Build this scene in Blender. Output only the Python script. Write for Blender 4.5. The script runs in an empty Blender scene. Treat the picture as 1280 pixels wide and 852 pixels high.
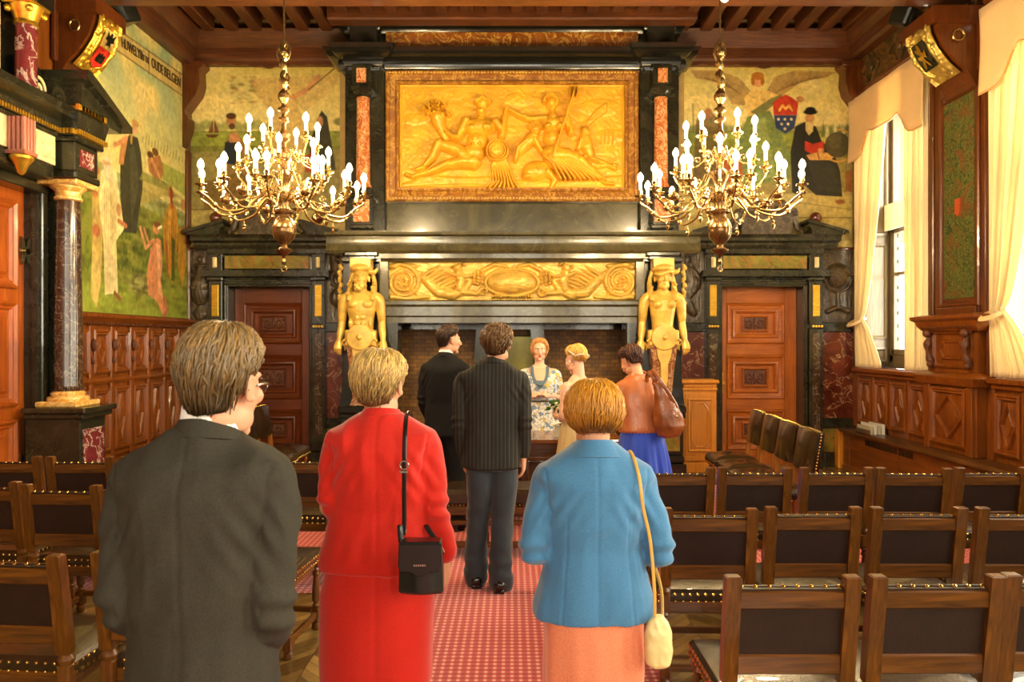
import bpy, bmesh, math, random
import numpy as np
from mathutils import Vector, Matrix, noise
from math import pi, sin, cos, radians, sqrt, atan2
random.seed(7); RNG = np.random.RandomState(5)
SC = bpy.context.scene
COL = SC.collection
# ---------------------------------------------------------------- camera, world, lights, exposure
EYE = 1.70; FPX = 900.0
cam_d = bpy.data.cameras.new('camera'); cam = bpy.data.objects.new('camera', cam_d); COL.objects.link(cam)
cam_d.sensor_width = 36; cam_d.lens = 36*FPX/1280; cam_d.clip_start = .05; cam_d.clip_end = 200
cam.location = (0, 0, EYE); cam.rotation_euler = (pi/2, 0, 0)
cam_d.dof.use_dof = True; cam_d.dof.focus_distance = 3.6; cam_d.dof.aperture_fstop = 5.6
SC.camera = cam
SC.view_settings.view_transform = 'Standard'; SC.view_settings.look = 'None'
SC.view_settings.exposure = 0.62; SC.view_settings.gamma = 1; SC.view_settings.use_curve_mapping = False
SC.cycles.use_denoising = True
SC.cycles.max_bounces = 7; SC.cycles.diffuse_bounces = 4; SC.cycles.glossy_bounces = 4
SC.cycles.transparent_max_bounces = 10; SC.cycles.transmission_bounces = 5
SC.cycles.caustics_reflective = False; SC.cycles.caustics_refractive = False
SC.cycles.sample_clamp_indirect = 6
w = bpy.data.worlds.new('world'); SC.world = w; w.use_nodes = True
bgn = w.node_tree.nodes['Background']; bgn.inputs[0].default_value = (1, .97, .92, 1); bgn.inputs[1].default_value = 3.0
def area(name, loc, rot, sx, sy, power, colr):
    l = bpy.data.lights.new(name, 'AREA'); l.shape = 'RECTANGLE'; l.size = sx; l.size_y = sy
    l.energy = power; l.color = colr
    o = bpy.data.objects.new(name, l); o.location = loc; o.rotation_euler = rot; COL.objects.link(o); return o
DAY = (1.0, .90, .68)
WINS = [(7.99, 9.62), (5.28, 6.91), (2.57, 4.20), (-.14, 1.49), (-2.85, -1.22)]
for i, (a, b) in enumerate(WINS):                 # daylight entering through each window of the right wall
    area('window_daylight', (5.45, (a+b)/2, 3.1), (0, pi/2, 0), 3.2, b-a-.1, 340 if i else 230, DAY)
for xx in (-2.6, .15, 2.9):                       # added fill from behind the camera, through made-up rear windows
    area('rear_fill_light', (xx, -4.45, 3.2), (pi/2, 0, 0), 1.7, 3.3, 130, (1, .86, .62))
BULB_W = 34.0
# ---------------------------------------------------------------- helpers
YW = 9.75; XL = -4.38; XR = 4.66
def PX(px, Y): return (px-640.0)*Y/FPX
def PZ(py, Y): return EYE-(py-426.0)*Y/FPX
def link(o, parent=None):
    COL.objects.link(o)
    if parent is not None: o.parent = parent
    return o
def tag(o, label=None, cat=None, group=None, kind=None):
    if label: o['label'] = label
    if cat: o['category'] = cat
    if group: o['group'] = group
    if kind: o['kind'] = kind
    return o
def empty(name, loc=(0, 0, 0), rz=0, label=None, cat=None, group=None, kind=None):
    o = bpy.data.objects.new(name, None); o.location = loc; o.rotation_euler = (0, 0, rz); o.empty_display_size = .1
    link(o); return tag(o, label, cat, group, kind)
def copy_tree(o, parent=None):
    c = o.copy(); COL.objects.link(c)
    if parent is not None: c.parent = parent
    for ch in list(o.children): copy_tree(ch, c)
    return c
class MB:
    def __init__(s): s.v = []; s.f = []; s.mi = []; s.M = None; s.cm = 0
    def add(s, vs, fs):
        n = len(s.v)
        if s.M is not None: vs = [tuple(s.M @ Vector(p)) for p in vs]
        s.v.extend([tuple(map(float, p)) for p in vs]); s.f.extend([tuple(n+i for i in f) for f in fs]); s.mi.extend([s.cm]*len(fs)); return s
    def box(s, x0, x1, y0, y1, z0, z1, b=0.0):
        if x0 > x1: x0, x1 = x1, x0
        if y0 > y1: y0, y1 = y1, y0
        if z0 > z1: z0, z1 = z1, z0
        b = min(b, (x1-x0)*.45, (y1-y0)*.45, (z1-z0)*.45)
        if b <= 0:
            return s.add([(x0,y0,z0),(x1,y0,z0),(x1,y1,z0),(x0,y1,z0),(x0,y0,z1),(x1,y0,z1),(x1,y1,z1),(x0,y1,z1)],
                         [(0,3,2,1),(4,5,6,7),(0,1,5,4),(1,2,6,5),(2,3,7,6),(3,0,4,7)])
        vs = []; idx = {}
        for i, (x, sx) in enumerate(((x0, 1), (x1, -1))):
            for j, (y, sy) in enumerate(((y0, 1), (y1, -1))):
                for k, (z, sz) in enumerate(((z0, 1), (z1, -1))):
                    idx[i,j,k] = len(vs)
                    vs += [(x, y+sy*b, z+sz*b), (x+sx*b, y, z+sz*b), (x+sx*b, y+sy*b, z)]
        fs = []
        for i in (0, 1):
            q = [idx[i,0,0], idx[i,1,0], idx[i,1,1], idx[i,0,1]]; fs.append(tuple(q) if i else tuple(q[::-1]))
            q = [idx[0,i,0]+1, idx[1,i,0]+1, idx[1,i,1]+1, idx[0,i,1]+1]; fs.append(tuple(q[::-1]) if i else tuple(q))
            q = [idx[0,0,i]+2, idx[1,0,i]+2, idx[1,1,i]+2, idx[0,1,i]+2]; fs.append(tuple(q) if i else tuple(q[::-1]))
        for i in (0, 1):
            for j in (0, 1):
                q = (idx[i,j,0], idx[i,j,0]+1, idx[i,j,1]+1, idx[i,j,1]); fs.append(q)
                q = (idx[i,0,j], idx[i,0,j]+2, idx[i,1,j]+2, idx[i,1,j]); fs.append(q)
                q = (idx[0,i,j]+1, idx[0,i,j]+2, idx[1,i,j]+2, idx[1,i,j]+1); fs.append(q)
        for k in idx.values(): fs.append((k, k+1, k+2))
        return s.add(vs, fs)
    def rings(s, rings, cap=True, closed=True):
        n = len(rings[0]); vs = [p for r in rings for p in r]; fs = []
        for i in range(len(rings)-1):
            for j in range(n if closed else n-1):
                k = (j+1) % n
                fs.append((i*n+j, i*n+k, (i+1)*n+k, (i+1)*n+j))
        if cap and closed:
            fs.append(tuple(range(n-1, -1, -1))); fs.append(tuple((len(rings)-1)*n+j for j in range(n)))
        return s.add(vs, fs)
    def lathe(s, c, prof, n=16, axis='z'):
        R = []
        for r, h in prof:
            ring = []
            for j in range(n):
                a = 2*pi*j/n; x, y = max(r, .0003)*cos(a), max(r, .0003)*sin(a)
                if axis == 'z': ring.append((c[0]+x, c[1]+y, c[2]+h))
                elif axis == 'x': ring.append((c[0]+h, c[1]+x, c[2]+y))
                else: ring.append((c[0]+y, c[1]+h, c[2]+x))
            R.append(ring)
        return s.rings(R)
    def tube(s, pts, rad, n=8, flat=1.0, up=None):
        pts = [Vector(p) for p in pts]
        if not hasattr(rad, '__len__'): rad = [rad]*len(pts)
        t = (pts[1]-pts[0]).normalized()
        ref = Vector(up) if up else (Vector((0, 0, 1)) if abs(t.z) < .9 else Vector((0, 1, 0)))
        a = t.cross(ref).normalized(); R = []
        for i, p in enumerate(pts):
            t = (pts[min(i+1, len(pts)-1)]-pts[max(i-1, 0)]).normalized()
            a = (a-t*a.dot(t)).normalized(); b = t.cross(a)
            R.append([tuple(p+(a*cos(2*pi*j/n)+b*sin(2*pi*j/n)*flat)*rad[i]) for j in range(n)])
        return s.rings(R)
    def sphere(s, c, r, n=12, m=8, sq=(1, 1, 1), R=None):
        rings = []
        for i in range(m+1):
            th = pi*i/m; rr = max(sin(th), .002)
            ring = []
            for j in range(n):
                v = Vector((rr*cos(2*pi*j/n)*r*sq[0], rr*sin(2*pi*j/n)*r*sq[1], -cos(th)*r*sq[2]))
                if R is not None: v = R @ v
                ring.append((c[0]+v.x, c[1]+v.y, c[2]+v.z))
            rings.append(ring)
        return s.rings(rings)
    def prism(s, poly, axis, a, b):
        def mk(p, t): return {'x': (t, p[0], p[1]), 'y': (p[0], t, p[1]), 'z': (p[0], p[1], t)}[axis]
        return s.rings([[mk(p, a) for p in poly], [mk(p, b) for p in poly]])
    def sweep(s, path, prof, closed=False):
        """moulding: profile (out, z) swept along plan polyline path; 'out' is to the right of travel"""
        P = [Vector(p) for p in path]; n = len(P); R = []
        for i in range(n):
            d0 = (P[i]-P[i-1]).normalized() if (i > 0 or closed) else (P[1]-P[0]).normalized()
            d1 = (P[(i+1) % n]-P[i]).normalized() if (i < n-1 or closed) else d0
            n0 = Vector((d0.y, -d0.x)); n1 = Vector((d1.y, -d1.x)); m = (n0+n1)
            m = m/ max(m.length_squared, 1e-6)*2
            R.append([(P[i].x+m.x*o, P[i].y+m.y*o, z) for o, z in prof])
        if closed: R.append(R[0])
        return s.rings(R, cap=not closed)
    def frame(s, u0, u1, v0, v1, prof, f):
        """rectangular picture-frame moulding. prof=(inset from outer edge, height); f(u,v,h)->xyz"""
        R = []
        for (cu, cv, su, sv) in ((u0, v0, 1, 1), (u1, v0, -1, 1), (u1, v1, -1, -1), (u0, v1, 1, -1), (u0, v0, 1, 1)):
            R.append([f(cu+su*i, cv+sv*i, h) for i, h in prof])
        return s.rings(R, cap=False)
    def build(s, name, mats, parent=None, smooth=32, loc=None):
        me = bpy.data.meshes.new(name); me.from_pydata(s.v, [], s.f)
        if not isinstance(mats, (list, tuple)): mats = [mats]
        for m in mats: me.materials.append(m)
        if len(mats) > 1: me.polygons.foreach_set('material_index', s.mi)
        bm = bmesh.new(); bm.from_mesh(me); bmesh.ops.recalc_face_normals(bm, faces=bm.faces); bm.to_mesh(me); bm.free()
        if smooth:
            me.shade_smooth(); me.set_sharp_from_angle(angle=radians(smooth))
        me.validate(); me.update()
        o = bpy.data.objects.new(name, me)
        if loc: o.location = loc
        return link(o, parent)
def set_col(me, arr):
    a = me.color_attributes.new('Col', 'FLOAT_COLOR', 'POINT')
    c = np.ones((len(me.vertices), 4), 'f'); c[:, :3] = arr; a.data.foreach_set('color', c.ravel())
# ---------------------------------------------------------------- materials
MATS = {}
def srgb(h):
    h = h.lstrip('#'); c = [int(h[i:i+2], 16)/255 for i in (0, 2, 4)]
    return tuple((x/12.92 if x <= .04045 else ((x+.055)/1.055)**2.4) for x in c)
class Nt:
    def __init__(s, name):
        s.m = bpy.data.materials.new(name); s.m.use_nodes = True; s.t = s.m.node_tree; s.t.nodes.clear()
        s.out = s.n('ShaderNodeOutputMaterial'); s.p = s.n('ShaderNodeBsdfPrincipled'); s.t.links.new(s.p.outputs[0], s.out.inputs[0])
    def n(s, ty, **kw):
        x = s.t.nodes.new(ty)
        for k, v in kw.items(): setattr(x, k, v)
        return x
    def l(s, a, b): s.t.links.new(a, b)
    def set(s, n, k, v):
        n.inputs[k].default_value = v
    def coord(s, scale=(1, 1, 1), rot=(0, 0, 0), src='Object'):
        c = s.n('ShaderNodeTexCoord'); m = s.n('ShaderNodeMapping'); s.l(c.outputs[src], m.inputs[0])
        m.inputs['Scale'].default_value = scale; m.inputs['Rotation'].default_value = rot; return m.outputs[0]
    def noise(s, vec, sc, det=4, rough=.55, dist=0):
        x = s.n('ShaderNodeTexNoise'); s.l(vec, x.inputs['Vector']); x.inputs['Scale'].default_value = sc
        x.inputs['Detail'].default_value = det; x.inputs['Roughness'].default_value = rough; x.inputs['Distortion'].default_value = dist; return x
    def ramp(s, fac, stops, interp='LINEAR'):
        r = s.n('ShaderNodeValToRGB'); s.l(fac, r.inputs[0]); e = r.color_ramp.elements; r.color_ramp.interpolation = interp
        while len(e) < len(stops): e.new(.5)
        for i, (p, c) in enumerate(stops):
            e[i].position = p; e[i].color = (*c, 1) if len(c) == 3 else c
        return r.outputs[0]
    def mix(s, f, a, b, mode='MIX'):
        x = s.n('ShaderNodeMix', data_type='RGBA', blend_type=mode)
        for k, v in ((0, f), (6, a), (7, b)):
            if isinstance(v, (float, int)): x.inputs[k].default_value = v
            elif isinstance(v, tuple): x.inputs[k].default_value = (*v, 1)
            else: s.l(v, x.inputs[k])
        return x.outputs[2]
    def bump(s, h, st, dist=.01):
        b = s.n('ShaderNodeBump'); s.l(h, b.inputs['Height']); b.inputs['Strength'].default_value = st; b.inputs['Distance'].default_value = dist
        s.l(b.outputs[0], s.p.inputs['Normal'])
    def col(s, c):
        if isinstance(c, tuple): s.p.inputs['Base Color'].default_value = (*c, 1)
        else: s.l(c, s.p.inputs['Base Color'])
    def pr(s, rough=.5, metal=0, spec=.5, coat=0, sheen=0):
        s.p.inputs['Roughness'].default_value = rough; s.p.inputs['Metallic'].default_value = metal
        s.p.inputs['Specular IOR Level'].default_value = spec; s.p.inputs['Coat Weight'].default_value = coat; s.p.inputs['Sheen Weight'].default_value = sheen
def C(c): return srgb(c) if isinstance(c, str) else c
def m_plain(name, c, rough=.5, metal=0, spec=.5, var=.12, sc=8, bump=0, coat=0, sheen=0, bsc=60):
    t = Nt(name); c = C(c); v = t.coord(); n = t.noise(v, sc, 3)
    d = tuple(x*(1-var) for x in c); b = tuple(min(1, x*(1+var)) for x in c)
    t.col(t.ramp(n.outputs[0], [(.3, d), (.7, b)])); t.pr(rough, metal, spec, coat, sheen)
    if bump:
        n2 = t.noise(v, bsc, 4); t.bump(n2.outputs[0], bump)
    MATS[name] = t.m; return t.m
def m_wood(name, dark, light, axis='z', rough=.35, sc=1.0, coat=.15):
    t = Nt(name); s = {'x': (.6, 9, 9), 'y': (9, .6, 9), 'z': (9, 9, .6)}[axis]; s = tuple(k*sc for k in s)
    v = t.coord(s); n = t.noise(v, 3.0, 6, .62, 1.2); n2 = t.noise(t.coord(), 1.7, 3)
    c = t.ramp(n.outputs[0], [(.30, C(dark)), (.55, tuple((a+b)/2 for a, b in zip(C(dark), C(light)))), (.72, C(light))])
    c2 = t.ramp(n2.outputs[0], [(.3, (.72, .70, .68)), (.7, (1.1, 1.08, 1.05))])
    t.col(t.mix(1.0, c, c2, 'MULTIPLY')); t.pr(rough, 0, .5, coat); t.bump(n.outputs[0], .15, .004)
    MATS[name] = t.m; return t.m
def m_marble(name, base, mid, vein, sc=3, vw=.03, rough=.18, amt=1.0, dist=1.6):
    t = Nt(name); v = t.coord(); n = t.noise(v, sc, 7, .6, dist); n2 = t.noise(v, sc*.8, 5, .6, dist*1.5); 
    c = t.ramp(n2.outputs[0], [(.3, C(base)), (.68, C(mid))])
    f = t.ramp(n.outputs[0], [(.5-vw, (0, 0, 0)), (.5, (amt, amt, amt)), (.5+vw, (0, 0, 0))])
    t.col(t.mix(f, c, C(vein))); t.pr(rough, 0, .5, .2); MATS[name] = t.m; return t.m
M_BLACK = m_marble('black_marble', '#1c1b12', '#34322220'[:7], '#6c684c', 2.2, .006, .2, .35)
M_BLACKP = m_plain('black_polished_stone', '#1b1b14', .22, 0, .6, .3, 3, coat=.3)
M_RED = m_marble('red_marble', '#3e1409', '#72301a', '#d2a878', 3.5, .010, .25, .8, .9)
M_ROSE = m_marble('rose_marble', '#a04a28', '#d0813f', '#f4cf9a', 9, .04, .22, .9)
M_WINE = m_marble('wine_white_marble', '#5a1d22', '#7c3434', '#ddc9b4', 6, .028, .22, .9, 1.0)
M_GREENM = m_marble('green_onyx', '#565018', '#8c7e32', '#a85f2c', 3.2, .03, .25, .8)
M_OCHREM = m_marble('ochre_marble', '#7c4418', '#a8662a', '#ebbd58', 4.5, .03, .22, .9)
M_DKVAR = m_marble('dark_breccia', '#2a1c12', '#4c3320', '#a89a7c', 7, .014, .15, .7, 1.2)
M_GREYREL = m_marble('brown_grey_stone', '#2e2418', '#52442e', '#7c6a4c', 4, .03, .45, .6)
M_WHITEST = m_plain('cream_carved_stone', '#d9c896', .5, bump=.5, bsc=40)
M_GILT = m_plain('gilded_stone', '#dcb452', .32, .12, .6, .25, 9, bump=.06, bsc=30)
M_GILT2 = m_plain('gilded_relief', '#e6ae2c', .36, .08, .5, .22, 5, bump=.06, bsc=45)
M_GOLD = m_plain('gold_leaf', '#e2b23c', .28, .8, .5, .15, 20)
M_BRASS = m_plain('old_brass', '#9a8050', .25, .9, .5, .25, 12)
M_BRONZE = m_plain('brown_bronze', '#6e5230', .22, .75, .5, .25, 12)
M_SILVER = m_plain('brushed_silver', '#c8c8c4', .25, .95, .5, .05, 20)
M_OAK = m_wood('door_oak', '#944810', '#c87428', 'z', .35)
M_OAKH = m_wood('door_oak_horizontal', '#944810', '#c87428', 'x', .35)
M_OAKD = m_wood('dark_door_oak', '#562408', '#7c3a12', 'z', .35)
M_PANEL = m_wood('wainscot_oak', '#64300a', '#9c5818', 'z', .33)
M_PANELY = m_wood('wainscot_oak_long', '#5c2e0c', '#92541c', 'y', .33)
M_CARVE = m_plain('carved_oak', '#5c3218', .5, var=.35, sc=30, bump=.6, bsc=40)
M_BEAM = m_wood('beam_oak', '#40200c', '#70401c', 'y', .45)
M_BEAMX = m_wood('cross_beam_oak', '#44220c', '#784420', 'x', .45)
M_PALE = m_wood('pale_cabinet_oak', '#b8701e', '#d99534', 'z', .38)
M_CHAIRW = m_wood('chair_oak', '#442408', '#885216', 'z', .32, 1.5, .3)
M_CHAIRX = m_wood('chair_oak_rail', '#442408', '#885216', 'x', .32, 1.5, .3)
M_LEATHER = m_plain('dark_leather', '#26120a', .42, 0, .5, .25, 14, bump=.25, bsc=160, coat=.05)
M_LEATHER2 = m_plain('seat_leather', '#30200f', .26, 0, .6, .25, 9, bump=.12, bsc=120, coat=.3)
M_STUD = m_plain('brass_stud', '#e0b860', .18, 1.0, .5, .05, 20)
M_CREAMST = m_plain('cream_stone', '#e3cd92', .4, var=.08)
M_YELST = m_marble('yellow_stone', '#c8882e', '#e2b258', '#f2d690', 8, .05, .3)
# translucent curtain cloth
def m_cloth(name, c, rough=.8, trans=0.0, weave=400, bump=.1, var=.05, sheen=.2):
    t = Nt(name); v = t.coord(); n = t.noise(v, 5, 3); c = C(c)
    n2 = t.noise(v, weave, 2); g = t.ramp(n2.outputs[0], [(.35, (.78, .78, .78)), (.65, (1.12, 1.12, 1.12))])
    t.col(t.mix(1.0, t.ramp(n.outputs[0], [(.3, tuple(x*(1-var) for x in c)), (.7, tuple(min(1, x*(1+var)) for x in c))]), g, 'MULTIPLY')); t.pr(rough, 0, .25, 0, sheen)
    t.bump(n2.outputs[0], bump, .002)
    if trans:
        tr = t.n('ShaderNodeBsdfTranslucent'); tr.inputs[0].default_value = (*c, 1); mx = t.n('ShaderNodeMixShader'); mx.inputs[0].default_value = trans
        t.l(t.p.outputs[0], mx.inputs[1]); t.l(tr.outputs[0], mx.inputs[2]); t.l(mx.outputs[0], t.out.inputs[0])
    MATS[name] = t.m; return t.m
M_CURT = m_cloth('cream_curtain', '#f2e2bc', .8, .35)
M_VAL = m_cloth('peach_valance', '#f8d9a0', .8, .25)
def m_emit(name, c, s, sample=False):
    t = Nt(name); t.p.inputs['Base Color'].default_value = (*C(c), 1); t.p.inputs['Emission Color'].default_value = (*C(c), 1); t.p.inputs['Emission Strength'].default_value = s
    if not sample: t.m.cycles.emission_sampling = 'NONE'
    MATS[name] = t.m; return t.m
M_BULB = m_emit('candle_bulb', '#ffe9b0', 26)
M_CANDLE = m_emit('glowing_candle_tube', '#ffeab8', 1.6)
def m_attr(name, rough=.55, bump=.15, bsc=60, spec=.4):
    t = Nt(name); a = t.n('ShaderNodeVertexColor'); a.layer_name = 'Col'; t.l(a.outputs[0], t.p.inputs['Base Color']); t.pr(rough, 0, spec)
    n = t.noise(t.coord(), bsc, 3); t.bump(n.outputs[0], bump, .002); MATS[name] = t.m; return t.m
M_PAINT = m_attr('oil_paint', .42, .25, 50)
def m_glass(name):
    t = Nt(name); tr = t.n('ShaderNodeBsdfTransparent'); tr.inputs[0].default_value = (.97, .98, .97, 1); g = t.n('ShaderNodeBsdfGlossy'); g.inputs['Roughness'].default_value = .03
    mx = t.n('ShaderNodeMixShader'); mx.inputs[0].default_value = .07; t.l(tr.outputs[0], mx.inputs[1]); t.l(g.outputs[0], mx.inputs[2]); t.l(mx.outputs[0], t.out.inputs[0]); return t.m
M_GLASS = m_glass('window_glass')
# ================================================================ ROOM SHELL
def m_floor():
    t = Nt('chevron_parquet'); c = t.n('ShaderNodeTexCoord'); sp = t.n('ShaderNodeSeparateXYZ'); t.l(c.outputs['Object'], sp.inputs[0])
    def M(op, a, b=None):
        x = t.n('ShaderNodeMath', operation=op)
        for i, v in enumerate((a, b)):
            if v is None: continue
            if isinstance(v, (int, float)): x.inputs[i].default_value = v
            else: t.l(v, x.inputs[i])
        return x.outputs[0]
    u = M('MULTIPLY', sp.outputs[0], 1/.36); fl = M('FLOOR', u); fr = M('FRACT', u); tri = M('ABSOLUTE', M('SUBTRACT', M('FRACT', M('MULTIPLY', u, .5)), .5))
    yy = M('ADD', sp.outputs[1], M('MULTIPLY', tri, .72)); vv = M('MULTIPLY', yy, 1/.085); pl = M('FLOOR', vv); pf = M('FRACT', vv)
    cb = t.n('ShaderNodeCombineXYZ'); t.l(fl, cb.inputs[0]); t.l(pl, cb.inputs[1]); wn = t.n('ShaderNodeTexWhiteNoise'); t.l(cb.outputs[0], wn.inputs[0])
    n = t.noise(t.coord((9, 9, 9)), 1.4, 6, .6, 1.5)
    base = t.ramp(wn.outputs[0], [(0, C('#6c5228')), (.5, C('#8d6f3a')), (1, C('#ab8a4e'))])
    g = t.ramp(n.outputs[0], [(.3, (.7, .68, .62)), (.7, (1.1, 1.1, 1.05))]); col = t.mix(1.0, base, g, 'MULTIPLY')
    e1 = M('LESS_THAN', pf, .05); e2 = M('LESS_THAN', fr, .012); e = M('MAXIMUM', e1, e2)
    t.col(t.mix(e, col, C('#33240f'))); t.pr(.28, 0, .5, .2); return t.m
def m_carpet():
    t = Nt('red_patterned_carpet'); c = t.n('ShaderNodeTexCoord'); sp = t.n('ShaderNodeSeparateXYZ'); t.l(c.outputs['Object'], sp.inputs[0])
    def M(op, a, b=None):
        x = t.n('ShaderNodeMath', operation=op)
        for i, v in enumerate((a, b)):
            if v is None: continue
            if isinstance(v, (int, float)): x.inputs[i].default_value = v
            else: t.l(v, x.inputs[i])
        return x.outputs[0]
    k = 2*pi/.045
    sx = M('COSINE', M('MULTIPLY', sp.outputs[0], k)); sy = M('COSINE', M('MULTIPLY', sp.outputs[1], k)); s = M('ADD', sx, sy)
    dot = M('GREATER_THAN', s, 1.05); dot2 = M('LESS_THAN', s, -1.25); lat = M('LESS_THAN', M('ABSOLUTE', s), .22)
    n = t.noise(t.coord(), 260, 2); base = t.ramp(n.outputs[0], [(.3, C('#9a1a16')), (.7, C('#be2a22'))])
    c1 = t.mix(M('MULTIPLY', lat, .35), base, C('#d08878')); c2 = t.mix(M('MULTIPLY', dot, .8), c1, C('#e0b09c')); c3 = t.mix(M('MULTIPLY', dot2, .6), c2, C('#6e1f30'))
    t.col(c3); t.pr(.95, 0, .1, 0, .3); t.bump(n.outputs[0], .4, .004); return t.m
b = MB(); b.box(-4.9, 5.6, -4.3, 10.6, -.12, 0); fl = b.build('floor', m_floor(), smooth=0); tag(fl, kind='structure')
M_CARPET = m_carpet()
b = MB(); b.box(-3.75, 3.95, 4.85, 8.85, 0, .005, .002); tag(b.build('carpet', M_CARPET), 'red patterned carpet lying across the hall before the fireplace', 'carpet')
b = MB(); b.box(-.95, .80, -3.5, 4.84, 0, .005, .002); tag(b.build('carpet_runner', M_CARPET), 'red patterned aisle runner between the left and right chairs', 'carpet')
# --- ceiling
M_CEIL = m_wood('ceiling_boards', '#2c1308', '#4c2410', 'y', .5)
b = MB(); b.box(-4.9, 5.6, -4.3, 10.6, 6.05, 6.2); tag(b.build('ceiling', M_CEIL, smooth=0), kind='structure')
CH = bpy.data.objects['ceiling']
for i in range(29):
    x = -4.28+i*.31
    if x > 4.6: break
    b = MB(); y1 = 9.45 if abs(x) > 2.15 else 8.95
    b.box(x-.075, x+.075, -4.1, y1, 5.76, 6.04, .012); b.build('joist', M_BEAM, CH)
for y in (-3.0, .5, 3.95, 7.22):
    b = MB(); b.prism([(y-.18, 5.14), (y+.18, 5.14), (y+.18, 5.20), (y+.15, 5.24), (y+.15, 5.66), (y+.20, 5.72), (y+.20, 5.80), (y-.20, 5.80), (y-.20, 5.72), (y-.15, 5.66), (y-.15, 5.24), (y-.18, 5.20)], 'x', XL, XR)
    b.build('cross_beam', M_BEAMX, CH)
# wall plates and trimmers
b = MB()
b.prism([(9.75, 5.40), (9.62, 5.40), (9.58, 5.46), (9.58, 5.60), (9.50, 5.68), (9.44, 5.80), (9.75, 5.80)], 'x', XL, -2.14)
b.prism([(9.75, 5.40), (9.62, 5.40), (9.58, 5.46), (9.58, 5.60), (9.50, 5.68), (9.44, 5.80), (9.75, 5.80)], 'x', 2.14, XR)
tag(b.build('trim_1', M_BEAMX), kind='structure')
b = MB(); b.box(-2.3, 2.3, 8.9, 9.12, 5.68, 5.90, .02); tag(b.build('trim_2', M_BEAMX), kind='structure')
b = MB(); b.prism([(XL, 5.36), (XL+.14, 5.36), (XL+.17, 5.42), (XL+.17, 5.60), (XL+.25, 5.68), (XL+.28, 5.80), (XL, 5.80)], 'y', -4, 9.75); tag(b.build('trim_3', M_BEAM), kind='structure')
b = MB(); b.prism([(XR, 5.44), (XR-.14, 5.44), (XR-.17, 5.48), (XR-.17, 5.62), (XR-.25, 5.68), (XR-.28, 5.80), (XR, 5.80)], 'y', -4, 9.75); tag(b.build('trim_4', M_BEAM), kind='structure')
# scalloped valance of the back-wall beams
for k, (xa, xb) in enumerate(((-4.2, -2.3), (2.3, 4.45))):
    b = MB(); P = [(xa, 5.47)]
    for i in range(41):
        u = i/40; x = xa+(xb-xa)*u; P.append((x, 5.40-.025*abs(sin(u*pi*9))-.035*math.exp(-((u-.5)/.12)**2)))
    P.append((xb, 5.47)); b.prism(P, 'y', 9.60, 9.635); tag(b.build('trim_%d' % (5+k), M_BEAMX), kind='structure')
# --- walls
M_WALLW = m_plain('aged_warm_plaster', '#a98a52', .7)
b = MB(); b.box(-4.9, -2.2, YW, YW+.12, 3.05, 6.05); b.box(2.2, 5.6, YW, YW+.12, 3.05, 6.05)
b.box(-4.9, 5.6, 10.5, 10.6, 0, 6.05); b.box(-2.3, 2.3, 9.62, 9.74, 2.7, 6.05)
# dado level stone between openings
DOORS = ((-3.28, -1), (3.36, 1))
wb = b.build('wall_back', M_WALLW, smooth=0); tag(wb, kind='structure')
def stone_strip(x0, x1, rel=True):
    Y = YW
    q = MB(); q.box(x0, x1, Y, Y+.2, 2.56-.62, 3.06); q.build('stone_relief_course', M_GREYREL, wb)
    q = MB(); q.box(x0, x1, Y-.03, Y+.2, 1.82, 1.95, .01); q.box(x0, x1, Y-.02, Y+.2, .52, .66, .01); q.box(x0, x1, Y-.03, Y+.2, 0, .2, .01); q.build('black_course', M_BLACK, wb)
    q = MB(); q.box(x0, x1, Y, Y+.2, .66, 1.82); q.build('red_marble_panel', M_RED, wb)
    q = MB(); q.box(x0, x1, Y, Y+.2, .2, .52); q.build('green_marble_block', M_GREENM, wb)
for x0, x1 in ((XL-.1, -4.03), (-2.52, -1.85), (1.85, 2.62), (4.13, XR+.1)): stone_strip(x0, x1)
b = MB()
def wall_y(b, xa, xb, holes, y0=-4.2, y1=10.5):
    y = y0
    for (ya, yb, za, zb) in sorted(holes):
        b.box(xa, xb, y, ya, 0, 6.05); b.box(xa, xb, ya, yb, 0, za) if za > 0 else None; b.box(xa, xb, ya, yb, zb, 6.05); y = yb
    b.box(xa, xb, y, y1, 0, 6.05)
wall_y(b, XL-.14, XL, [(5.15, 6.60, 0, 3.06)]); b.box(XL-.5, XL-.35, 5, 6.8, 0, 3.3); tag(b.build('wall_left', M_PANEL, smooth=0), kind='structure')
b = MB(); wall_y(b, XR, XR+.48, [(a, c, 1.30, 4.87) for a, c in WINS]); tag(b.build('wall_right', M_PANEL, smooth=0), kind='structure')
b = MB(); xs = [-4.9, -3.45, -1.75, -.7, 1.0, 2.05, 3.75, 5.6]
for i in range(0, 7, 2): b.box(xs[i], xs[i+1], -4.3, -4.1, 0, 6.05)
for i in (1, 3, 5): b.box(xs[i], xs[i+1], -4.3, -4.1, 0, 1.5); b.box(xs[i], xs[i+1], -4.3, -4.1, 4.9, 6.05)
tag(b.build('wall_rear', M_PANEL, smooth=0), kind='structure')
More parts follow.
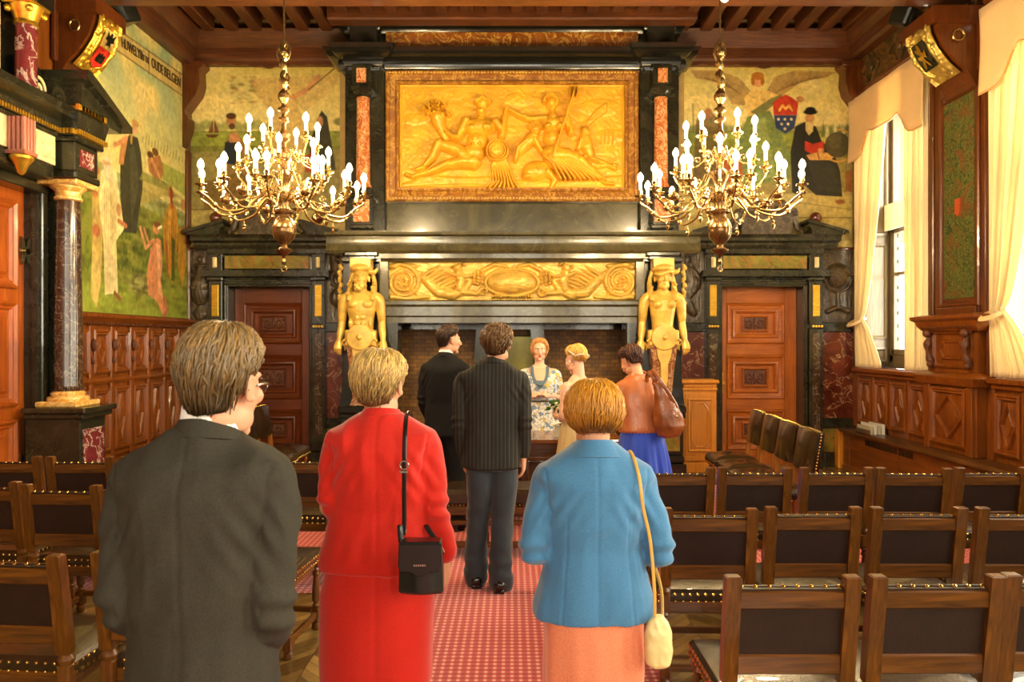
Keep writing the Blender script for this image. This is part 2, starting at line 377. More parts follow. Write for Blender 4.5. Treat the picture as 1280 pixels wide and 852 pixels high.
# --- windows of the right wall
M_WINW = m_wood('grey_window_oak', '#4a3e2c', '#7c6c50', 'z', .4)
M_SPANE = m_plain('bright_blind', '#efe6c8', .7)
def window(n, ya, yb, full):
    X = XR+.42
    r = empty('window_%d' % n, (X, (ya+yb)/2, 0), kind='structure'); off = (ya+yb)/2
    q = MB(); 
    def B(y0, y1, z0, z1, d0=-.04, d1=.06, bb=.008): q.box(d0, d1, y0-off, y1-off, z0, z1, bb)
    B(ya, ya+.09, 1.42, 4.87); B(yb-.09, yb, 1.42, 4.87); B(ya, yb, 1.34, 1.52); B(ya, yb, 4.75, 4.87); B(ya, yb, 3.18, 3.42, -.08)
    m = (ya+yb)/2; B(m-.06, m+.06, 1.42, 3.2, -.06)
    q.build('window_frame', M_WINW, r)
    for (a, c) in ((ya+.09, m-.06), (m+.06, yb-.09)):
        q = MB()
        for (z0, z1) in ((1.52, 3.18),):
            B(a, a+.055, z0, z1, -.055, .03, .006); B(c-.055, c, z0, z1, -.055, .03, .006); B(a, c, z0, z0+.07, -.055, .03, .006); B(a, c, z1-.06, z1, -.055, .03, .006); B(a, c, 2.56, 2.60, -.04, .02, .004)
        q.build('casement', M_WINW, r)
        q = MB(); q.box(-.008, .0, a-off, c-off, 1.52, 3.18); q.box(-.008, 0, a-off, c-off, 3.42, 4.75); q.build('pane', M_GLASS, r)
        # leading came lines at the pane edge
        q = MB()
        for k in range(9): z = 1.7+k*.17; q.box(-.012, .004, c-off-.055, c-off-.04, z, z+.05)
        q.build('lead_came', M_WINW, r)
    q = MB(); q.box(-.075, -.06, m-.30-off, m-.18-off, 1.545, 1.565, .004); q.lathe((-.07, m-.2-off, 1.555), [(.012, -.02), (.012, .02)], 8, 'x'); q.build('window_handle', M_SILVER, r)
    q = MB(); q.box(-.47, -.04, ya-off, yb-off, 1.30, 1.335, .01); q.build('window_sill', M_PANELY, r)
    # panelled reveal
    q = MB()
    for yy, sgn in ((yb, -1), (ya, 1)):
        q.box(-.44, -.04, yy-off, yy+sgn*.02-off, 1.34, 4.87)
        for (z0, z1) in ((1.40, 1.62), (1.72, 3.0), (3.1, 4.7)):
            q.frame(-.40, -.07, z0, z1, [(0, .0), (0, .02), (.03, .03), (.05, .01), (.05, 0)], lambda u, v, h: (u, yy+sgn*(.02+h)-off, v))
    q.build('window_reveal', M_WINW, r)
    q = MB(); q.box(-.12, -.10, ya+.03-off, yb-.03-off, 3.16, 3.50); q.build('blind', M_SPANE, r)
for i, (a, c) in enumerate(WINS): window(i+1, a, c, i < 2)
for k, (x0, x1) in enumerate(((-3.45, -1.75), (-.7, 1.0), (2.05, 3.75))):  # unseen windows added to the rear wall for the fill light
    r = empty('window_%d' % (6+k), ((x0+x1)/2, -4.2, 0), kind='structure'); h = (x1-x0)/2; q = MB()
    for xx in (-h, -.04, h-.08): q.box(xx, xx+.08, -.05, .05, 1.5, 4.9, .01)
    for z in (1.5, 3.2, 4.8): q.box(-h, h, -.05, .05, z, z+.1, .01)
    q.build('window_frame', M_WINW, r); q = MB(); q.box(-h, h, -.004, .004, 1.5, 4.9); q.build('pane', M_GLASS, r)
# --- right wall dressing: frieze, casings, dado, ledge
b = MB()
for a, c in WINS[:3]:
    b.box(XR-.05, XR+.01, a-.10, a, 1.33, 4.97, .012); b.box(XR-.05, XR+.01, c, c+.10, 1.33, 4.97, .012); b.box(XR-.06, XR+.01, a-.1, c+.1, 4.87, 5.0, .02)
    b.box(XR-.08, XR+.01, a-.1, c+.1, 4.97, 5.03, .01)
tag(b.build('trim_7', m_wood('window_casing_oak', '#46200a', '#743c12', 'z', .3)), kind='structure')
M_FRZ = Nt('painted_frieze'); v = M_FRZ.coord(); n = M_FRZ.noise(v, 5, 5, .6, 2.0)
M_FRZ.col(M_FRZ.ramp(n.outputs[0], [(.35, C('#2c2410')), (.5, C('#4b3a18')), (.56, C('#7b4f24')), (.62, C('#3b3216'))])); M_FRZ.pr(.5); M_FRZ.bump(n.outputs[0], .5, .02)
b = MB()
b.box(XR-.02, XR+.01, -4, 9.75, 5.03, 5.44)
for k in range(9):
    y = 9.3-k*.68
    b.tube([(XR-.03, y+.17*cos(a)*(1+.25*cos(4*a)), 5.235+.15*sin(a)*(1+.25*cos(4*a))) for a in [i*2*pi/32 for i in range(33)]], .013, 6)
    b.sphere((XR-.03, y, 5.235), .05, 8, 6, (.5, 1, 1))
tag(b.build('trim_8', M_FRZ.m), kind='structure')
def dado_panel(q, y0, y1, z0, z1, x, diamond=True, s=-1):
    f = lambda u, v, h: (x+s*h, u, v)
    q.frame(y0, y1, z0, z1, [(0, 0), (0, .035), (.02, .045), (.035, .03), (.05, .035), (.065, .008), (.065, 0)], f)
    if diamond:
        cy, cz, hy, hz = (y0+y1)/2, (z0+z1)/2, (y1-y0)/2-.075, (z1-z0)/2-.08
        for (a, c) in (((cy-hy, cz), (cy, cz+hz)), ((cy, cz+hz), (cy+hy, cz)), ((cy+hy, cz), (cy, cz-hz)), ((cy, cz-hz), (cy-hy, cz))):
            d = Vector((c[0]-a[0], c[1]-a[1])).normalized(); nn = Vector((-d.y, d.x))*.022
            P = [(x, a[0]+nn.x, a[1]+nn.y), (x, a[0]-nn.x, a[1]-nn.y), (x+s*.03, a[0]-nn.x*.3, a[1]-nn.y*.3), (x+s*.03, a[0]+nn.x*.3, a[1]+nn.y*.3)]
            Q = [(x, c[0]+nn.x, c[1]+nn.y), (x, c[0]-nn.x, c[1]-nn.y), (x+s*.03, c[0]-nn.x*.3, c[1]-nn.y*.3), (x+s*.03, c[0]+nn.x*.3, c[1]+nn.y*.3)]
            q.rings([P, Q])
        # inner raised lozenge
        q.add([(x, cy-hy*.72, cz), (x, cy, cz+hz*.72), (x, cy+hy*.72, cz), (x, cy, cz-hz*.72), (x+s*.02, cy-hy*.5, cz), (x+s*.02, cy, cz+hz*.5), (x+s*.02, cy+hy*.5, cz), (x+s*.02, cy, cz-hz*.5)],
              [(4, 5, 6, 7), (0, 1, 5, 4), (1, 2, 6, 5), (2, 3, 7, 6), (3, 0, 4, 7)])
b = MB()
Xd = XR-.02
b.box(Xd, XR, -4, 9.75, .55, 1.33)
for a, c in WINS:
    b.box(Xd-.09, XR, a-.02, c+.02, 1.29, 1.345, .012); b.box(Xd-.05, XR, a, c, 1.24, 1.29, .01)
    n = 4; w_ = (c-a)/n
    for k in range(n): dado_panel(b, a+k*w_+.03, a+(k+1)*w_-.03, .62, 1.20, Xd)
    for k in range(n+1): b.box(Xd-.03, XR, a+k*w_-.02, a+k*w_+.02, .55, 1.24, .006)
b.box(Xd-.03, XR, 9.62, 9.75, .55, 1.9, .01); b.box(Xd-.06, XR, 9.6, 9.75, 1.86, 1.97, .02); b.box(Xd-.05, XR, 9.6, 9.75, 1.26, 1.36, .02)
tag(b.build('trim_9', M_PANEL), kind='structure')
M_LEDGE = m_wood('worn_ledge_oak', '#3e2610', '#7c5228', 'y', .3)
b = MB(); b.box(XR-.30, XR, -4, 9.58, .50, .55, .012); b.box(XR-.32, XR-.3, -4, 9.58, .505, .54, .008)
lg = b.build('radiator_bench', M_LEDGE); tag(lg, 'long low oak ledge covering the radiators beneath the right wall windows', 'ledge')
b = MB(); b.box(XR-.25, XR, -4, 9.58, 0, .50); 
for k in range(8): b.box(XR-.262, XR-.25, 9.4-k*1.2, 9.42-k*1.2, .03, .49)
b.box(XR-.27, XR, -4, 9.58, 0, .07, .01); b.build('casing', M_PANELY, lg)
b = MB()
for k in range(3):
    y0 = 8.95-k*2.2; b = MB()
    for j in range(24): b.box(XR-.256, XR-.25, y0-j*.045, y0-j*.045+.03, .40, .47)
    b.build('vent_grille', M_BLACKP, lg)
# electric sockets on a pale box end
b = MB(); b.box(XR-.30, XR-.02, 9.61, 9.74, .0, .52, .01); sk = tag(b.build('socket_box', M_PALE), 'pale oak box with two black sockets in the right corner by the ledge', 'socket box')
for k in (0, 1):
    b = MB(); b.box(XR-.24+k*.10, XR-.18+k*.10, 9.598, 9.612, .24, .36, .006); b.lathe((XR-.21+k*.10, 9.599, .30), [(.02, 0), (.02, -.004), (.008, -.004)], 12, 'y'); b.build('socket', M_BLACKP, sk)
# pier between the windows
def pier(ya, yb, full):
    off = (ya+yb)/2; X = XR
    t = empty('trim_%d' % (20+int(ya*2)), (X, off, 0), kind='structure')
    h = (yb-ya)/2; q = MB()
    # lower stage
    q.box(-.13, 0, -h+.10, h-.10, .55, 1.27, .01)
    dado_panel(q, -.30, .30, .62, 1.22, -.13)
    for s in (-1, 1): q.box(-.17, 0, s*(h-.16)-.05, s*(h-.16)+.05, .55, 1.27, .01)
    q.sweep([(0, h-.06), (-.17, h-.06), (-.17, -h+.06), (0, -h+.06)], [(-.02, 1.24), (.03, 1.25), (.05, 1.30), (.06, 1.33), (.03, 1.36), (-.02, 1.38)])
    q.box(-.165, 0, -h+.065, h-.06, 1.25, 1.37)
    q.box(-.10, 0, -h+.12, h-.12, 1.37, 1.83)
    q.frame(-.33, .33, 1.42, 1.80, [(0, 0), (0, .02), (.02, .03), (.04, .0)], lambda u, v, h_: (-.10-h_, u, v))
    # hexagonal raised panel
    P = [(-.26, 1.61), (-.17, 1.50), (.17, 1.50), (.26, 1.61), (.17, 1.72), (-.17, 1.72)]
    q.rings([[(-.10, a, c) for a, c in P], [(-.125, a*.9, 1.61+(c-1.61)*.85) for a, c in P], [(-.125, a*.75, 1.61+(c-1.61)*.7) for a, c in P], [(-.11, a*.68, 1.61+(c-1.61)*.6) for a, c in P]])
    q.sweep([(0, -h+.06), (-.14, -h+.06), (-.14, h-.06), (0, h-.06)][::-1][::-1], [(0, 1.80), (-.02, 1.82), (-.05, 1.86), (-.06, 1.90), (-.10, 1.93), (-.10, 1.96), (0, 1.98)])
    q.box(-.14, 0, -h+.06, h-.06, 1.82, 1.97)
    q.build('pier_dado', M_PANEL, t)
    q = MB()
    for s in (-1, 1):   # little carved volutes
        pts = [(-.13-.05*sin(u*pi), s*(h-.20), 1.46+.34*u) for u in [i/10 for i in range(11)]]
        q.tube(pts, [.03+.012*sin(i*1.3) for i in range(11)], 8); q.sphere((-.18, s*(h-.20), 1.78), .045, 10, 8); q.sphere((-.15, s*(h-.20), 1.45), .035, 10, 8)
    q.build('carved_volute', M_CARVE, t)
    q = MB()
    for k in range(22): y = -h+.1+k*(2*h-.2)/21.5; q.box(-.185, -.15, y, y+.022, 1.835, 1.862)
    q.build('dentil', M_CARVE, t)
    q = MB(); q.box(-.04, 0, -h+.10, h-.10, 1.97, 4.98, .008)
    q.frame(-.36, .32, 2.05, 4.30, [(0, 0), (0, .02), (.015, .03), (.04, .03), (.055, .01), (.085, .01), (.10, -.0)], lambda u, v, h_: (-.04-h_, u, v))
    q.box(-.10, -.04, -.36, .32, 1.97, 2.05, .01)
    q.build('pilaster', MATS['window_casing_oak'], t)
    q = MB(); q.box(-.052, -.04, -.27, .23, 2.14, 4.20)
    q.build('tapestry_panel', M_TAP, t)
    q = MB()
    for k in range(9): q.lathe((-.06, -.24+k*.055, 4.24), [(.018, -.02), (.022, 0), (.018, .02)], 8)
    q.box(-.09, -.04, -.28, .24, 4.27, 4.34, .01); q.build('carved_band', M_CARVE, t)
    q = MB(); q.prism([(-.055, 3.02), (-.055, 3.17), (.03, 3.17), (.03, 3.02), (-.012, 2.99)], 'x', -.062, -.05); q.build('shield', m_plain('tapestry_shield_red', '#b04a20', .6, bump=.4), t)
    return t
tp = Nt('green_tapestry'); v = tp.coord((1, 1, 1)); n = tp.noise(v, 9, 4, .6, 3.5); n2 = tp.noise(v, 5, 3, .5, 1)
c1 = tp.ramp(n.outputs[0], [(.38, C('#22330e')), (.48, C('#3f5218')), (.53, C('#77702c')), (.58, C('#33461a')), (.70, C('#5c2a12'))]); tp.col(tp.mix(tp.ramp(n2.outputs[0], [(.5, (0, 0, 0)), (.65, (.6, .6, .6))]), c1, C('#7a3a18'))); tp.pr(.7); tp.bump(n.outputs[0], .4, .01); M_TAP = tp.m
for (a, c) in ((6.93, 7.97), (4.22, 5.26), (1.51, 2.55)): pier(a, c, True)
# --- curtains and valances
def drape(name, X, ya, yb, z0, z1, tie=None, tie_y=None, label='', folds=7, group='cream curtains', amp=.035):
    """tie: (z, width) gathers the drop towards tie_y"""
    nz, ny = 60, folds*10; V = []; F = []
    for i in range(nz+1):
        z = z1+(z0-z1)*i/nz
        a, c = ya, yb; k = 1.0
        if tie:
            zt, wt, side = tie
            if z > zt: u = (z-zt)/(z1-zt); s = u**.55
            else: u = (zt-z)/max(zt-z0, .01); s = .75*min(1, u*1.1)**.6
            wdt = wt+(yb-ya-wt)*s
            if side > 0: a, c = yb-wdt, yb
            else: a, c = ya, ya+wdt
            k = max(.5, s)
        for j in range(ny+1):
            v = j/ny; y = a+(c-a)*v; ph = v*folds*2*pi
            x = X+amp*k*(sin(ph)+.35*sin(ph*2.3+z*.8))-(.05*(1-k) if tie else 0)
            V.append((x, y+.01*cos(ph*.7+z), z))
    for i in range(nz):
        for j in range(ny): p = i*(ny+1)+j; F.append((p, p+1, p+ny+2, p+ny+1))
    q = MB(); q.add(V, F); o = q.build(name, M_CURT, smooth=180)
    m = o.modifiers.new('thick', 'SOLIDIFY'); m.thickness = .004
    tag(o, label, 'curtain', group)
    if tie:
        zt, wt, side = tie; yc = (yb-wt/2) if side > 0 else (ya+wt/2); q = MB()
        q.tube([(X-.02+.10*cos(t_)-.03, yc+(wt/2+.03)*sin(t_), zt-.02+.05*cos(t_)) for t_ in [k*2*pi/24 for k in range(25)]], .028, 8, .4, up=(0, 0, 1)); q.build('tieback', M_VAL, o)
    return o
def valance(X, ya, yb, zt, label):
    ny = 60; V = []; F = []
    for j in range(ny+1):
        v = j/ny; e = min(v, 1-v); y = ya+(yb-ya)*v
        s = 1/(1+math.exp((e-.22)*38)); zb = zt-.56-.27*s+.05*math.exp(-((e-.30)/.05)**2)*.8
        x = X+.006*sin(v*17)
        for z in np.linspace(zt, zb, 9): V.append((x-.01*sin((z-zt)*5), y, z))
    for j in range(ny):
        for i in range(8): p = j*9+i; F.append((p, p+9, p+10, p+1))
    q = MB(); q.add(V, F); o = q.build('curtain_valance', M_VAL, smooth=180); m = o.modifiers.new('thick', 'SOLIDIFY'); m.thickness = .012
    tag(o, label, 'curtain valance'); q = MB()
    pts = [V[j*9+8] for j in range(ny+1)]; q.tube([(p[0]-.004, p[1], p[2]+.01) for p in pts], .012, 6, .6); q.build('piping', m_plain('valance_piping', '#c98f4c', .7), o)
lab = {0: 'far window, nearest the fireplace', 1: 'second window from the fireplace', 2: 'third window from the fireplace'}
for i, (a, c) in enumerate(WINS[:3]):
    valance(XR-.13, a-.05, c+.05, 4.90, 'peach cream scalloped pelmet above the '+lab[i])
    drape('curtain', XR-.05, c-.76, c+.0, 1.36, 4.82, (1.98, .16, 1), None, 'cream curtain tied back on the fireplace side of the '+lab[i], 9, None)
    drape('curtain', XR-.05, a-.03, a+.42, 1.36 if i else 1.36, 4.82, None if i == 0 else (2.02, .16, -1), None, 'cream curtain on the camera side of the '+lab[i], 6, None)
# --- left wall wainscot
b = MB(); Xl = XL+.03
b.box(XL, Xl, 7.0, 9.75, 0, 1.92); b.sweep([(Xl, 9.75), (Xl, 7.0)][::-1], [(0, 1.86), (.03, 1.88), (.06, 1.93), (.09, 1.95), (.09, 1.985), (0, 1.99)])
b.sweep([(Xl, 7.0), (Xl, 9.75)], [(0, 1.24), (.03, 1.25), (.045, 1.28), (.03, 1.31), (0, 1.32)]); b.box(XL, Xl+.05, 7.0, 9.75, 0, .18, .01); b.sweep([(Xl, 7.0), (Xl, 9.75)], [(0, .44), (.03, .46), (.03, .49), (0, .50)])
npn = 7; w_ = 2.75/npn
for k in range(npn):
    y0 = 7.0+k*w_; dado_panel(b, y0+.04, y0+w_-.04, 1.36, 1.82, Xl, True, 1); dado_panel(b, y0+.04, y0+w_-.04, .52, 1.20, Xl, True, 1)
    b.box(Xl, Xl+.035, y0-.03, y0+.03, .18, 1.86, .008)
tag(b.build('trim_10', M_PANEL), kind='structure')
b = MB()
for k in range(npn+1):
    y = 7.0+k*w_; b.sphere((Xl+.06, y, 1.66), .04, 8, 6, (1, .8, 1.6)); b.sphere((Xl+.05, y, 1.50), .028, 8, 6, (1, .8, 1.5))
for k in range(60): b.box(Xl+.03, Xl+.055, 7.02+k*.0455, 7.045+k*.0455, 1.875, 1.90)
tag(b.build('trim_11', M_CARVE), kind='structure')
# corner brackets of the ceiling beams in the back corners
def bracket(name, x, s):
    P = [(0, 5.42), (s*.28, 5.42), (s*.28, 5.34), (s*.24, 5.30), (s*.25, 5.12), (s*.21, 4.98), (s*.12, 4.86), (s*.05, 4.76), (s*.055, 4.70), (s*.09, 4.66), (s*.08, 4.52), (s*.04, 4.40), (s*.03, 4.30), (0, 4.2)]
    q = MB(); q.prism([(x+a, z) for a, z in P], 'y', 9.52, 9.735); q.box(x, x+s*.30, 9.50, 9.735, 5.34, 5.40, .01)
    q.box(x, x+s*.05, 9.6, 9.735, 3.0, 4.25, .01)
    return q.build(name, MATS['window_casing_oak'])
tag(bracket('trim_12', XL, 1), kind='structure'); tag(bracket('trim_13', XR, -1), kind='structure')
# ================================================================ RELIEF TOOLS
class HM:
    """height map in photo-like units; later turned into a displaced grid"""
    def __init__(s, u0, u1, v0, v1, nu, nv):
        s.u0, s.u1, s.v0, s.v1, s.nu, s.nv = u0, u1, v0, v1, nu, nv
        s.U, s.V = np.meshgrid(np.linspace(u0, u1, nu), np.linspace(v0, v1, nv)); s.H = np.zeros_like(s.U)
    def put(s, val, mask, mode='max'):
        if mode == 'add': s.H = s.H+np.where(mask, val, 0)
        else: s.H = np.maximum(s.H, np.where(mask, val, 0))
    def blob(s, cu, cv, ru, rv, h, rot=0, base=0, mode='max'):
        a = radians(rot); du = s.U-cu; dv = s.V-cv; x = (du*cos(a)+dv*sin(a))/ru; y = (-du*sin(a)+dv*cos(a))/rv
        q = 1-x*x-y*y; s.put(base*(q > 0)+h*np.sqrt(np.clip(q, 0, 1)), q > 0, mode)
    def limb(s, pts, rad, h, base=0, mode='max'):
        if not hasattr(rad, '__len__'): rad = [rad]*len(pts)
        for i in range(len(pts)-1):
            (x0, y0), (x1, y1) = pts[i], pts[i+1]; dx, dy = x1-x0, y1-y0; L = dx*dx+dy*dy+1e-9
            t = np.clip(((s.U-x0)*dx+(s.V-y0)*dy)/L, 0, 1); d = np.hypot(s.U-x0-t*dx, s.V-y0-t*dy); r = rad[i]+(rad[i+1]-rad[i])*t
            q = 1-(d/r)**2; s.put((base+h*r/max(rad)*np.sqrt(np.clip(q, 0, 1))), q > 0, mode)
    def groove(s, pts, r, h):
        for i in range(len(pts)-1):
            (x0, y0), (x1, y1) = pts[i], pts[i+1]; dx, dy = x1-x0, y1-y0; L = dx*dx+dy*dy+1e-9
            t = np.clip(((s.U-x0)*dx+(s.V-y0)*dy)/L, 0, 1); d = np.hypot(s.U-x0-t*dx, s.V-y0-t*dy)
            s.H -= h*np.clip(1-(d/r)**2, 0, 1)
    def spiral(s, cx, cy, r, turns, sgn, w, h, a0=0, leaves=True):
        P = []; R = []
        for i in range(int(turns*20)+1):
            u = i/(turns*20); a = a0+sgn*u*turns*2*pi; rr = r*(1-u)**.8+r*.05; P.append((cx+rr*cos(a), cy+rr*sin(a))); R.append(w*(1-.6*u))
        s.limb(P, R, h)
        if leaves:
            for i in range(3, len(P)-4, 4):
                a = atan2(P[i][1]-cy, P[i][0]-cx); k = R[i]*2.1
                s.limb([P[i], (P[i][0]+cos(a+.6*sgn)*k, P[i][1]+sin(a+.6*sgn)*k)], [R[i]*.8, R[i]*.3], h*.8)
    def soft(s, n=1):
        for _ in range(n):
            A = np.pad(s.H, 1, mode='edge'); s.H = (A[1:-1, 1:-1]*4+A[:-2, 1:-1]+A[2:, 1:-1]+A[1:-1, :-2]+A[1:-1, 2:])/8
    def rough(s, amp, cells=40, seed=1):
        r = np.random.RandomState(seed); n = r.rand(cells+2, cells*2+2); yi = (s.V-s.v0)/(s.v1-s.v0)*cells; xi = (s.U-s.u0)/(s.u1-s.u0)*cells*2
        y0 = np.clip(yi.astype(int), 0, cells); x0 = np.clip(xi.astype(int), 0, cells*2); fy = yi-y0; fx = xi-x0
        s.H += amp*((n[y0, x0]*(1-fx)+n[y0, x0+1]*fx)*(1-fy)+(n[y0+1, x0]*(1-fx)+n[y0+1, x0+1]*fx)*fy-.5)
    def mesh(s, name, mat, parent, f, scale=1.0, tint=None):
        """f(u, v, h) arrays -> xyz arrays"""
        X, Y, Z = f(s.U, s.V, s.H*scale); V = np.stack([X.ravel(), Y.ravel(), Z.ravel()], 1)
        i = np.arange((s.nv-1)*(s.nu-1)); r = i//(s.nu-1); c = i % (s.nu-1); a = r*s.nu+c
        F = np.stack([a, a+s.nu, a+s.nu+1, a+1], 1)
        me = bpy.data.meshes.new(name); me.vertices.add(len(V)); me.vertices.foreach_set('co', V.astype('f').ravel())
        me.loops.add(len(F)*4); me.loops.foreach_set('vertex_index', F.astype('i').ravel()); me.polygons.add(len(F)); me.polygons.foreach_set('loop_start', (np.arange(len(F))*4).astype('i'))
        me.update(calc_edges=True); me.shade_smooth(); me.materials.append(mat)
        o = bpy.data.objects.new(name, me); return link(o, parent)
def carve_mesh():
    h = HM(0, 2, 0, 1, 90, 46)
    for sx in (0, 1):
        c = .5 if sx == 0 else 1.5; h.spiral(c, .5, .36, 1.6, 1 if sx else -1, .07, .5, a0=pi*sx)
        h.blob(c+(.42 if sx else -.42)*1, .2, .1, .08, .3); h.blob(c+(.42 if sx else -.42), .8, .1, .08, .3)
    h.blob(1, .5, .16, .3, .6); h.limb([(1, .1), (1, .9)], .06, .4); h.soft(1); return h
CARVE = carve_mesh()
# ================================================================ DOORS OF THE BACK WALL
def door_surround(n, cx, oak, oakh, lab):
    root = empty('door_%d' % n, (cx, YW, 0), kind='structure')
    q = MB(); ow = .545
    # recessed black jamb and lintel
    q.box(-.60, -ow, -.06, .30, 0, 2.50, .01); q.box(ow, .60, -.06, .30, 0, 2.50, .01); q.box(-.60, .60, -.06, .30, 2.43, 2.53, .01)
    for s in (-1, 1): q.box(s*.565, s*.595, -.085, -.05, .0, 2.46, .008)
    q.box(-.595, .595, -.085, -.05, 2.46, 2.50, .008)
    q.box(-.78, .78, -.02, .2, 2.5, 3.06)
    for s in (-1, 1):
        x0, x1 = sorted((s*.60, s*.78)); q.box(x0, x1, -.12, .1, .35, 2.95, .008)
        q.box(x0-.02, x1+.02, -.17, .1, 0, .22, .015); q.box(x0-.01, x1+.01, -.15, .1, .22, .37, .02)
        q.box(x0-.015, x1+.015, -.15, .1, 1.86, 1.93, .012); q.box(x0-.02, x1+.02, -.16, .1, 2.50, 2.56, .015)
    q.sweep([(.82, .1), (.82, -.17), (-.82, -.17), (-.82, .1)], [(0, 2.56), (-.03, 2.58), (0, 2.62), (-.03, 2.64), (-.2, 2.64)] if False else [(0, 2.56), (.01, 2.585), (.03, 2.60), (.03, 2.63), (-.02, 2.64), (-.02, 2.56)])
    q.box(-.80, .80, -.15, .1, 2.56, 2.64, .01)
    q.box(-.80, .80, -.14, .1, 2.86, 2.94, .01)
    # cornice
    q.prism([(.1, 2.93), (-.17, 2.93), (-.20, 2.97), (-.20, 3.0), (-.29, 3.02), (-.29, 3.06), (-.32, 3.10), (.1, 3.10)], 'x', -.95, .95)
    # raking ends of the broken pediment
    for s in (-1, 1):
        P = [(s*1.0, 3.10), (s*.99, 3.13), (s*.52, 3.25), (s*.50, 3.21), (s*.56, 3.17), (s*.56, 3.10)]
        q.prism(P, 'y', -.30, .05); q.prism([(s*1.03, 3.11), (s*1.02, 3.15), (s*.50, 3.30), (s*.49, 3.26)], 'y', -.34, .05)
    q.build('frame', M_BLACK, root)
    q = MB(); q.box(-.56, .56, -.135, .0, 2.665, 2.84, .004); q.build('frieze_panel', M_GREENM, root)
    for s in (-1, 1):
        q = MB(); q.box(s*.69-.045, s*.69+.045, -.128, -.1, 2.03, 2.45, .004)
        for k in range(10): q.box(s*.69-.045, s*.69+.045, -.134, -.12, 2.04+k*.041, 2.068+k*.041, .003)
        q.build('gilt_inset', M_GOLD, root)
        q = MB(); q.box(s*.69-.05, s*.69+.05, -.128, -.1, .45, 1.80, .004); q.build('marble_inset', M_DKVAR, root)
        q = MB(); q.box(s*.69-.03, s*.69+.03, -.148, -.13, 2.68, 2.82, .008); q.rings([[(s*.69+a*.024, -.148, 2.75+c*.06) for a, c in ((-1, -1), (1, -1), (1, 1), (-1, 1))], [(s*.69+a*.008, -.165, 2.75+c*.03) for a, c in ((-1, -1), (1, -1), (1, 1), (-1, 1))]]); q.build('cream_jewel', M_CREAMST, root)
        q = MB()
        for k in range(6): q.box(s*.69-.10+k*.034, s*.69-.075+k*.034, -.175, -.14, 2.945, 2.975, .004)
        for k in range(4): q.sphere((s*.69-.055+k*.037, -.155, 1.895), .017, 8, 6, (1, .7, 1.1))
        q.build('gilt_dentils', M_GOLD, root)
    # centre block and finials
    q = MB(); q.box(-.34, .34, -.22, .02, 3.10, 3.42, .01); q.box(-.38, .38, -.26, .02, 3.40, 3.46, .012); q.box(-.28, .28, -.2, .02, 3.46, 3.56, .02); q.build('attic_block', M_GREYREL, root)
    for s in (-1, 1):
        q = MB(); pts = [(s*(.36+.13*u), -.16, 3.38-.25*u**.6+.02*sin(u*9)) for u in [i/10 for i in range(11)]]; q.tube(pts, [.05-.02*i/10 for i in range(11)], 8)
        q.sphere((s*.37, -.17, 3.40), .06, 10, 8); q.build('volute', M_GREYREL, root)
        q = MB(); q.lathe((s*.68, -.12, 3.24), [(.06, -.10), (.06, -.05), (.03, -.03), (.025, 0), (.045, .015)], 14); q.sphere((s*.68, -.12, 3.345), .078, 16, 12); q.build('ball_finial', MATS['finial'], root)
    # leaf
    lf = MB(); Y0 = .20
    lf.box(-ow, ow, Y0+.02, Y0+.07, .0, 2.43)
    PAN = [(1.66, 2.22), (.90, 1.50), (.20, .75)]
    for x0, x1 in ((-ow, -.42), (.38, ow)): lf.box(x0, x1, Y0-.02, Y0+.02, 0, 2.43, .006)
    leaf = lf.build('door_leaf', oak, root)
    r = MB()
    zz = [0, .20, .75, .90, 1.50, 1.66, 2.22, 2.43]
    for k in range(0, 8, 2): r.box(-.42, .38, Y0-.018, Y0+.02, zz[k], zz[k+1], .006)
    for z0, z1 in PAN:
        f = lambda u, v, h: (u, Y0+.02-h, v)
        r.frame(-.42, .38, z0, z1, [(0, .04), (.015, .055), (.03, .045), (.04, .02), (.075, .012), (.09, .04), (.11, .045), (.13, .03), (.14, .012), (.14, 0)], f)
        r.frame(-.20, .16, z0+.17, z1-.17, [(0, 0), (0, .03), (.012, .04), (.025, .025), (.025, .01)], f)
        for a, c in ((-.25, z0+.12), (.21, z0+.12), (-.25, z1-.12), (.21, z1-.12), (-.02, z0+.10), (-.02, z1-.10)): r.lathe((a, Y0+.02, c), [(.022, 0), (.022, -.012), (.01, -.018), (.0, -.018)], 10, 'y')
    r.build('door_rail', oakh, leaf)
    for z0, z1 in PAN:
        CARVE.mesh('carved_panel', M_CARVE, leaf, lambda u, v, h: (-.175+u*.155, Y0+.012-h, z0+.195+v*(z1-z0-.39)), .05)
    q = MB(); q.lathe((-.49, Y0-.02, 1.12), [(.012, 0), (.012, -.04), (.028, -.05), (.03, -.065), (.018, -.08), (0, -.082)], 12, 'y'); q.box(-.51, -.47, Y0-.028, Y0-.018, .98, 1.25, .006)
    q.sphere((-.49, Y0-.03, 1.0), .02, 8, 6); q.sphere((-.49, Y0-.03, 1.24), .022, 8, 6); q.build('door_handle', M_GOLD, leaf)
    return root
m_plain('finial', '#5c2a18', .25, 0, .6, .2, 6, coat=.3)
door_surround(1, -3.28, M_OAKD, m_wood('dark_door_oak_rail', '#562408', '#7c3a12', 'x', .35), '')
door_surround(2, 3.38, M_OAK, M_OAKH, '')
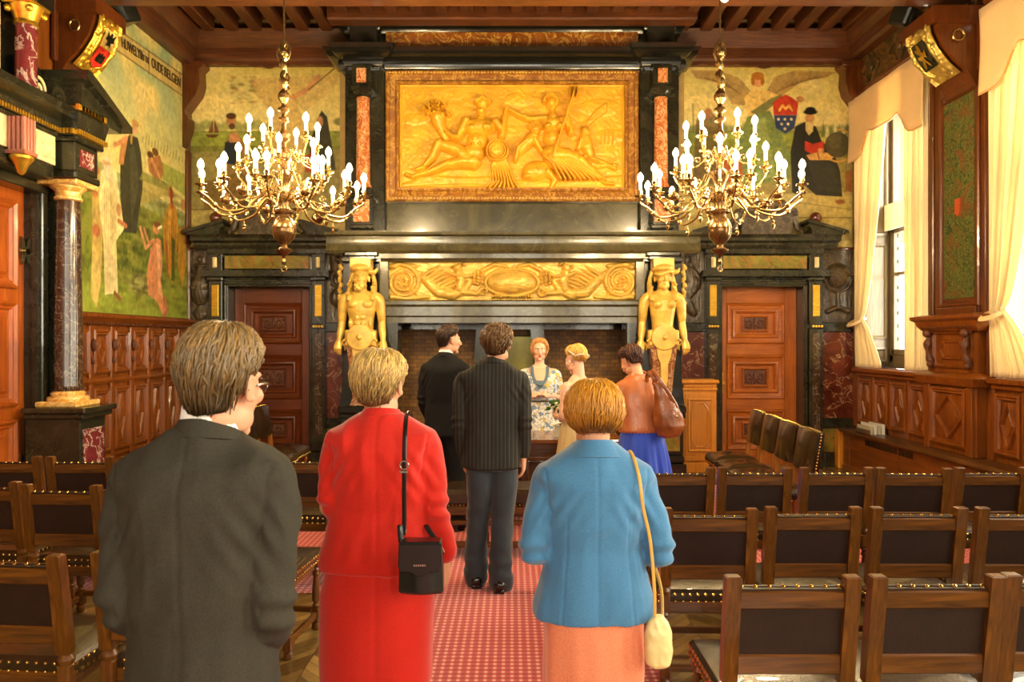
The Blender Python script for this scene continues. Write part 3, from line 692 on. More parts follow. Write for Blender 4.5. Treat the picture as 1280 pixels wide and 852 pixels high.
# sculpted stone relief pictures at either end of the wall (urn left, globe right, draped forms between)
def stone_relief(kind, x0, x1, z0, z1, label):
    W_ = x1-x0; H_ = z1-z0; h = HM(0, W_, 0, H_, int(W_*130), int(H_*130)); c = W_/2
    if kind == 'urn':
        h.limb([(c, .10), (c, .2)], [.10, .04], .04); h.blob(c, .42, .14, .22, .09); h.limb([(c, .6), (c, .72)], [.07, .05], .06); h.blob(c, .74, .09, .025, .06); h.blob(c, .82, .03, .05, .05)
        for s in (-1, 1): h.limb([(c+s*.12, .5), (c+s*.2, .55), (c+s*.17, .68), (c+s*.06, .66)], .02, .03)
        h.limb([(c-.11, .44), (c, .40), (c+.11, .44)], .015, .02, .07)
    elif kind == 'globe':
        h.blob(c, .60, .17, .17, .12); h.limb([(c-.2, .60), (c-.14, .44), (c, .37), (c+.14, .44), (c+.2, .60)], .018, .04); h.limb([(c, .37), (c, .16)], [.03, .03], .05); h.limb([(c-.14, .12), (c, .18), (c+.14, .12)], .03, .05)
        h.limb([(c-.2, .61), (c+.2, .61)], .016, .02, .10)
    else:
        h.limb([(c-.12, .95), (c-.05, .7), (c+.1, .5), (c-.06, .3), (c+.1, .1)], [.05, .09, .11, .1, .05], .07); h.spiral(c, .55, .16, 1.5, 1, .03, .05)
        h.blob(c-.02, .82, .07, .08, .07)
    h.rough(.012, 14, 3); h.soft(1)
    return h
for kind, x0, x1, par in (('urn', -4.36, -4.07, None), ('globe', 4.19, 4.62, None), ('drape', -2.47, -2.15, None), ('drape', 2.15, 2.56, None)):
    h = stone_relief(kind, x0, x1, 1.98, 3.0, ''); o = h.mesh('stone_relief', M_GREYREL, wb, lambda u, v, hh, x0=x0: (x0+u, YW-.004-hh, 1.98+v), 1.0)
# ================================================================ CHIMNEYPIECE
M_BLACKLIT = m_marble('candlelit_black_marble', '#3a3620', '#5c5536', '#7c734c', 1.8, .01, .2, .35)  # black marble with the olive of candle reflections put into its colour
CP = empty('chimneypiece', (0, 9.3, 0)); tag(CP, 'monumental black and gilded marble chimneypiece rising from floor to ceiling', 'fireplace')
def cp(q, name, mat, smooth=32): 
    o = q.build(name, mat, CP, smooth); o.location = (0, -9.3, 0); return o
# upper breast
q = MB()
q.box(-2.14, 2.14, 9.30, 9.6, 2.9, 5.75)
for s in (-1, 1):
    x = s*1.885
    q.box(x-.25, x+.25, 9.20, 9.32, 3.08, 5.2, .01); q.box(x-.16, x+.16, 9.17, 9.3, 4.80, 5.17, .01)
    q.box(x-.15, x+.15, 8.99, 9.25, 3.10, 3.16, .015); q.box(x-.125, x+.125, 9.01, 9.25, 3.14, 3.50, .008); q.box(x-.15, x+.15, 8.99, 9.25, 3.50, 3.54, .012); q.box(x-.12, x+.12, 9.02, 9.25, 3.54, 3.63, .015)
    q.box(x-.12, x+.12, 9.0, 9.25, 4.90, 5.16, .008); q.box(x-.14, x+.14, 8.98, 9.25, 4.84, 4.90, .015)
    q.box(x-.20, x+.20, 9.16, 9.32, 4.80, 4.86, .01)
    xi = s*1.66; q.box(xi-.03, xi+.03, 9.24, 9.32, 3.1, 5.15, .01)
cp(q, 'breast', M_BLACK)
q = MB(); path = [(2.15, 9.7), (2.15, 9.30), (2.06, 9.30), (2.06, 9.18), (1.71, 9.18), (1.71, 9.30), (-1.71, 9.30), (-1.71, 9.18), (-2.06, 9.18), (-2.06, 9.30), (-2.15, 9.30), (-2.15, 9.7)]
path = path[::-1]
path2 = [(x, y) for x, y in path]
q.sweep(path2, [(-.1, 5.14), (.02, 5.14), (.03, 5.18), (.06, 5.19), (.08, 5.23), (.08, 5.27), (.14, 5.29), (.20, 5.33), (.20, 5.37), (.24, 5.41), (-.1, 5.42)])
q.sweep(path2, [(-.1, 5.66), (.02, 5.66), (.04, 5.70), (.07, 5.72), (.07, 5.76), (.12, 5.79), (.15, 5.84), (.15, 5.88), (-.1, 5.88)])
for s in (-1, 1): q.box(s*1.885-.17, s*1.885+.17, 9.10, 9.32, 5.42, 5.70, .01)
cp(q, 'upper_cornice', M_BLACKP)
q = MB(); q.box(-1.62, 1.62, 9.255, 9.32, 5.42, 5.665); cp(q, 'marble_frieze', M_OCHREM)
q = MB(); q.box(-1.62, 1.62, 9.25, 9.32, 3.08, 3.47, .012); cp(q, 'plinth_panel', M_BLACKLIT)
for s in (-1, 1):
    x = s*1.885; q = MB(); q.lathe((x, 9.12, 0), [(.105, 3.63), (.105, 3.66), (.09, 3.69), (.088, 3.9), (.08, 4.72), (.085, 4.76), (.08, 4.78)], 24); cp(q, 'column_shaft', M_ROSE)
    q = MB(); q.lathe((x, 9.12, 0), [(.082, 4.77), (.10, 4.78), (.085, 4.80), (.12, 4.83), (.13, 4.85)], 24); cp(q, 'column_capital', M_BLACK)
    q = MB(); q.box(x-.06, x+.06, 8.985, 9.01, 4.93, 5.11, .006); cp(q, 'rose_inset', M_ROSE); q = MB(); q.box(x-.10, x+.10, 8.995, 9.015, 3.19, 3.47, .006); cp(q, 'rose_inset', M_ROSE)
# relief frame
f = lambda u, v, h: (u, 9.30-h, v)
q = MB(); q.frame(-1.62, 1.62, 3.487, 5.165, [(0, 0), (0, .09), (.02, .11), (.05, .11), (.06, .08), (.12, .07), (.15, .10), (.17, .10), (.175, .05), (.19, .02)], f)
cp(q, 'relief_frame', m_marble('brown_gilt_frame_stone', '#7c4c1c', '#a56d28', '#d9a94a', 5, .04, .3, .8))
q = MB()
def beads(u0, u1, v, n, r=.014, hh=.105):
    for k in range(n): q.sphere((u0+(u1-u0)*(k+.5)/n, 9.30-hh, v), r, 6, 4)
beads(-1.58, 1.58, 3.525, 78); cp(q, 'egg_moulding', M_GILT); q = MB(); beads(-1.58, 1.58, 5.128, 78); cp(q, 'egg_moulding', M_GILT)
q = MB(); q.frame(-1.445, 1.445, 3.66, 4.992, [(0, 0), (0, .05), (.012, .06), (.028, .05), (.04, .01)], f); cp(q, 'gilt_fillet', M_GILT2)
def big_relief():
    h = HM(500, 780, 110, 242, 620, 300)
    # background ground, clouds, waves
    for k in range(9): h.limb([(505+k*4, 232-k*1.2), (560+k*10, 226+2*sin(k)), (640, 228+k), (775, 236-k*1.7)], 3, 1.1)
    for (x, y, r) in ((520, 150, 10), (650, 125, 12), (750, 135, 16), (765, 170, 12)): h.blob(x, y, r*1.6, r*.7, .7)
    def fig_limb(p, r, hh=9, b=0): h.limb(p, r, hh, b)
    # river god
    h.blob(603, 132, 7.5, 9, 9); h.blob(602, 142, 6, 6, 9.5)
    for k in range(9): h.blob(596+k*2, 124+2.5*abs(k-4)*.6, 3, 3, 9)
    fig_limb([(602, 143), (601, 156)], [5, 8], 8)
    h.blob(600, 160, 21, 12, 9); h.blob(590, 163, 9, 7, 10.5); h.blob(608, 162, 9, 7, 10.5); h.blob(597, 178, 13, 14, 9, 10); h.blob(592, 192, 15, 12, 9)
    for (x, y) in ((593, 176), (601, 175), (592, 184), (600, 183)): h.blob(x, y, 4, 4, 10.3)
    fig_limb([(583, 153), (577, 167), (573, 174)], [6, 6, 5], 10); fig_limb([(573, 174), (566, 173), (560, 168)], [5, 4.2, 3.5], 10); h.blob(559, 167, 4, 3, 9.5)
    fig_limb([(620, 154), (627, 164), (627, 172)], [6, 5.5, 5], 9); fig_limb([(627, 172), (630, 156), (632, 141)], [5, 4.2, 3.5], 9); h.blob(633, 138, 4, 3.5, 8)
    fig_limb([(588, 202), (572, 188), (549, 181)], [10, 9, 7], 10); fig_limb([(549, 181), (541, 198), (529, 211)], [7, 5.5, 3.5], 9); fig_limb([(530, 211), (522, 213)], [3.5, 3], 7)
    fig_limb([(592, 204), (575, 204), (560, 207)], [10, 8.5, 6.5], 11); fig_limb([(560, 207), (538, 216), (516, 222)], [6.5, 5, 3], 9); fig_limb([(516, 222), (508, 219)], [3, 2.5], 6)
    # cornucopia
    fig_limb([(560, 182), (556, 170), (550, 157), (548, 148)], [3, 5.5, 8, 10], 8)
    r = np.random.RandomState(2)
    for k in range(46): a = r.rand()*6.28; d = r.rand()**.5*17; h.blob(546+d*cos(a), 141+d*sin(a)*.75, 2.6, 2.2, 6+3*r.rand())
    # urn with water
    h.blob(622, 190, 15, 16, 8)
    for rr in (13, 10, 7): h.limb([(622+rr*cos(t), 191+rr*sin(t)) for t in np.linspace(0, 6.28, 25)], 1.1, 1.6, 7.5)
    h.blob(624, 190, 5, 5, -5, base=9.5)
    for k in range(8): h.limb([(620+k*1.5, 198), (615+k*3, 210), (617+k*3.6, 228), (606+k*6, 236)], 1.5, 2, 4)
    # goddess
    h.blob(689, 131, 7, 9, 9); 
    for k in range(14): a = pi+k*pi/9; h.blob(688+8*cos(a), 129+9*sin(a)*.9, 3, 3, 8.5)
    fig_limb([(690, 139), (691, 148)], [4, 6], 8); h.blob(691, 156, 16, 10, 8.5); h.blob(685, 161, 6.5, 6, 11); h.blob(699, 161, 6.5, 6, 11); h.blob(690, 174, 11, 13, 9); h.blob(691, 192, 15, 11, 10)
    fig_limb([(680, 150), (667, 151), (655, 149)], [5.5, 4.5, 4], 8); fig_limb([(655, 149), (646, 145), (637, 139)], [4, 3.5, 3], 8)
    fig_limb([(704, 151), (710, 160), (713, 168)], [5.5, 4.5, 4], 9); fig_limb([(713, 168), (711, 157), (709, 147)], [4, 3.5, 3], 9.5)
    h.limb([(716, 120), (690, 200)], 1.4, 2.5, 9.5)
    for s in (-1, 0, 1): h.limb([(716+s*4, 122), (717+s*5, 112)], 1.1, 2, 6)
    fig_limb([(692, 196), (708, 196), (725, 202)], [11, 10, 7.5], 11); fig_limb([(725, 202), (741, 216), (757, 230)], [7.5, 5.5, 3], 9); fig_limb([(757, 230), (766, 231)], [3, 2.4], 6)
    fig_limb([(690, 202), (705, 210), (728, 222)], [10, 9, 6], 9)
    for k in range(10): h.limb([(680+k*5, 198+k*.8), (690+k*5.5, 208+k), (700+k*6, 226)], 1.6, 2.5, 7-.2*k)
    h.limb([(725, 200), (745, 208), (770, 207)], [4, 4, 2], 4); h.limb([(730, 196), (750, 202), (768, 212)], [2, 2.5, 3], 4)
    # child and dolphin
    h.blob(669, 163, 7, 7.5, 7.5); 
    for k in range(8): a = pi+k*pi/7; h.blob(669+7*cos(a), 161+6*sin(a), 2.6, 2.6, 7.5)
    fig_limb([(667, 171), (659, 180), (650, 190)], [7, 8, 6], 7.5); fig_limb([(660, 177), (648, 186), (644, 202)], [4, 3.5, 3], 8.5); fig_limb([(668, 176), (676, 190)], [4, 3.5], 8)
    h.blob(669, 215, 17, 13, 8, -20); h.blob(659, 222, 7, 5, 9); h.blob(672, 214, 3, 3, 9.8); fig_limb([(684, 216), (694, 226), (688, 236)], [6, 4, 3], 7)
    # second child with wing
    h.blob(731, 166, 6.5, 7.5, 7); fig_limb([(731, 174), (733, 184), (737, 194)], [7, 8, 6], 7); fig_limb([(726, 176), (722, 188)], [3.5, 3], 7.5)
    for k in range(5): h.limb([(734, 158-k), (745, 148-k*2), (757, 140-k*2.2)], 1.8, 2.4)
    for k in range(4): h.limb([(750+k*5, 180), (751+k*5, 166)], 1, 1.5)
    h.limb([(655, 120), (650, 112)], 1, 1)
    h.rough(.35, 50, 4); h.soft(1)
    return h
o = big_relief().mesh('gilded_relief', M_GILT2, CP, lambda u, v, h: ((u-640)*9.28/FPX*1.0, 9.262-h-9.3, EYE-(v-426)*9.28/FPX), .016)
# lower chimney: shelf, frieze, architrave
q = MB()
q.prism([(9.6, 2.80), (9.0, 2.80), (8.97, 2.83), (8.955, 2.90), (8.99, 2.905), (8.985, 2.925), (8.99, 3.005), (8.92, 3.01), (8.905, 3.02), (8.90, 3.05), (9.6, 3.055)], 'x', -2.32, 2.35)
q.prism([(9.6, 3.05), (9.05, 3.05), (9.05, 3.09), (9.6, 3.09)], 'x', -2.2, 2.2)
cp(q, 'mantel_shelf', M_BLACKLIT)
q = MB(); q.box(-1.9, 1.9, 9.04, 9.6, 2.74, 2.80); q.prism([(9.4, 2.70), (9.10, 2.70), (9.08, 2.74), (9.05, 2.76), (9.4, 2.76)], 'x', -1.66, 1.66)
q.prism([(9.9, 1.93), (9.12, 1.93), (9.12, 2.00), (9.09, 2.02), (9.09, 2.13), (9.06, 2.16), (9.06, 2.20), (9.10, 2.22), (9.9, 2.22)], 'x', -1.62, 1.62)
q.box(-1.66, 1.66, 9.17, 9.6, 2.2, 2.74)
for s in (-1, 1): q.box(s*1.56, s*1.68, 9.10, 9.4, 2.2, 2.72, .01)
cp(q, 'architrave', M_BLACKLIT)
def frieze_relief():
    h = HM(484, 793, 328, 377, 640, 110); c = 638.5
    for s in (-1, 1):
        X = lambda x: c+s*(x-c) if False else c+s*x
        h.spiral(X(136), 353, 20, 2.2, -s, 3.2, 5, a0=-pi/2, leaves=True); h.spiral(X(136), 353, 11, 1.4, -s, 2.6, 5, a0=pi/3)
        for k in range(7): a = k*.9; h.blob(X(136)+5*cos(a), 353+5*sin(a), 2.6, 2.6, 5)
        h.limb([(X(118), 340), (X(106), 352), (X(92), 365), (X(74), 369), (X(58), 362)], [2, 6, 7.5, 7, 5], 6)
        for k in range(7): h.limb([(X(112-k*5), 346+k*2.6), (X(100-k*5), 338+k*3), (X(92-k*5), 333+k*4)], [2.2, 2, 1], 4)
        h.limb([(X(58), 362), (X(52), 352), (X(62), 347), (X(72), 353)], [4, 3.5, 3, 2], 5)
        # putto
        h.blob(X(68), 336, 5.5, 6, 8); h.limb([(X(67), 342), (X(63), 352), (X(66), 362)], [5, 6, 5.5], 7.5); h.limb([(X(65), 345), (X(56), 347), (X(46), 344)], [2.8, 2.5, 2], 8); h.limb([(X(70), 345), (X(80), 341)], [2.8, 2.2], 7)
        for k in range(4): h.blob(X(60+k*5), 331+k, 2.4, 2.4, 7)
        for k in range(16): h.blob(X(42+3*sin(k*2.1)*2), 340+((k*7) % 17), 2.2, 2.2, 4.5)
        h.limb([(X(60), 366), (X(44), 368), (X(36), 360)], [4, 3, 3], 5)
        h.limb([(X(150), 334), (X(142), 331), (X(120), 333)], [4, 3, 2.4], 4.5); h.blob(X(148), 334, 4.5, 3.5, 5.5)
        h.limb([(X(150), 372), (X(130), 374), (X(104), 372)], [3.5, 2.6, 2.2], 4); h.limb([(X(36), 338), (X(22), 331), (X(8), 333)], [3, 2.6, 2], 5); h.spiral(X(37), 366, 6, 1.3, s, 1.8, 5, leaves=False)
    h.limb([(c+33*cos(t), 354+17*sin(t)) for t in np.linspace(0, 6.3, 40)], 2.6, 5.5)
    for k in range(15): h.blob(c-24+k*3.4, 371.5, 1.6, 2.6, 5.5)
    h.blob(c, 354, 30, 14.5, 10, base=2)
    h.rough(.7, 40, 6); h.soft(1)
    return h
frieze_relief().mesh('scroll_frieze', M_GILT, CP, lambda u, v, h: ((u-638.5)*9.15/FPX, 9.165-h-9.3, 2.21+(377-v)/49*.49), .014)
# fireplace opening
def m_brick():
    t = Nt('brown_firebrick'); v = t.coord((1, 1, 1), (pi/2, 0, 0)); b_ = t.n('ShaderNodeTexBrick'); t.l(v, b_.inputs['Vector']); b_.inputs['Scale'].default_value = 4.5
    b_.inputs['Color1'].default_value = (*C('#6a4818'), 1); b_.inputs['Color2'].default_value = (*C('#8c6424'), 1); b_.inputs['Mortar'].default_value = (*C('#3c280e'), 1); b_.inputs['Mortar Size'].default_value = .015
    n = t.noise(t.coord(), 5, 4); t.col(t.mix(1.0, b_.outputs[0], t.ramp(n.outputs[0], [(.3, (.5, .5, .5)), (.7, (1.3, 1.25, 1.1))]), 'MULTIPLY')); t.pr(.6); return t.m
M_BRICK = m_brick()
q = MB(); q.box(-1.6, 1.6, 10.1, 10.3, 0, 2.2); q.box(-1.75, -1.55, 9.3, 10.2, 0, 2.2); q.box(1.55, 1.75, 9.3, 10.2, 0, 2.2); q.box(-1.6, 1.6, 9.4, 10.3, 2.0, 2.3); cp(q, 'firebox', M_BRICK)
q = MB()
for x0, x1 in ((-1.66, -1.45), (1.45, 1.66)): q.box(x0, x1, 9.12, 9.5, 0, 1.94, .01)
for s in (-1, 1): q.prism([(s*.52-.10, 0), (s*.52+.10, 0), (s*.36+.06, 2.0), (s*.36-.12, 2.0)], 'y', 9.85, 10.1)
q.box(-1.6, 1.6, 9.9, 10.1, 1.86, 2.0)
cp(q, 'fire_surround', M_BLACK)
q = MB(); q.box(-.34, .34, 10.04, 10.1, 0, 1.78, .02); cp(q, 'fireback', m_plain('green_gold_fireback', '#6c6426', .3, .4, .5, .4, 3))
q = MB(); q.box(-1.6, 1.6, 9.0, 10.2, 0, .05, .01); cp(q, 'hearth_slab', m_marble('pale_hearth_stone', '#b59a6a', '#cdb588', '#e9dcb8', 2, .03, .3))
# caryatid pilasters
for s in (-1, 1):
    x = s*1.885
    q = MB(); q.box(x-.29, x+.29, 9.22, 9.7, .9, 2.80, .01); q.box(x-.21, x+.21, 8.97, 9.4, 2.76, 2.815, .012); q.box(x-.17, x+.17, 9.02, 9.4, 2.72, 2.77, .012)
    q.box(x-.28, x+.28, 9.10, 9.4, 2.70, 2.76, .01)
    # slanting back slabs beside the herm
    for k in (-1, 1): q.prism([(x+k*.16, 1.70), (x+k*.20, 1.70), (x+k*.30, .85), (x+k*.10, .85)], 'y', 9.10, 9.24)
    q.box(x-.27, x+.27, 8.88, 9.6, .80, .90, .02); q.box(x-.27, x+.27, 8.92, 9.6, .74, .80, .012); q.box(x-.24, x+.24, 8.95, 9.6, .28, .76, .01)
    q.box(x-.255, x+.255, 8.91, 9.6, .18, .28, .02); q.box(x-.27, x+.27, 8.87, 9.6, 0, .18, .012)
    cp(q, 'pedestal', M_BLACKP)
    q = MB(); q.box(x-.20, x+.20, 8.935, 8.96, .33, .71, .006); cp(q, 'pedestal_inset', M_GREENM)
    q = MB(); R = []
    for z, w_, d in ((.90, .13, .10), (1.0, .10, .09), (1.3, .125, .10), (1.62, .165, .12), (1.70, .17, .12)): R.append([(x-w_, 9.05+d, z), (x-w_, 9.05-d, z), (x+w_, 9.05-d, z), (x+w_, 9.05+d, z)])
    q.rings(R); cp(q, 'herm_shaft', M_ROSE if False else m_marble('brown_rose_marble', '#6c3a20', '#94592e', '#d8b077', 8, .05, .25, .9))
    q = MB(); q.prism([(x-.10, 1.66), (x+.10, 1.66), (x+.08, 1.50), (x+.045, 1.42), (x+.04, 1.22), (x+.02, 1.10), (x, 1.02), (x-.02, 1.10), (x-.04, 1.22), (x-.045, 1.42), (x-.08, 1.50)], 'y', 8.90, 8.96); q.sphere((x, 8.93, 1.04), .03, 10, 8); cp(q, 'gilt_drop', M_GILT)
    q = MB(); pts = [(x+s*.31+.012*sin(k*1.6), 9.2, 2.66-k*.028) for k in range(20)]; 
    for k, p in enumerate(pts): q.sphere(p, .024+.008*sin(k*2.3), 8, 6)
    cp(q, 'fruit_garland', M_GILT)
# ================================================================ LEFT WALL DOORCASE
D3 = empty('door_3', (XL, 6.0, 0), kind='structure')
def d3(q, name, mat): o = q.build(name, mat, D3); o.location = (-XL, -6.0, 0); return o
X0 = XL
q = MB()
q.box(X0, X0+.06, 6.55, 7.02, 0, 3.7); q.box(X0-.3, X0+.09, 6.58, 6.66, 0, 3.12, .01); q.box(X0, X0+.12, 6.70, 6.76, 0, 3.1, .01)
q.box(X0-.3, X0+.10, 5.1, 6.66, 3.05, 3.14, .01); q.box(X0, X0+.28, 5.0, 6.45, 3.14, 3.27, .012)
q.box(X0, X0+.32, 5.0, 6.45, 3.52, 3.56, .01)
q.sweep([(X0, 6.44), (X0+.31, 6.44), (X0+.31, 4.9)][::-1], [(0, 3.56), (.04, 3.60), (.04, 3.65), (.16, 3.68), (.16, 3.72), (.20, 3.76), (0, 3.78)])
q.box(X0, X0+.33, 4.9, 6.44, 3.56, 3.78)
# column block entablature
for (ya, yb) in ((6.43, 6.91),):
    q.box(X0, X0+.46, ya+.04, yb-.04, 3.16, 3.24, .02); q.box(X0, X0+.44, ya+.06, yb-.06, 3.24, 3.50, .008); q.box(X0, X0+.48, ya+.02, yb-.02, 3.50, 3.545, .012)
    q.sweep([(X0, yb-.04), (X0+.46, yb-.04), (X0+.46, ya+.04), (X0, ya+.04)], [(-.02, 3.59), (.05, 3.60), (.05, 3.64), (.15, 3.67), (.16, 3.71), (.19, 3.74), (-.05, 3.75)])
    q.box(X0, X0+.46, ya, yb, 3.54, 3.74)
    q.prism([(ya+.03, 3.74), (ya+.03, 4.06), (ya+.06, 4.06), (yb+.20, 3.79), (yb+.20, 3.74)], 'x', X0, X0+.52)
    q.prism([(ya-.01, 4.04), (ya-.01, 4.12), (ya+.05, 4.12), (yb+.26, 3.82), (yb+.26, 3.76)], 'x', X0, X0+.60)
    # pedestal
    q.box(X0, X0+.55, ya, yb, 0, .14, .02); q.box(X0, X0+.50, ya+.04, yb-.04, .14, 1.0, .008); q.box(X0, X0+.54, ya+.01, yb-.01, .14, .24, .02); q.box(X0, X0+.55, ya, yb, 1.0, 1.05, .012); q.box(X0, X0+.58, ya-.03, yb+.03, 1.05, 1.10, .014)
d3(q, 'doorcase', M_BLACK)
q = MB(); q.box(X0+.498, X0+.506, 6.53, 6.81, .40, .88); q.frame(6.51, 6.83, .38, .90, [(0, 0), (0, .012), (.02, .016), (.02, 0)], lambda u, v, h: (X0+.5+h, u, v)); q.box(X0+.438, X0+.445, 6.56, 6.78, 3.29, 3.45); d3(q, 'marble_inset', M_WINE)
q = MB(); q.lathe((X0+.27, 6.67, 0), [(.12, 1.24), (.125, 1.26), (.118, 1.30), (.118, 1.8), (.10, 3.0)], 32); d3(q, 'column_shaft', M_DKVAR)
q = MB(); q.box(X0+.08, X0+.46, 6.48, 6.86, 1.10, 1.15, .01); q.lathe((X0+.27, 6.67, 0), [(.17, 1.15), (.175, 1.17), (.165, 1.19), (.14, 1.195), (.14, 1.205), (.145, 1.22), (.12, 1.24)], 32)
q.lathe((X0+.27, 6.67, 0), [(.10, 2.99), (.118, 3.0), (.118, 3.02), (.105, 3.03), (.105, 3.07), (.15, 3.11), (.15, 3.13)], 32); q.box(X0+.09, X0+.45, 6.49, 6.85, 3.12, 3.17, .01); d3(q, 'column_base_and_capital', M_YELST)
q = MB(); q.box(X0+.02, X0+.295, 4.9, 6.44, 3.27, 3.52, .0); cf = d3(q, 'carved_frieze', M_WHITEST)
for k in range(2): CARVE.mesh('scroll_carving', M_WHITEST, cf, lambda u, v, h, k=k: (X0+.294+h, 5.02+.94*k+u*.23, 3.28+v*.23), .06)
q = MB()
for k in range(44): q.box(X0+.31, X0+.35, 4.93+k*.0345, 4.95+k*.0345, 3.565, 3.605)
for k in range(14): q.box(X0+.46, X0+.505, 6.45+k*.0335, 6.472+k*.0335, 3.555, 3.60)
for k in range(13): q.box(X0+.04+k*.0335, X0+.062+k*.0335, 6.415, 6.45, 3.555, 3.60)
for k in range(9): q.box(X0+.14+k*.04, X0+.165+k*.04, 6.425, 6.46, 3.755, 3.80)
for k in range(8): q.box(X0+.52, X0+.55, 6.46+k*.05, 6.37+k*.05, 3.75, 3.80)
d3(q, 'gilt_dentils', M_GOLD)
q = MB()   # attic column, its fluted bracket and capital
q.lathe((X0+.25, 6.12, 0), [(.10, 3.78), (.10, 3.80), (.085, 3.83), (.08, 4.38)], 24); d3(q, 'attic_column', M_WINE)
q = MB(); q.lathe((X0+.25, 6.12, 0), [(.08, 4.37), (.095, 4.38), (.085, 4.41), (.12, 4.50), (.13, 4.53)], 16); q.box(X0+.12, X0+.38, 5.99, 6.25, 4.53, 4.56, .008)
for k in range(4): a = pi/4+k*pi/2; q.sphere((X0+.25+.13*cos(a), 6.12+.13*sin(a), 4.49), .03, 8, 6)
q.lathe((X0+.36, 5.90, 0), [(.01, 3.06), (.03, 3.08), (.05, 3.14), (.09, 3.19), (.09, 3.21), (.08, 3.22)], 12)
d3(q, 'gilt_capital', M_GOLD)
q = MB(); q.box(X0+.28, X0+.44, 5.82, 5.98, 3.22, 3.25)
for k in range(4): q.lathe((X0+.42, 5.845+k*.037, 0), [(.018, 3.25), (.018, 3.52)], 8)
for k in range(4): q.lathe((X0+.31+k*.037, 5.835, 0), [(.018, 3.25), (.018, 3.52)], 8)
q.box(X0+.29, X0+.42, 5.84, 5.96, 3.25, 3.52); d3(q, 'fluted_bracket', m_plain('pink_stone', '#a5604c', .4))
q = MB(); q.box(X0, X0+.10, 4.9, 6.25, 3.78, 4.62); q.box(X0, X0+.40, 5.95, 6.27, 4.56, 4.80, .012); q.box(X0, X0+.45, 4.9, 6.32, 4.80, 4.90, .015)
pts = [(X0+.10, 6.28+.10*cos(a)*(1-a/16), 3.98+.14*sin(a)*(1-a/16)) for a in np.linspace(0, 9, 30)]
q.prism([(6.18, 3.78), (6.42, 3.78), (6.44, 3.84), (6.41, 4.0), (6.34, 4.10), (6.18, 4.16)], 'x', X0, X0+.22); d3(q, 'attic_wall', M_BLACKP)
q = MB(); pts = [(X0+.225, 6.31+.10*cos(a)*(1-a/11), 3.92+.11*sin(a)*(1-a/11)) for a in np.linspace(0, 10, 36)]; q.tube(pts, .013, 6); d3(q, 'cream_spiral', M_CREAMST)
q = MB(); q.box(X0+.10, X0+.13, 5.2, 5.99, 3.84, 4.52, .01); sh = d3(q, 'cream_tablet', M_CREAMST)
q = MB(); q.prism([(5.28, 3.94), (5.92, 3.94), (5.95, 4.10), (5.93, 4.40), (5.96, 4.46), (5.28, 4.46)], 'x', X0+.13, X0+.142); d3(q, 'red_shield', m_plain('shield_red', '#c22a18', .5))
q = MB(); q.tube([(X0+.15, 5.86-.03*cos(k*1.1), 4.0+k*.045) for k in range(10)], [.02+.008*sin(k) for k in range(10)], 6, .5); d3(q, 'dark_emblem', M_BLACKP)
# leaf of the left door
q = MB(); q.box(X0-.13, X0-.08, 5.15, 6.60, 0, 3.06)
lf = d3(q, 'door_leaf', m_wood('left_door_oak', '#8c3c0c', '#c2691e', 'z', .35))
q = MB()
def fx(u, v, h): return (X0-.08+h, u, v)
for (za, zb) in ((.12, 1.0), (1.12, 2.05), (2.17, 2.95)):
    q.frame(5.95, 6.46, za, zb, [(0, 0), (0, .03), (.02, .04), (.045, .02), (.06, .02), (.08, .0)], fx); q.frame(6.06, 6.35, za+.11, zb-.11, [(0, 0), (.03, .025), (.04, .025), (.04, .02), (.145, .02)], fx)
q.build('door_panel_moulding', MATS['left_door_oak'], lf).location = (0, 0, 0)
q = MB()
for z in (2.52, .55): q.prism([(6.52, z-.13), (6.56, z-.10), (6.59, z), (6.56, z+.10), (6.52, z+.13), (6.49, z)], 'x', X0-.08, X0-.06); q.sphere((X0-.06, 6.53, z), .03, 8, 6)
q.build('hinge', M_BRASS, lf)
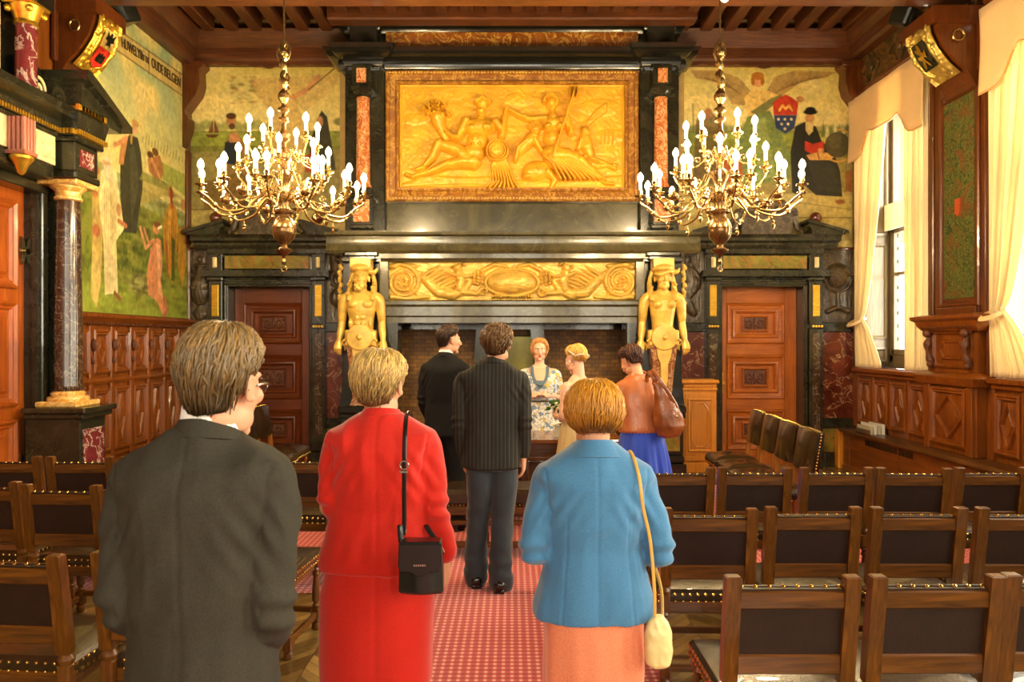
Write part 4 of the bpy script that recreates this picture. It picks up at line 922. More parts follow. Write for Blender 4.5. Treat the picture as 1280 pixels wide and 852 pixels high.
# ================================================================ CORBELS WITH COATS OF ARMS
def corbel(name, X, s, yc, label, ring_y):
    t = empty(name, (X, yc, 0)); tag(t, label, 'corbel'); q = MB(); w_ = .24
    P = [(0, 4.2), (.06, 4.22), (.10, 4.30), (.16, 4.38), (.27, 4.48), (.38, 4.62), (.44, 4.76), (.45, 4.84), (0, 4.84)]
    q.prism([(s*a, z) for a, z in P], 'y', -w_, w_)
    q.sweep(([(0, w_), (s*.45, w_), (s*.45, -w_), (0, -w_)] if s > 0 else [(0, -w_), (s*.45, -w_), (s*.45, w_), (0, w_)]), [(-.05, 4.82), (.01, 4.82), (.03, 4.86), (.03, 4.89), (.07, 4.92), (.09, 4.97), (-.05, 4.98)])
    q.box(0, s*.46, -w_, w_, 4.82, 4.98)
    q.box(0, s*.05, -w_-.06, w_+.06, 4.36, 4.98, .01)
    q.build('bracket', MATS['window_casing_oak'], t)
    q = MB(); R_ = Matrix.Rotation(0, 4, 'X'); q.tube([(s*.24+.055*cos(a), -w_-.02, 4.70+.055*sin(a)) for a in np.linspace(0, 2*pi, 21)], .011, 6); q.sphere((s*.24, -w_-.01, 4.755), .02, 8, 6); q.build('iron_ring', M_BRASS, t)
    # cartouche following the sloping front
    pts2 = [(.16, 4.36), (.27, 4.46), (.38, 4.60), (.45, 4.74), (.47, 4.86)]
    def surf(u, v, h):   # u across (-1..1), v 0..1 along slope
        v = np.clip(v, 0, 1)*4; i = np.clip(v.astype(int), 0, 3); f_ = v-i; A = np.array(pts2); p = A[i]*(1-f_)[..., None]+A[i+1]*f_[..., None]
        return s*(p[..., 0]+.02+h*.8), u*.21, p[..., 1]-h*.5
    h = HM(-1, 1, 0, 1, 70, 90); r = np.random.RandomState(4)
    h.H += .012
    for k in range(40): a = k/40*2*pi; h.blob(.8*cos(a), .5+.43*sin(a), .16, .07, .035+.02*r.rand())
    for sg in (-1, 1): h.spiral(sg*.66, .86, .2, 1.2, sg, .05, .05, leaves=False); h.spiral(sg*.6, .12, .2, 1.2, -sg, .05, .05, leaves=False)
    h.blob(0, .5, .62, .36, .03, base=.012); h.soft(1); h.mesh('cartouche', M_GOLD if s > 0 else m_plain('silver_gilt', '#b79c4c', .35, .6, .5, .3, 12), t, surf)
    return t, surf
def plaque(surf, poly, mat, name, parent, off=.05):
    V = np.array(poly, float); n = 14
    # triangulate through a fan of subdivided rings so that it bends with the surface
    c = V.mean(0); rings = []
    for k in range(1, 7):
        ring = []
        for i in range(len(V)):
            for t_ in np.linspace(0, 1, 5)[:-1]: p = c+(V[i]*(1-t_)+V[(i+1) % len(V)]*t_-c)*k/6; ring.append(p)
        rings.append(ring)
    R = []
    for ring in rings:
        ring = np.array(ring); x, y, z = surf(ring[:, 0], ring[:, 1], np.full(len(ring), off)); R.append([(a, b_, c_) for a, b_, c_ in zip(x, y, z)])
    q = MB(); q.rings(R); return q.build(name, mat, parent)
t1, sf = corbel('heraldic_corbel', XL+.02, 1, 7.08, 'brown corbel with golden cartouche of eagle and red shield, left wall', -1)
plaque(sf, [(-.5, .50), (.5, .50), (.5, .80), (-.5, .80)], m_plain('shield_gold_field', '#d8b45c', .5), 'upper_field', t1)
plaque(sf, [(-.5, .22), (0, .14), (.5, .22), (.5, .48), (-.5, .48)], MATS['shield_red'], 'lower_field', t1)
EAG = [(0, .78), (.08, .74), (.12, .70), (.35, .77), (.30, .68), (.38, .63), (.22, .62), (.14, .60), (.2, .53), (0, .56), (-.2, .53), (-.14, .60), (-.22, .62), (-.38, .63), (-.30, .68), (-.35, .77), (-.12, .70), (-.08, .74)]
plaque(sf, EAG, M_BLACKP, 'black_eagle', t1, .058)
plaque(sf, [(-.3, .26), (.3, .26), (.3, .34), (.22, .40), (.15, .34), (.0, .42), (-.15, .34), (-.22, .40), (-.3, .34)], M_BLACKP, 'dark_charge', t1, .058)
t1.scale = (.84, .92, 1)
t2, sf2 = corbel('heraldic_corbel', XR-.04, -1, 7.32, 'brown corbel with gilt cartouche of lion on black, above the window pier', -1)
plaque(sf2, [(-.5, .30), (.5, .30), (.5, .76), (-.5, .76)], M_BLACKP, 'black_field', t2)
LION = [(-.05, .74), (.08, .74), (.14, .70), (.08, .66), (.30, .68), (.32, .64), (.10, .60), (.12, .54), (.30, .55), (.30, .50), (.10, .46), (.22, .38), (.30, .37), (.28, .33), (.12, .35), (.0, .44), (-.10, .36), (-.2, .33), (-.22, .37), (-.10, .44), (-.08, .52), (-.3, .48), (-.38, .60), (-.33, .60), (-.26, .54), (-.1, .60), (-.12, .68)]
plaque(sf2, LION, M_GOLD, 'gilt_lion', t2, .058)
# speakers
for (x, y, z, rz, lab) in ((-4.08, 7.55, 5.12, -.6, 'small black loudspeaker mounted high beside the left corbel'), (4.17, 7.62, 5.12, .6, 'small black loudspeaker mounted high beside the right corbel')):
    t = empty('loudspeaker', (x, y, z), rz); tag(t, lab, 'loudspeaker'); q = MB(); q.M = Matrix.Rotation(radians(25), 4, 'X')
    q.box(-.15, .15, -.10, .10, -.10, .10, .02); q.build('cabinet', M_BLACKP, t); q = MB(); q.M = Matrix.Rotation(radians(25), 4, 'X'); q.lathe((0, -.10, 0), [(.075, 0), (.075, -.01), (.06, -.012), (.02, .0)], 20, 'y'); q.build('speaker_cone', M_BLACKP, t)
    q = MB(); q.tube([(0, 0, .08), (0, .02, .28), (0, .04, .50)], .015, 8); q.build('mount', M_BLACKP, t); q = MB(); q.M = Matrix.Rotation(radians(25), 4, 'X'); q.box(.08, .12, -.106, -.10, -.085, -.06, .002); q.build('badge', M_SILVER, t)
# ================================================================ WALL PAINTINGS
class Canvas:
    """small oil-paint rasteriser; points are given in 'design' units and mapped by s.T to grid units"""
    def __init__(s, u0, u1, v0, v1, nu, nv, T=None):
        s.u0, s.u1, s.v0, s.v1, s.nu, s.nv = u0, u1, v0, v1, nu, nv; s.T = T or (lambda p: p)
        s.U, s.V = np.meshgrid(np.linspace(u0, u1, nu), np.linspace(v0, v1, nv)); s.C = np.zeros((nv, nu, 3)); s.px = (u1-u0)/nu
        r = np.random.RandomState(11); s.n1 = s.vn(r, 26); s.n2 = s.vn(r, 70); s.n3 = s.vn(r, 9)
    def vn(s, r, c):
        n = r.rand(c+2, c+2); yi = (s.V-s.v0)/(s.v1-s.v0)*c; xi = (s.U-s.u0)/(s.u1-s.u0)*c; y0 = np.clip(yi.astype(int), 0, c); x0 = np.clip(xi.astype(int), 0, c); fy = yi-y0; fx = xi-x0
        fx = fx*fx*(3-2*fx); fy = fy*fy*(3-2*fy)
        return (n[y0, x0]*(1-fx)+n[y0, x0+1]*fx)*(1-fy)+(n[y0+1, x0]*(1-fx)+n[y0+1, x0+1]*fx)*fy-.5
    def lay(s, m, c, a=1.0, tex=.18):
        c = np.array(C(c)); k = (1+tex*(s.n1+s.n2*1.4))[..., None]; m = (np.clip(m, 0, 1)*a)[..., None]; s.C = s.C*(1-m)+c*k*m
    def poly(s, pts, c, a=1, soft=1.0, tex=.18):
        P = [s.T(p) for p in pts]; ins = np.zeros(s.U.shape, bool); d = np.full(s.U.shape, 1e9)
        for i in range(len(P)):
            x0, y0 = P[i]; x1, y1 = P[(i+1) % len(P)]
            cond = ((y0 > s.V) != (y1 > s.V)); 
            with np.errstate(divide='ignore', invalid='ignore'): xx = (x1-x0)*(s.V-y0)/((y1-y0) if y1 != y0 else 1e-9)+x0
            ins ^= cond & (s.U < xx)
            dx, dy = x1-x0, y1-y0; t = np.clip(((s.U-x0)*dx+(s.V-y0)*dy)/(dx*dx+dy*dy+1e-12), 0, 1); d = np.minimum(d, np.hypot(s.U-x0-t*dx, s.V-y0-t*dy))
        sd = np.where(ins, d, -d)/(s.px*soft); s.lay(sd+.5, c, a, tex)
    def ell(s, p, rx, ry, c, a=1, soft=1.2, tex=.15):
        x, y = s.T(p); x1, y1 = s.T((p[0]+rx, p[1])); x2, y2 = s.T((p[0], p[1]+ry)); RX = max(abs(x1-x), s.px*.6); RY = max(abs(y2-y), s.px*.6)
        q = 1-np.hypot((s.U-x)/RX, (s.V-y)/RY); s.lay(q*min(RX, RY)/(s.px*soft)+.5, c, a, tex)
    def line(s, pts, r, c, a=1, tex=.15):
        P = [s.T(p) for p in pts]; q = s.T((pts[0][0]+r, pts[0][1])); R = abs(q[0]-P[0][0]); q = s.T((pts[0][0], pts[0][1]+r)); R = max((R+abs(q[1]-P[0][1]))/2, s.px*.5)
        d = np.full(s.U.shape, 1e9)
        for i in range(len(P)-1):
            x0, y0 = P[i]; x1, y1 = P[i+1]; dx, dy = x1-x0, y1-y0; t = np.clip(((s.U-x0)*dx+(s.V-y0)*dy)/(dx*dx+dy*dy+1e-12), 0, 1); d = np.minimum(d, np.hypot(s.U-x0-t*dx, s.V-y0-t*dy))
        s.lay((R-d)/s.px+.5, c, a, tex)
    def daubs(s, box, n, cols, r, seed, a=.6, asp=.5):
        g = np.random.RandomState(seed)
        for k in range(n):
            x = box[0]+(box[1]-box[0])*g.rand(); y = box[2]+(box[3]-box[2])*g.rand(); rr = r*(.5+g.rand()); s.ell((x, y), rr, rr*asp, cols[g.randint(len(cols))], a*(.4+.6*g.rand()), 3)
    def mesh(s, name, parent, f, mat):
        h = HM(s.u0, s.u1, s.v0, s.v1, s.nu, s.nv); h.H = (s.n2*.3+s.n1*.2)*.004; r = np.random.RandomState(5); n4 = s.vn(r, 130); n5 = s.vn(r, 50); s.C = s.C*(1+.26*n4+.22*n5+.15*s.n2)[..., None]*(1+.12*s.vn(r, 14)[..., None]*np.array([1, .6, -1])); o = h.mesh(name, mat, parent, f); set_col(o.data, np.clip(s.C.reshape(-1, 3), 0, 1)); return o
# ---- left wall: design units are photo pixels on the wall plane
def TL(p):
    Y = XL*FPX/(p[0]-640); return (Y, EYE-(p[1]-426)*Y/FPX)
c = Canvas(6.98, 9.66, 1.99, 5.38, 250, 310, TL)
sky = np.clip((c.V-3.2)/2.2, 0, 1)[..., None]
c.C = np.array(C('#dccb7c'))*(1-sky)+np.array(C('#a8aa68'))*sky; c.C *= (1+.16*c.n3+.07*c.n1)[..., None]
c.lay(np.clip(c.n3*3+.25, 0, 1)*np.clip((c.V-4.0), 0, 1), '#7f9a78', .65); c.lay(np.clip(-c.n3*3, 0, 1)*np.clip((c.V-3.3), 0, 1), '#e2c676', .7)
hor = 3.62-.10*(c.U-7.4); c.lay(np.where(c.V < hor, 1., 0), '#8a8a3a', 1); c.lay(np.where((c.V < hor) & (c.V > hor-.22), 1., 0), '#a3a468', .8)
c.lay(np.where(c.V < hor-.45, 1., 0)*(np.clip(c.n1*4+.5, 0, 1)), '#4f5a1c', .9); c.lay(np.where(c.V < hor-.3, 1., 0)*(np.clip(c.n2*4+.2, 0, 1)), '#6e7a26', .8)
c.lay(np.clip((2.5-c.V)*4, 0, 1), '#8f9a3a', .8)
c.daubs((120, 236, 240, 395), 260, ['#3f4a16', '#7d8a2c', '#a09a40', '#5f5a1e', '#2c3410'], 5, 3)
for k in range(16): c.line([(176+k*3.8, 178+k*1.9), (177+k*3.8, 171+k*2.1-3*(k % 3))], .6, '#6b6a44', .7)
c.poly([(196, 200), (236, 222), (236, 250), (190, 215)], '#8e9c3c', .8)
c.poly([(150, 225), (200, 222), (215, 240), (160, 262)], '#b09a4a', .7)
# dark draped standing figure
c.poly([(152, 176), (160, 168), (170, 172), (174, 190), (176, 212), (176, 236), (168, 292), (152, 290), (148, 240), (148, 205)], '#3d3c28'); c.poly([(160, 186), (166, 180), (172, 230), (162, 280)], '#55543a', .7)
c.poly([(150, 172), (146, 205), (152, 206), (158, 170)], '#b98048'); c.line([(156, 172), (148, 178), (141, 181)], 2, '#c98a58'); c.ell((166, 160), 4, 7, '#d6a070'); c.ell((167, 154), 4.5, 4.5, '#b0803c'); c.line([(163, 158), (162, 178)], 1.6, '#b98a3c')
# seated pair
c.ell((186, 194), 4, 5, '#5c3a1e'); c.ell((192, 190), 4, 5, '#6e4824'); c.poly([(182, 198), (198, 194), (203, 216), (196, 228), (184, 214)], '#a87040'); c.line([(188, 200), (198, 222)], 2, '#c48c58'); c.poly([(176, 214), (214, 232), (212, 240), (172, 224)], '#8a8a40', .8)
# white-robed elders
c.poly([(113, 222), (121, 215), (127, 245), (125, 330), (119, 384), (112, 372)], '#b79c54'); c.poly([(113, 300), (120, 316), (124, 352), (118, 384), (111, 366)], '#c9b064')
c.poly([(124, 214), (134, 205), (143, 214), (147, 245), (153, 286), (146, 296), (143, 300), (145, 366), (129, 368), (127, 300), (121, 250)], '#e0cf92'); c.poly([(134, 220), (140, 230), (143, 290), (136, 300)], '#c9b373', .8)
for k in range(7): c.line([(128+k*2.4, 232+k*3), (129+k*2.2, 300), (130+k*2.1, 364)], .5, '#a8905a', .8)
c.ell((131, 205), 5, 7, '#c99262'); c.poly([(127, 206), (136, 206), (134, 226), (130, 226)], '#cfc29a'); c.ell((131, 199), 5, 3, '#d8cca0'); c.ell((118, 212), 4, 6, '#a8683c'); c.ell((116, 240), 4, 7, '#a8683c', .8)
c.line([(146, 276), (155, 282)], 2.2, '#c07a4c'); c.ell((118, 288), 5, 8, '#b06a40'); c.ell((146, 262), 3, 8, '#a86a3c', .8); c.line([(141, 366), (148, 374)], 2, '#8a5430')
# kneeling figure
c.poly([(186, 312), (193, 297), (199, 300), (201, 330), (199, 350), (202, 372), (208, 390), (201, 393), (194, 376), (183, 368), (181, 345)], '#c98558'); c.poly([(193, 303), (198, 306), (198, 350), (202, 374), (196, 366)], '#e2a878', .8)
c.ell((193, 286), 4, 6.5, '#c98a5a'); c.ell((195, 281), 4.5, 4, '#7a4c24'); c.line([(190, 300), (180, 310), (173, 284)], 1.6, '#cf9060'); c.line([(192, 302), (184, 303), (178, 286)], 1.4, '#c08050'); c.line([(196, 285), (200, 283)], 1.2, '#ead9a0')
c.line([(203, 372), (207, 388), (202, 396)], 2, '#b06a48')
# orange-robed figures at right
c.poly([(206, 262), (212, 250), (219, 262), (221, 290), (217, 330), (214, 356), (208, 340), (203, 310), (202, 285)], '#b9822c'); c.poly([(209, 262), (213, 262), (210, 320), (206, 300)], '#d8a848', .8); c.ell((212, 242), 3, 7, '#a8502c'); c.line([(211, 236), (213, 258)], 2, '#a04a2c')
c.poly([(222, 286), (229, 282), (231, 330), (226, 360), (220, 330)], '#b9852e', .9); c.ell((227, 256), 3, 7, '#b0703c', .8); c.poly([(213, 296), (217, 300), (216, 352), (212, 350)], '#4c5a20'); c.line([(206, 300), (208, 345)], .8, '#a04020')
for k in range(6): c.line([(204+k*2.6, 262+k*4), (206+k*2.3, 335)], .5, '#7a4c18', .7)
c.ell((172, 356), 10, 14, '#6e6a2c'); c.ell((172, 354), 6, 8, '#9c9a54', .8); c.daubs((160, 182, 340, 366), 30, ['#2c2c10', '#c0b878'], 2, 9)
# inscription banner
B0, B1, B2, B3 = (143, 34), (230, 92), (231, 124), (143, 62)
c.poly([(144, 36), (230, 96), (231, 123), (144, 63)], '#bda35c', .95, 1, .08)
for a_, b_ in (((144, 36), (230, 96)), ((144, 63), (231, 123)), ((184, 64), (184, 92)), ((222, 92), (232, 124))): c.line([a_, b_], .7, '#6a4f24')
c.ell((228, 104), 3, 9, '#c9b06a', .9); c.line([(226, 98), (230, 104), (227, 116)], .7, '#6a4f24')
PL = empty('wall_painting', (XL, 8.3, 2.0)); tag(PL, 'tall painting of robed figures in a meadow under an inscribed banner, left wall', 'painting')
o = c.mesh('canvas', PL, lambda u, v, h: (XL+.02+h-XL, u-8.3, v-2.0), M_PAINT)
q = MB(); q.M = Matrix.Translation((-XL, -8.3, -2.0)); q.frame(6.95, 9.70, 1.96, 5.40, [(0, 0), (0, .04), (.02, .05), (.04, .03), (.04, .0)], lambda u, v, h: (XL+h, u, v)); q.build('frame', MATS['window_casing_oak'], PL)
# lettering of the banner (follows the band)
def text_obj(body, size, mat, name, parent, M, ext=.003):
    cu = bpy.data.curves.new(name, 'FONT'); cu.body = body; cu.size = size; cu.extrude = ext; cu.align_x = 'CENTER'; cu.align_y = 'CENTER'
    tmp = bpy.data.objects.new(name, cu); COL.objects.link(tmp); dg = bpy.context.evaluated_depsgraph_get(); me = bpy.data.meshes.new_from_object(tmp.evaluated_get(dg)); bpy.data.objects.remove(tmp)
    me.materials.clear(); me.materials.append(mat); o = bpy.data.objects.new(name, me); link(o, parent); o.matrix_local = M; return o
M_INK = m_plain('banner_ink', '#4a3414', .6)
def wall_text(body, px0, py0, px1, py1, size, xs_=.62):
    a = TL((px0, py0)); b_ = TL((px1, py1)); cy, cz = (a[0]+b_[0])/2, (a[1]+b_[1])/2; ang = atan2(b_[1]-a[1], b_[0]-a[0])
    # text x axis -> +Y of the world, text up -> +Z, facing +X
    R_ = Matrix(((0, 0, 1), (cos(ang), -sin(ang), 0), (sin(ang), cos(ang), 0))).to_4x4()
    text_obj(body, size, M_INK, 'inscription', PL, Matrix.Translation((.033, cy-8.3, cz-2.0)) @ R_ @ Matrix.Diagonal((xs_, 1, 1, 1)))
wall_text('HUWELYK', 153, 56, 171, 68, .16, .62); wall_text('BY DE', 173, 70, 183, 77, .105, .66); wall_text('OUDE', 187, 79, 200, 88, .17, .62); wall_text('BELGEN', 203, 90, 222, 104, .17, .74)
# ---- back wall murals: design units are photo pixels
def back_mural(x0, x1, which, label):
    cc = Canvas(x0, x1, 79, 309, int((x1-x0)*1.25), 285)
    t = np.clip((cc.V-80)/90, 0, 1)[..., None]
    cc.C = np.array(C('#c6b058'))*(1-t)+np.array(C('#decb82'))*t; cc.C *= (1+.14*cc.n3+.06*cc.n1)[..., None]
    cc.lay(np.clip(-cc.n3*3, 0, 1)*(cc.V < 160), '#e0c67a', .6)
    cc.lay(1.*(cc.V > 164), '#8f9438'); cc.lay(1.*(cc.V > 182), '#73702e', .8); cc.lay(np.clip(cc.n1*4, 0, 1)*(cc.V > 164), '#5a5c20', .5); cc.lay(1.*(cc.V > 196), '#8c7c42', .85)
    if which == 'left':
        for k in range(14): cc.ell((240+k*9, 158+3*sin(k*2)), 8, 6, '#7e8240', .7, 4)
        cc.poly([(257, 168), (274, 168), (270, 172), (260, 172)], '#5a3418'); cc.poly([(266, 150), (267, 166), (260, 166)], '#7a4a28'); cc.poly([(268, 148), (274, 166), (268, 166)], '#6a3c20')
        cc.poly([(237, 190), (434, 186), (434, 309), (237, 309)], '#8c8048', .75); cc.poly([(237, 262), (434, 262), (434, 309), (237, 309)], '#b3a05a', .9); cc.line([(237, 262), (434, 262)], .8, '#6a5c30'); cc.line([(237, 284), (434, 286)], .6, '#7e6e3a')
        # bearded man, dark blue robe
        cc.poly([(281, 182), (287, 168), (300, 170), (310, 190), (316, 220), (306, 262), (276, 262), (278, 215)], '#8a6c38'); cc.poly([(281, 178), (286, 176), (297, 178), (301, 192), (294, 206), (280, 204)], '#20242c'); cc.poly([(286, 168), (296, 164), (302, 178), (287, 178)], '#b98050')
        cc.ell((289, 151), 6, 8, '#b4784a'); cc.ell((289, 145), 6.5, 4, '#4a2c14'); cc.ell((290, 158), 4, 4, '#4c3018', .9)
        cc.poly([(252, 228), (300, 215), (330, 232), (300, 262), (255, 262)], '#6e5426', .9)
        # winged middle figure
        cc.poly([(310, 100), (345, 96), (356, 116), (340, 140), (322, 122)], '#c09a56', .7); cc.poly([(362, 96), (430, 92), (410, 118), (380, 140), (364, 118)], '#c2a05a', .7); cc.ell((356, 106), 7, 9, '#c98e56'); cc.ell((356, 100), 8, 5, '#8a5a26', .9)
        cc.poly([(342, 120), (370, 120), (384, 170), (378, 240), (332, 240), (332, 165)], '#c9a860', .9); cc.line([(366, 122), (384, 112), (398, 96)], 3, '#c98e56'); cc.line([(386, 112), (420, 84)], .8, '#6a5020')
        # hooded woman
        cc.poly([(396, 150), (402, 138), (409, 146), (414, 176), (420, 212), (386, 214), (388, 176)], '#3c3a24'); cc.ell((400, 152), 4, 7, '#c08858'); cc.poly([(380, 196), (396, 186), (400, 212), (382, 216)], '#a03c20', .9); cc.ell((424, 152), 7, 5, '#5c6430', .8, 3)
        cc.daubs((285, 320, 96, 130), 50, ['#7a6c2c', '#9c5c34', '#6e6426'], 2.4, 4, .7)
    else:
        for k in range(22): cc.ell((852+k*10, 162+2*sin(k*2)), 7, 6+2*sin(k*1.7), '#6c743a', .75, 4)
        for k in range(8): cc.poly([(1026+k*5, 172), (1029+k*5, 150+3*(k % 3)), (1032+k*5, 172)], '#cfc48c' if k % 2 else '#5e6434', .8)
        cc.line([(866, 130), (867, 166)], 1, '#6c6434', .7); cc.poly([(1020, 172), (1065, 168), (1065, 182), (1020, 180)], '#b9ac5c', .7)
        cc.poly([(850, 218), (1065, 214), (1065, 309), (850, 309)], '#8f7c40', .6); cc.poly([(850, 246), (1065, 240), (1065, 309), (850, 309)], '#b8a35c', .92); cc.line([(850, 272), (1065, 272)], .7, '#77683a'); cc.line([(990, 252), (1065, 262)], .6, '#8a7a46')
        # wings
        cc.poly([(940, 116), (925, 98), (898, 88), (862, 88), (870, 98), (900, 104), (915, 130), (930, 132)], '#a07c42', .85); cc.poly([(958, 114), (968, 96), (994, 88), (1046, 90), (1030, 98), (1005, 100), (985, 114), (975, 122)], '#a07c42', .85)
        for k in range(7): cc.line([(970+k*4, 116-k*2), (988+k*8, 100-k)], .6, '#7c5a2c', .7); cc.line([(926-k*3, 118-k*2), (906-k*5, 102-k)], .6, '#7c5a2c', .7)
        cc.ell((947, 101), 6.5, 8, '#cf9058'); cc.ell((947, 95), 8, 5, '#a8681c'); cc.ell((941, 101), 2.4, 6, '#a8681c'); cc.ell((953, 101), 2.4, 6, '#a8681c')
        cc.poly([(930, 122), (943, 110), (962, 114), (980, 122), (960, 140), (936, 148)], '#d6b060'); cc.poly([(938, 140), (965, 122), (978, 118), (974, 126), (948, 146)], '#5c6434', .9)
        cc.poly([(934, 146), (962, 138), (976, 166), (992, 198), (986, 226), (930, 230), (922, 180)], '#6e7a3c'); cc.poly([(944, 150), (956, 146), (970, 220), (946, 226)], '#8b9450', .8); cc.daubs((930, 985, 150, 222), 40, ['#a8a850', '#4c5a2c'], 2, 8, .6)
        # shield with ermine dots (red over blue)
        cc.poly([(966, 128), (974, 122), (982, 118), (990, 122), (998, 128), (996, 144), (967, 144)], '#b93a20'); cc.poly([(967, 144), (996, 144), (993, 160), (982, 167), (970, 160)], '#2b3a5c'); 
        for (a, b_) in ((973, 149), (981, 149), (989, 149), (977, 155), (985, 155), (981, 161)): cc.ell((a, b_), 1.6, 1.6, '#d8c684')
        cc.line([(974, 138), (978, 132), (982, 136), (986, 132), (990, 138)], 1.4, '#d8a848'); cc.ell((1000, 124), 5, 4, '#b0582c', .7)
        # seated scholar with globe
        cc.poly([(994, 158), (1006, 152), (1020, 158), (1027, 176), (1042, 190), (1050, 214), (1053, 246), (1020, 244), (1004, 230), (1000, 246), (990, 240), (988, 190)], '#22221a'); cc.poly([(1008, 200), (1030, 196), (1048, 214), (1052, 240), (1022, 238)], '#2c2e24', .9)
        cc.ell((1012, 148), 5.5, 7, '#c08850'); cc.ell((1013, 140), 9, 3.4, '#18160e'); cc.ell((1013, 137), 6.5, 3.4, '#18160e'); cc.poly([(1007, 152), (1017, 152), (1016, 164), (1011, 169), (1007, 163)], '#c9b070')
        cc.poly([(1006, 176), (1016, 180), (1030, 176), (1030, 188), (1014, 192), (1006, 188)], '#b4331e'); cc.ell((1026, 188), 4, 3, '#c98850'); cc.poly([(1008, 194), (1022, 190), (1050, 192), (1036, 200), (1012, 200)], '#cf9c54'); cc.line([(1022, 191), (1024, 199)], .8, '#7a4a20')
        cc.line([(1060*1.0+-12+20*cos(a), 182+20*sin(a)) for a in np.linspace(-1.6, 2.4, 16)], 1.2, '#c09040'); cc.ell((1047, 181), 16, 16, '#4a4428'); cc.ell((1043, 177), 9, 9, '#5c5634', .7, 4); cc.ell((1050, 252), 6, 3, '#8a5428')
        cc.poly([(1056, 214), (1065, 212), (1065, 240), (1057, 238)], '#8c4e26', .8)
        cc.poly([(870, 150), (884, 136), (900, 150), (905, 230), (866, 230)], '#5c4422', .8); cc.ell((885, 142), 5, 7, '#b07848'); cc.poly([(905, 196), (925, 190), (930, 226), (900, 228)], '#a04020', .8)
    cx = PX((x0+x1)/2, 9.74); t = empty('wall_painting', (cx, YW, 3.0)); tag(t, label, 'painting')
    o = cc.mesh('canvas', t, lambda u, v, h: (PX(u, 9.74)-cx, -.012-h, PZ(v, 9.74)-3.0), M_PAINT)
    q = MB(); q.M = Matrix.Translation((-cx, -YW, -3.0)); q.frame(PX(x0, 9.74)-.03, PX(x1, 9.74)+.03, PZ(309, 9.74)-.03, PZ(79, 9.74)+.02, [(0, 0), (0, .03), (.015, .035), (.03, .02), (.03, 0)], lambda u, v, h: (u, YW-h, v)); q.build('frame', MATS['window_casing_oak'], t)
back_mural(237, 440, 'left', 'wall painting with bearded man and hooded woman by the sea, left of the chimneypiece')
back_mural(844, 1066, 'right', 'wall painting with winged figure, shield and seated scholar with globe, right of the chimneypiece')
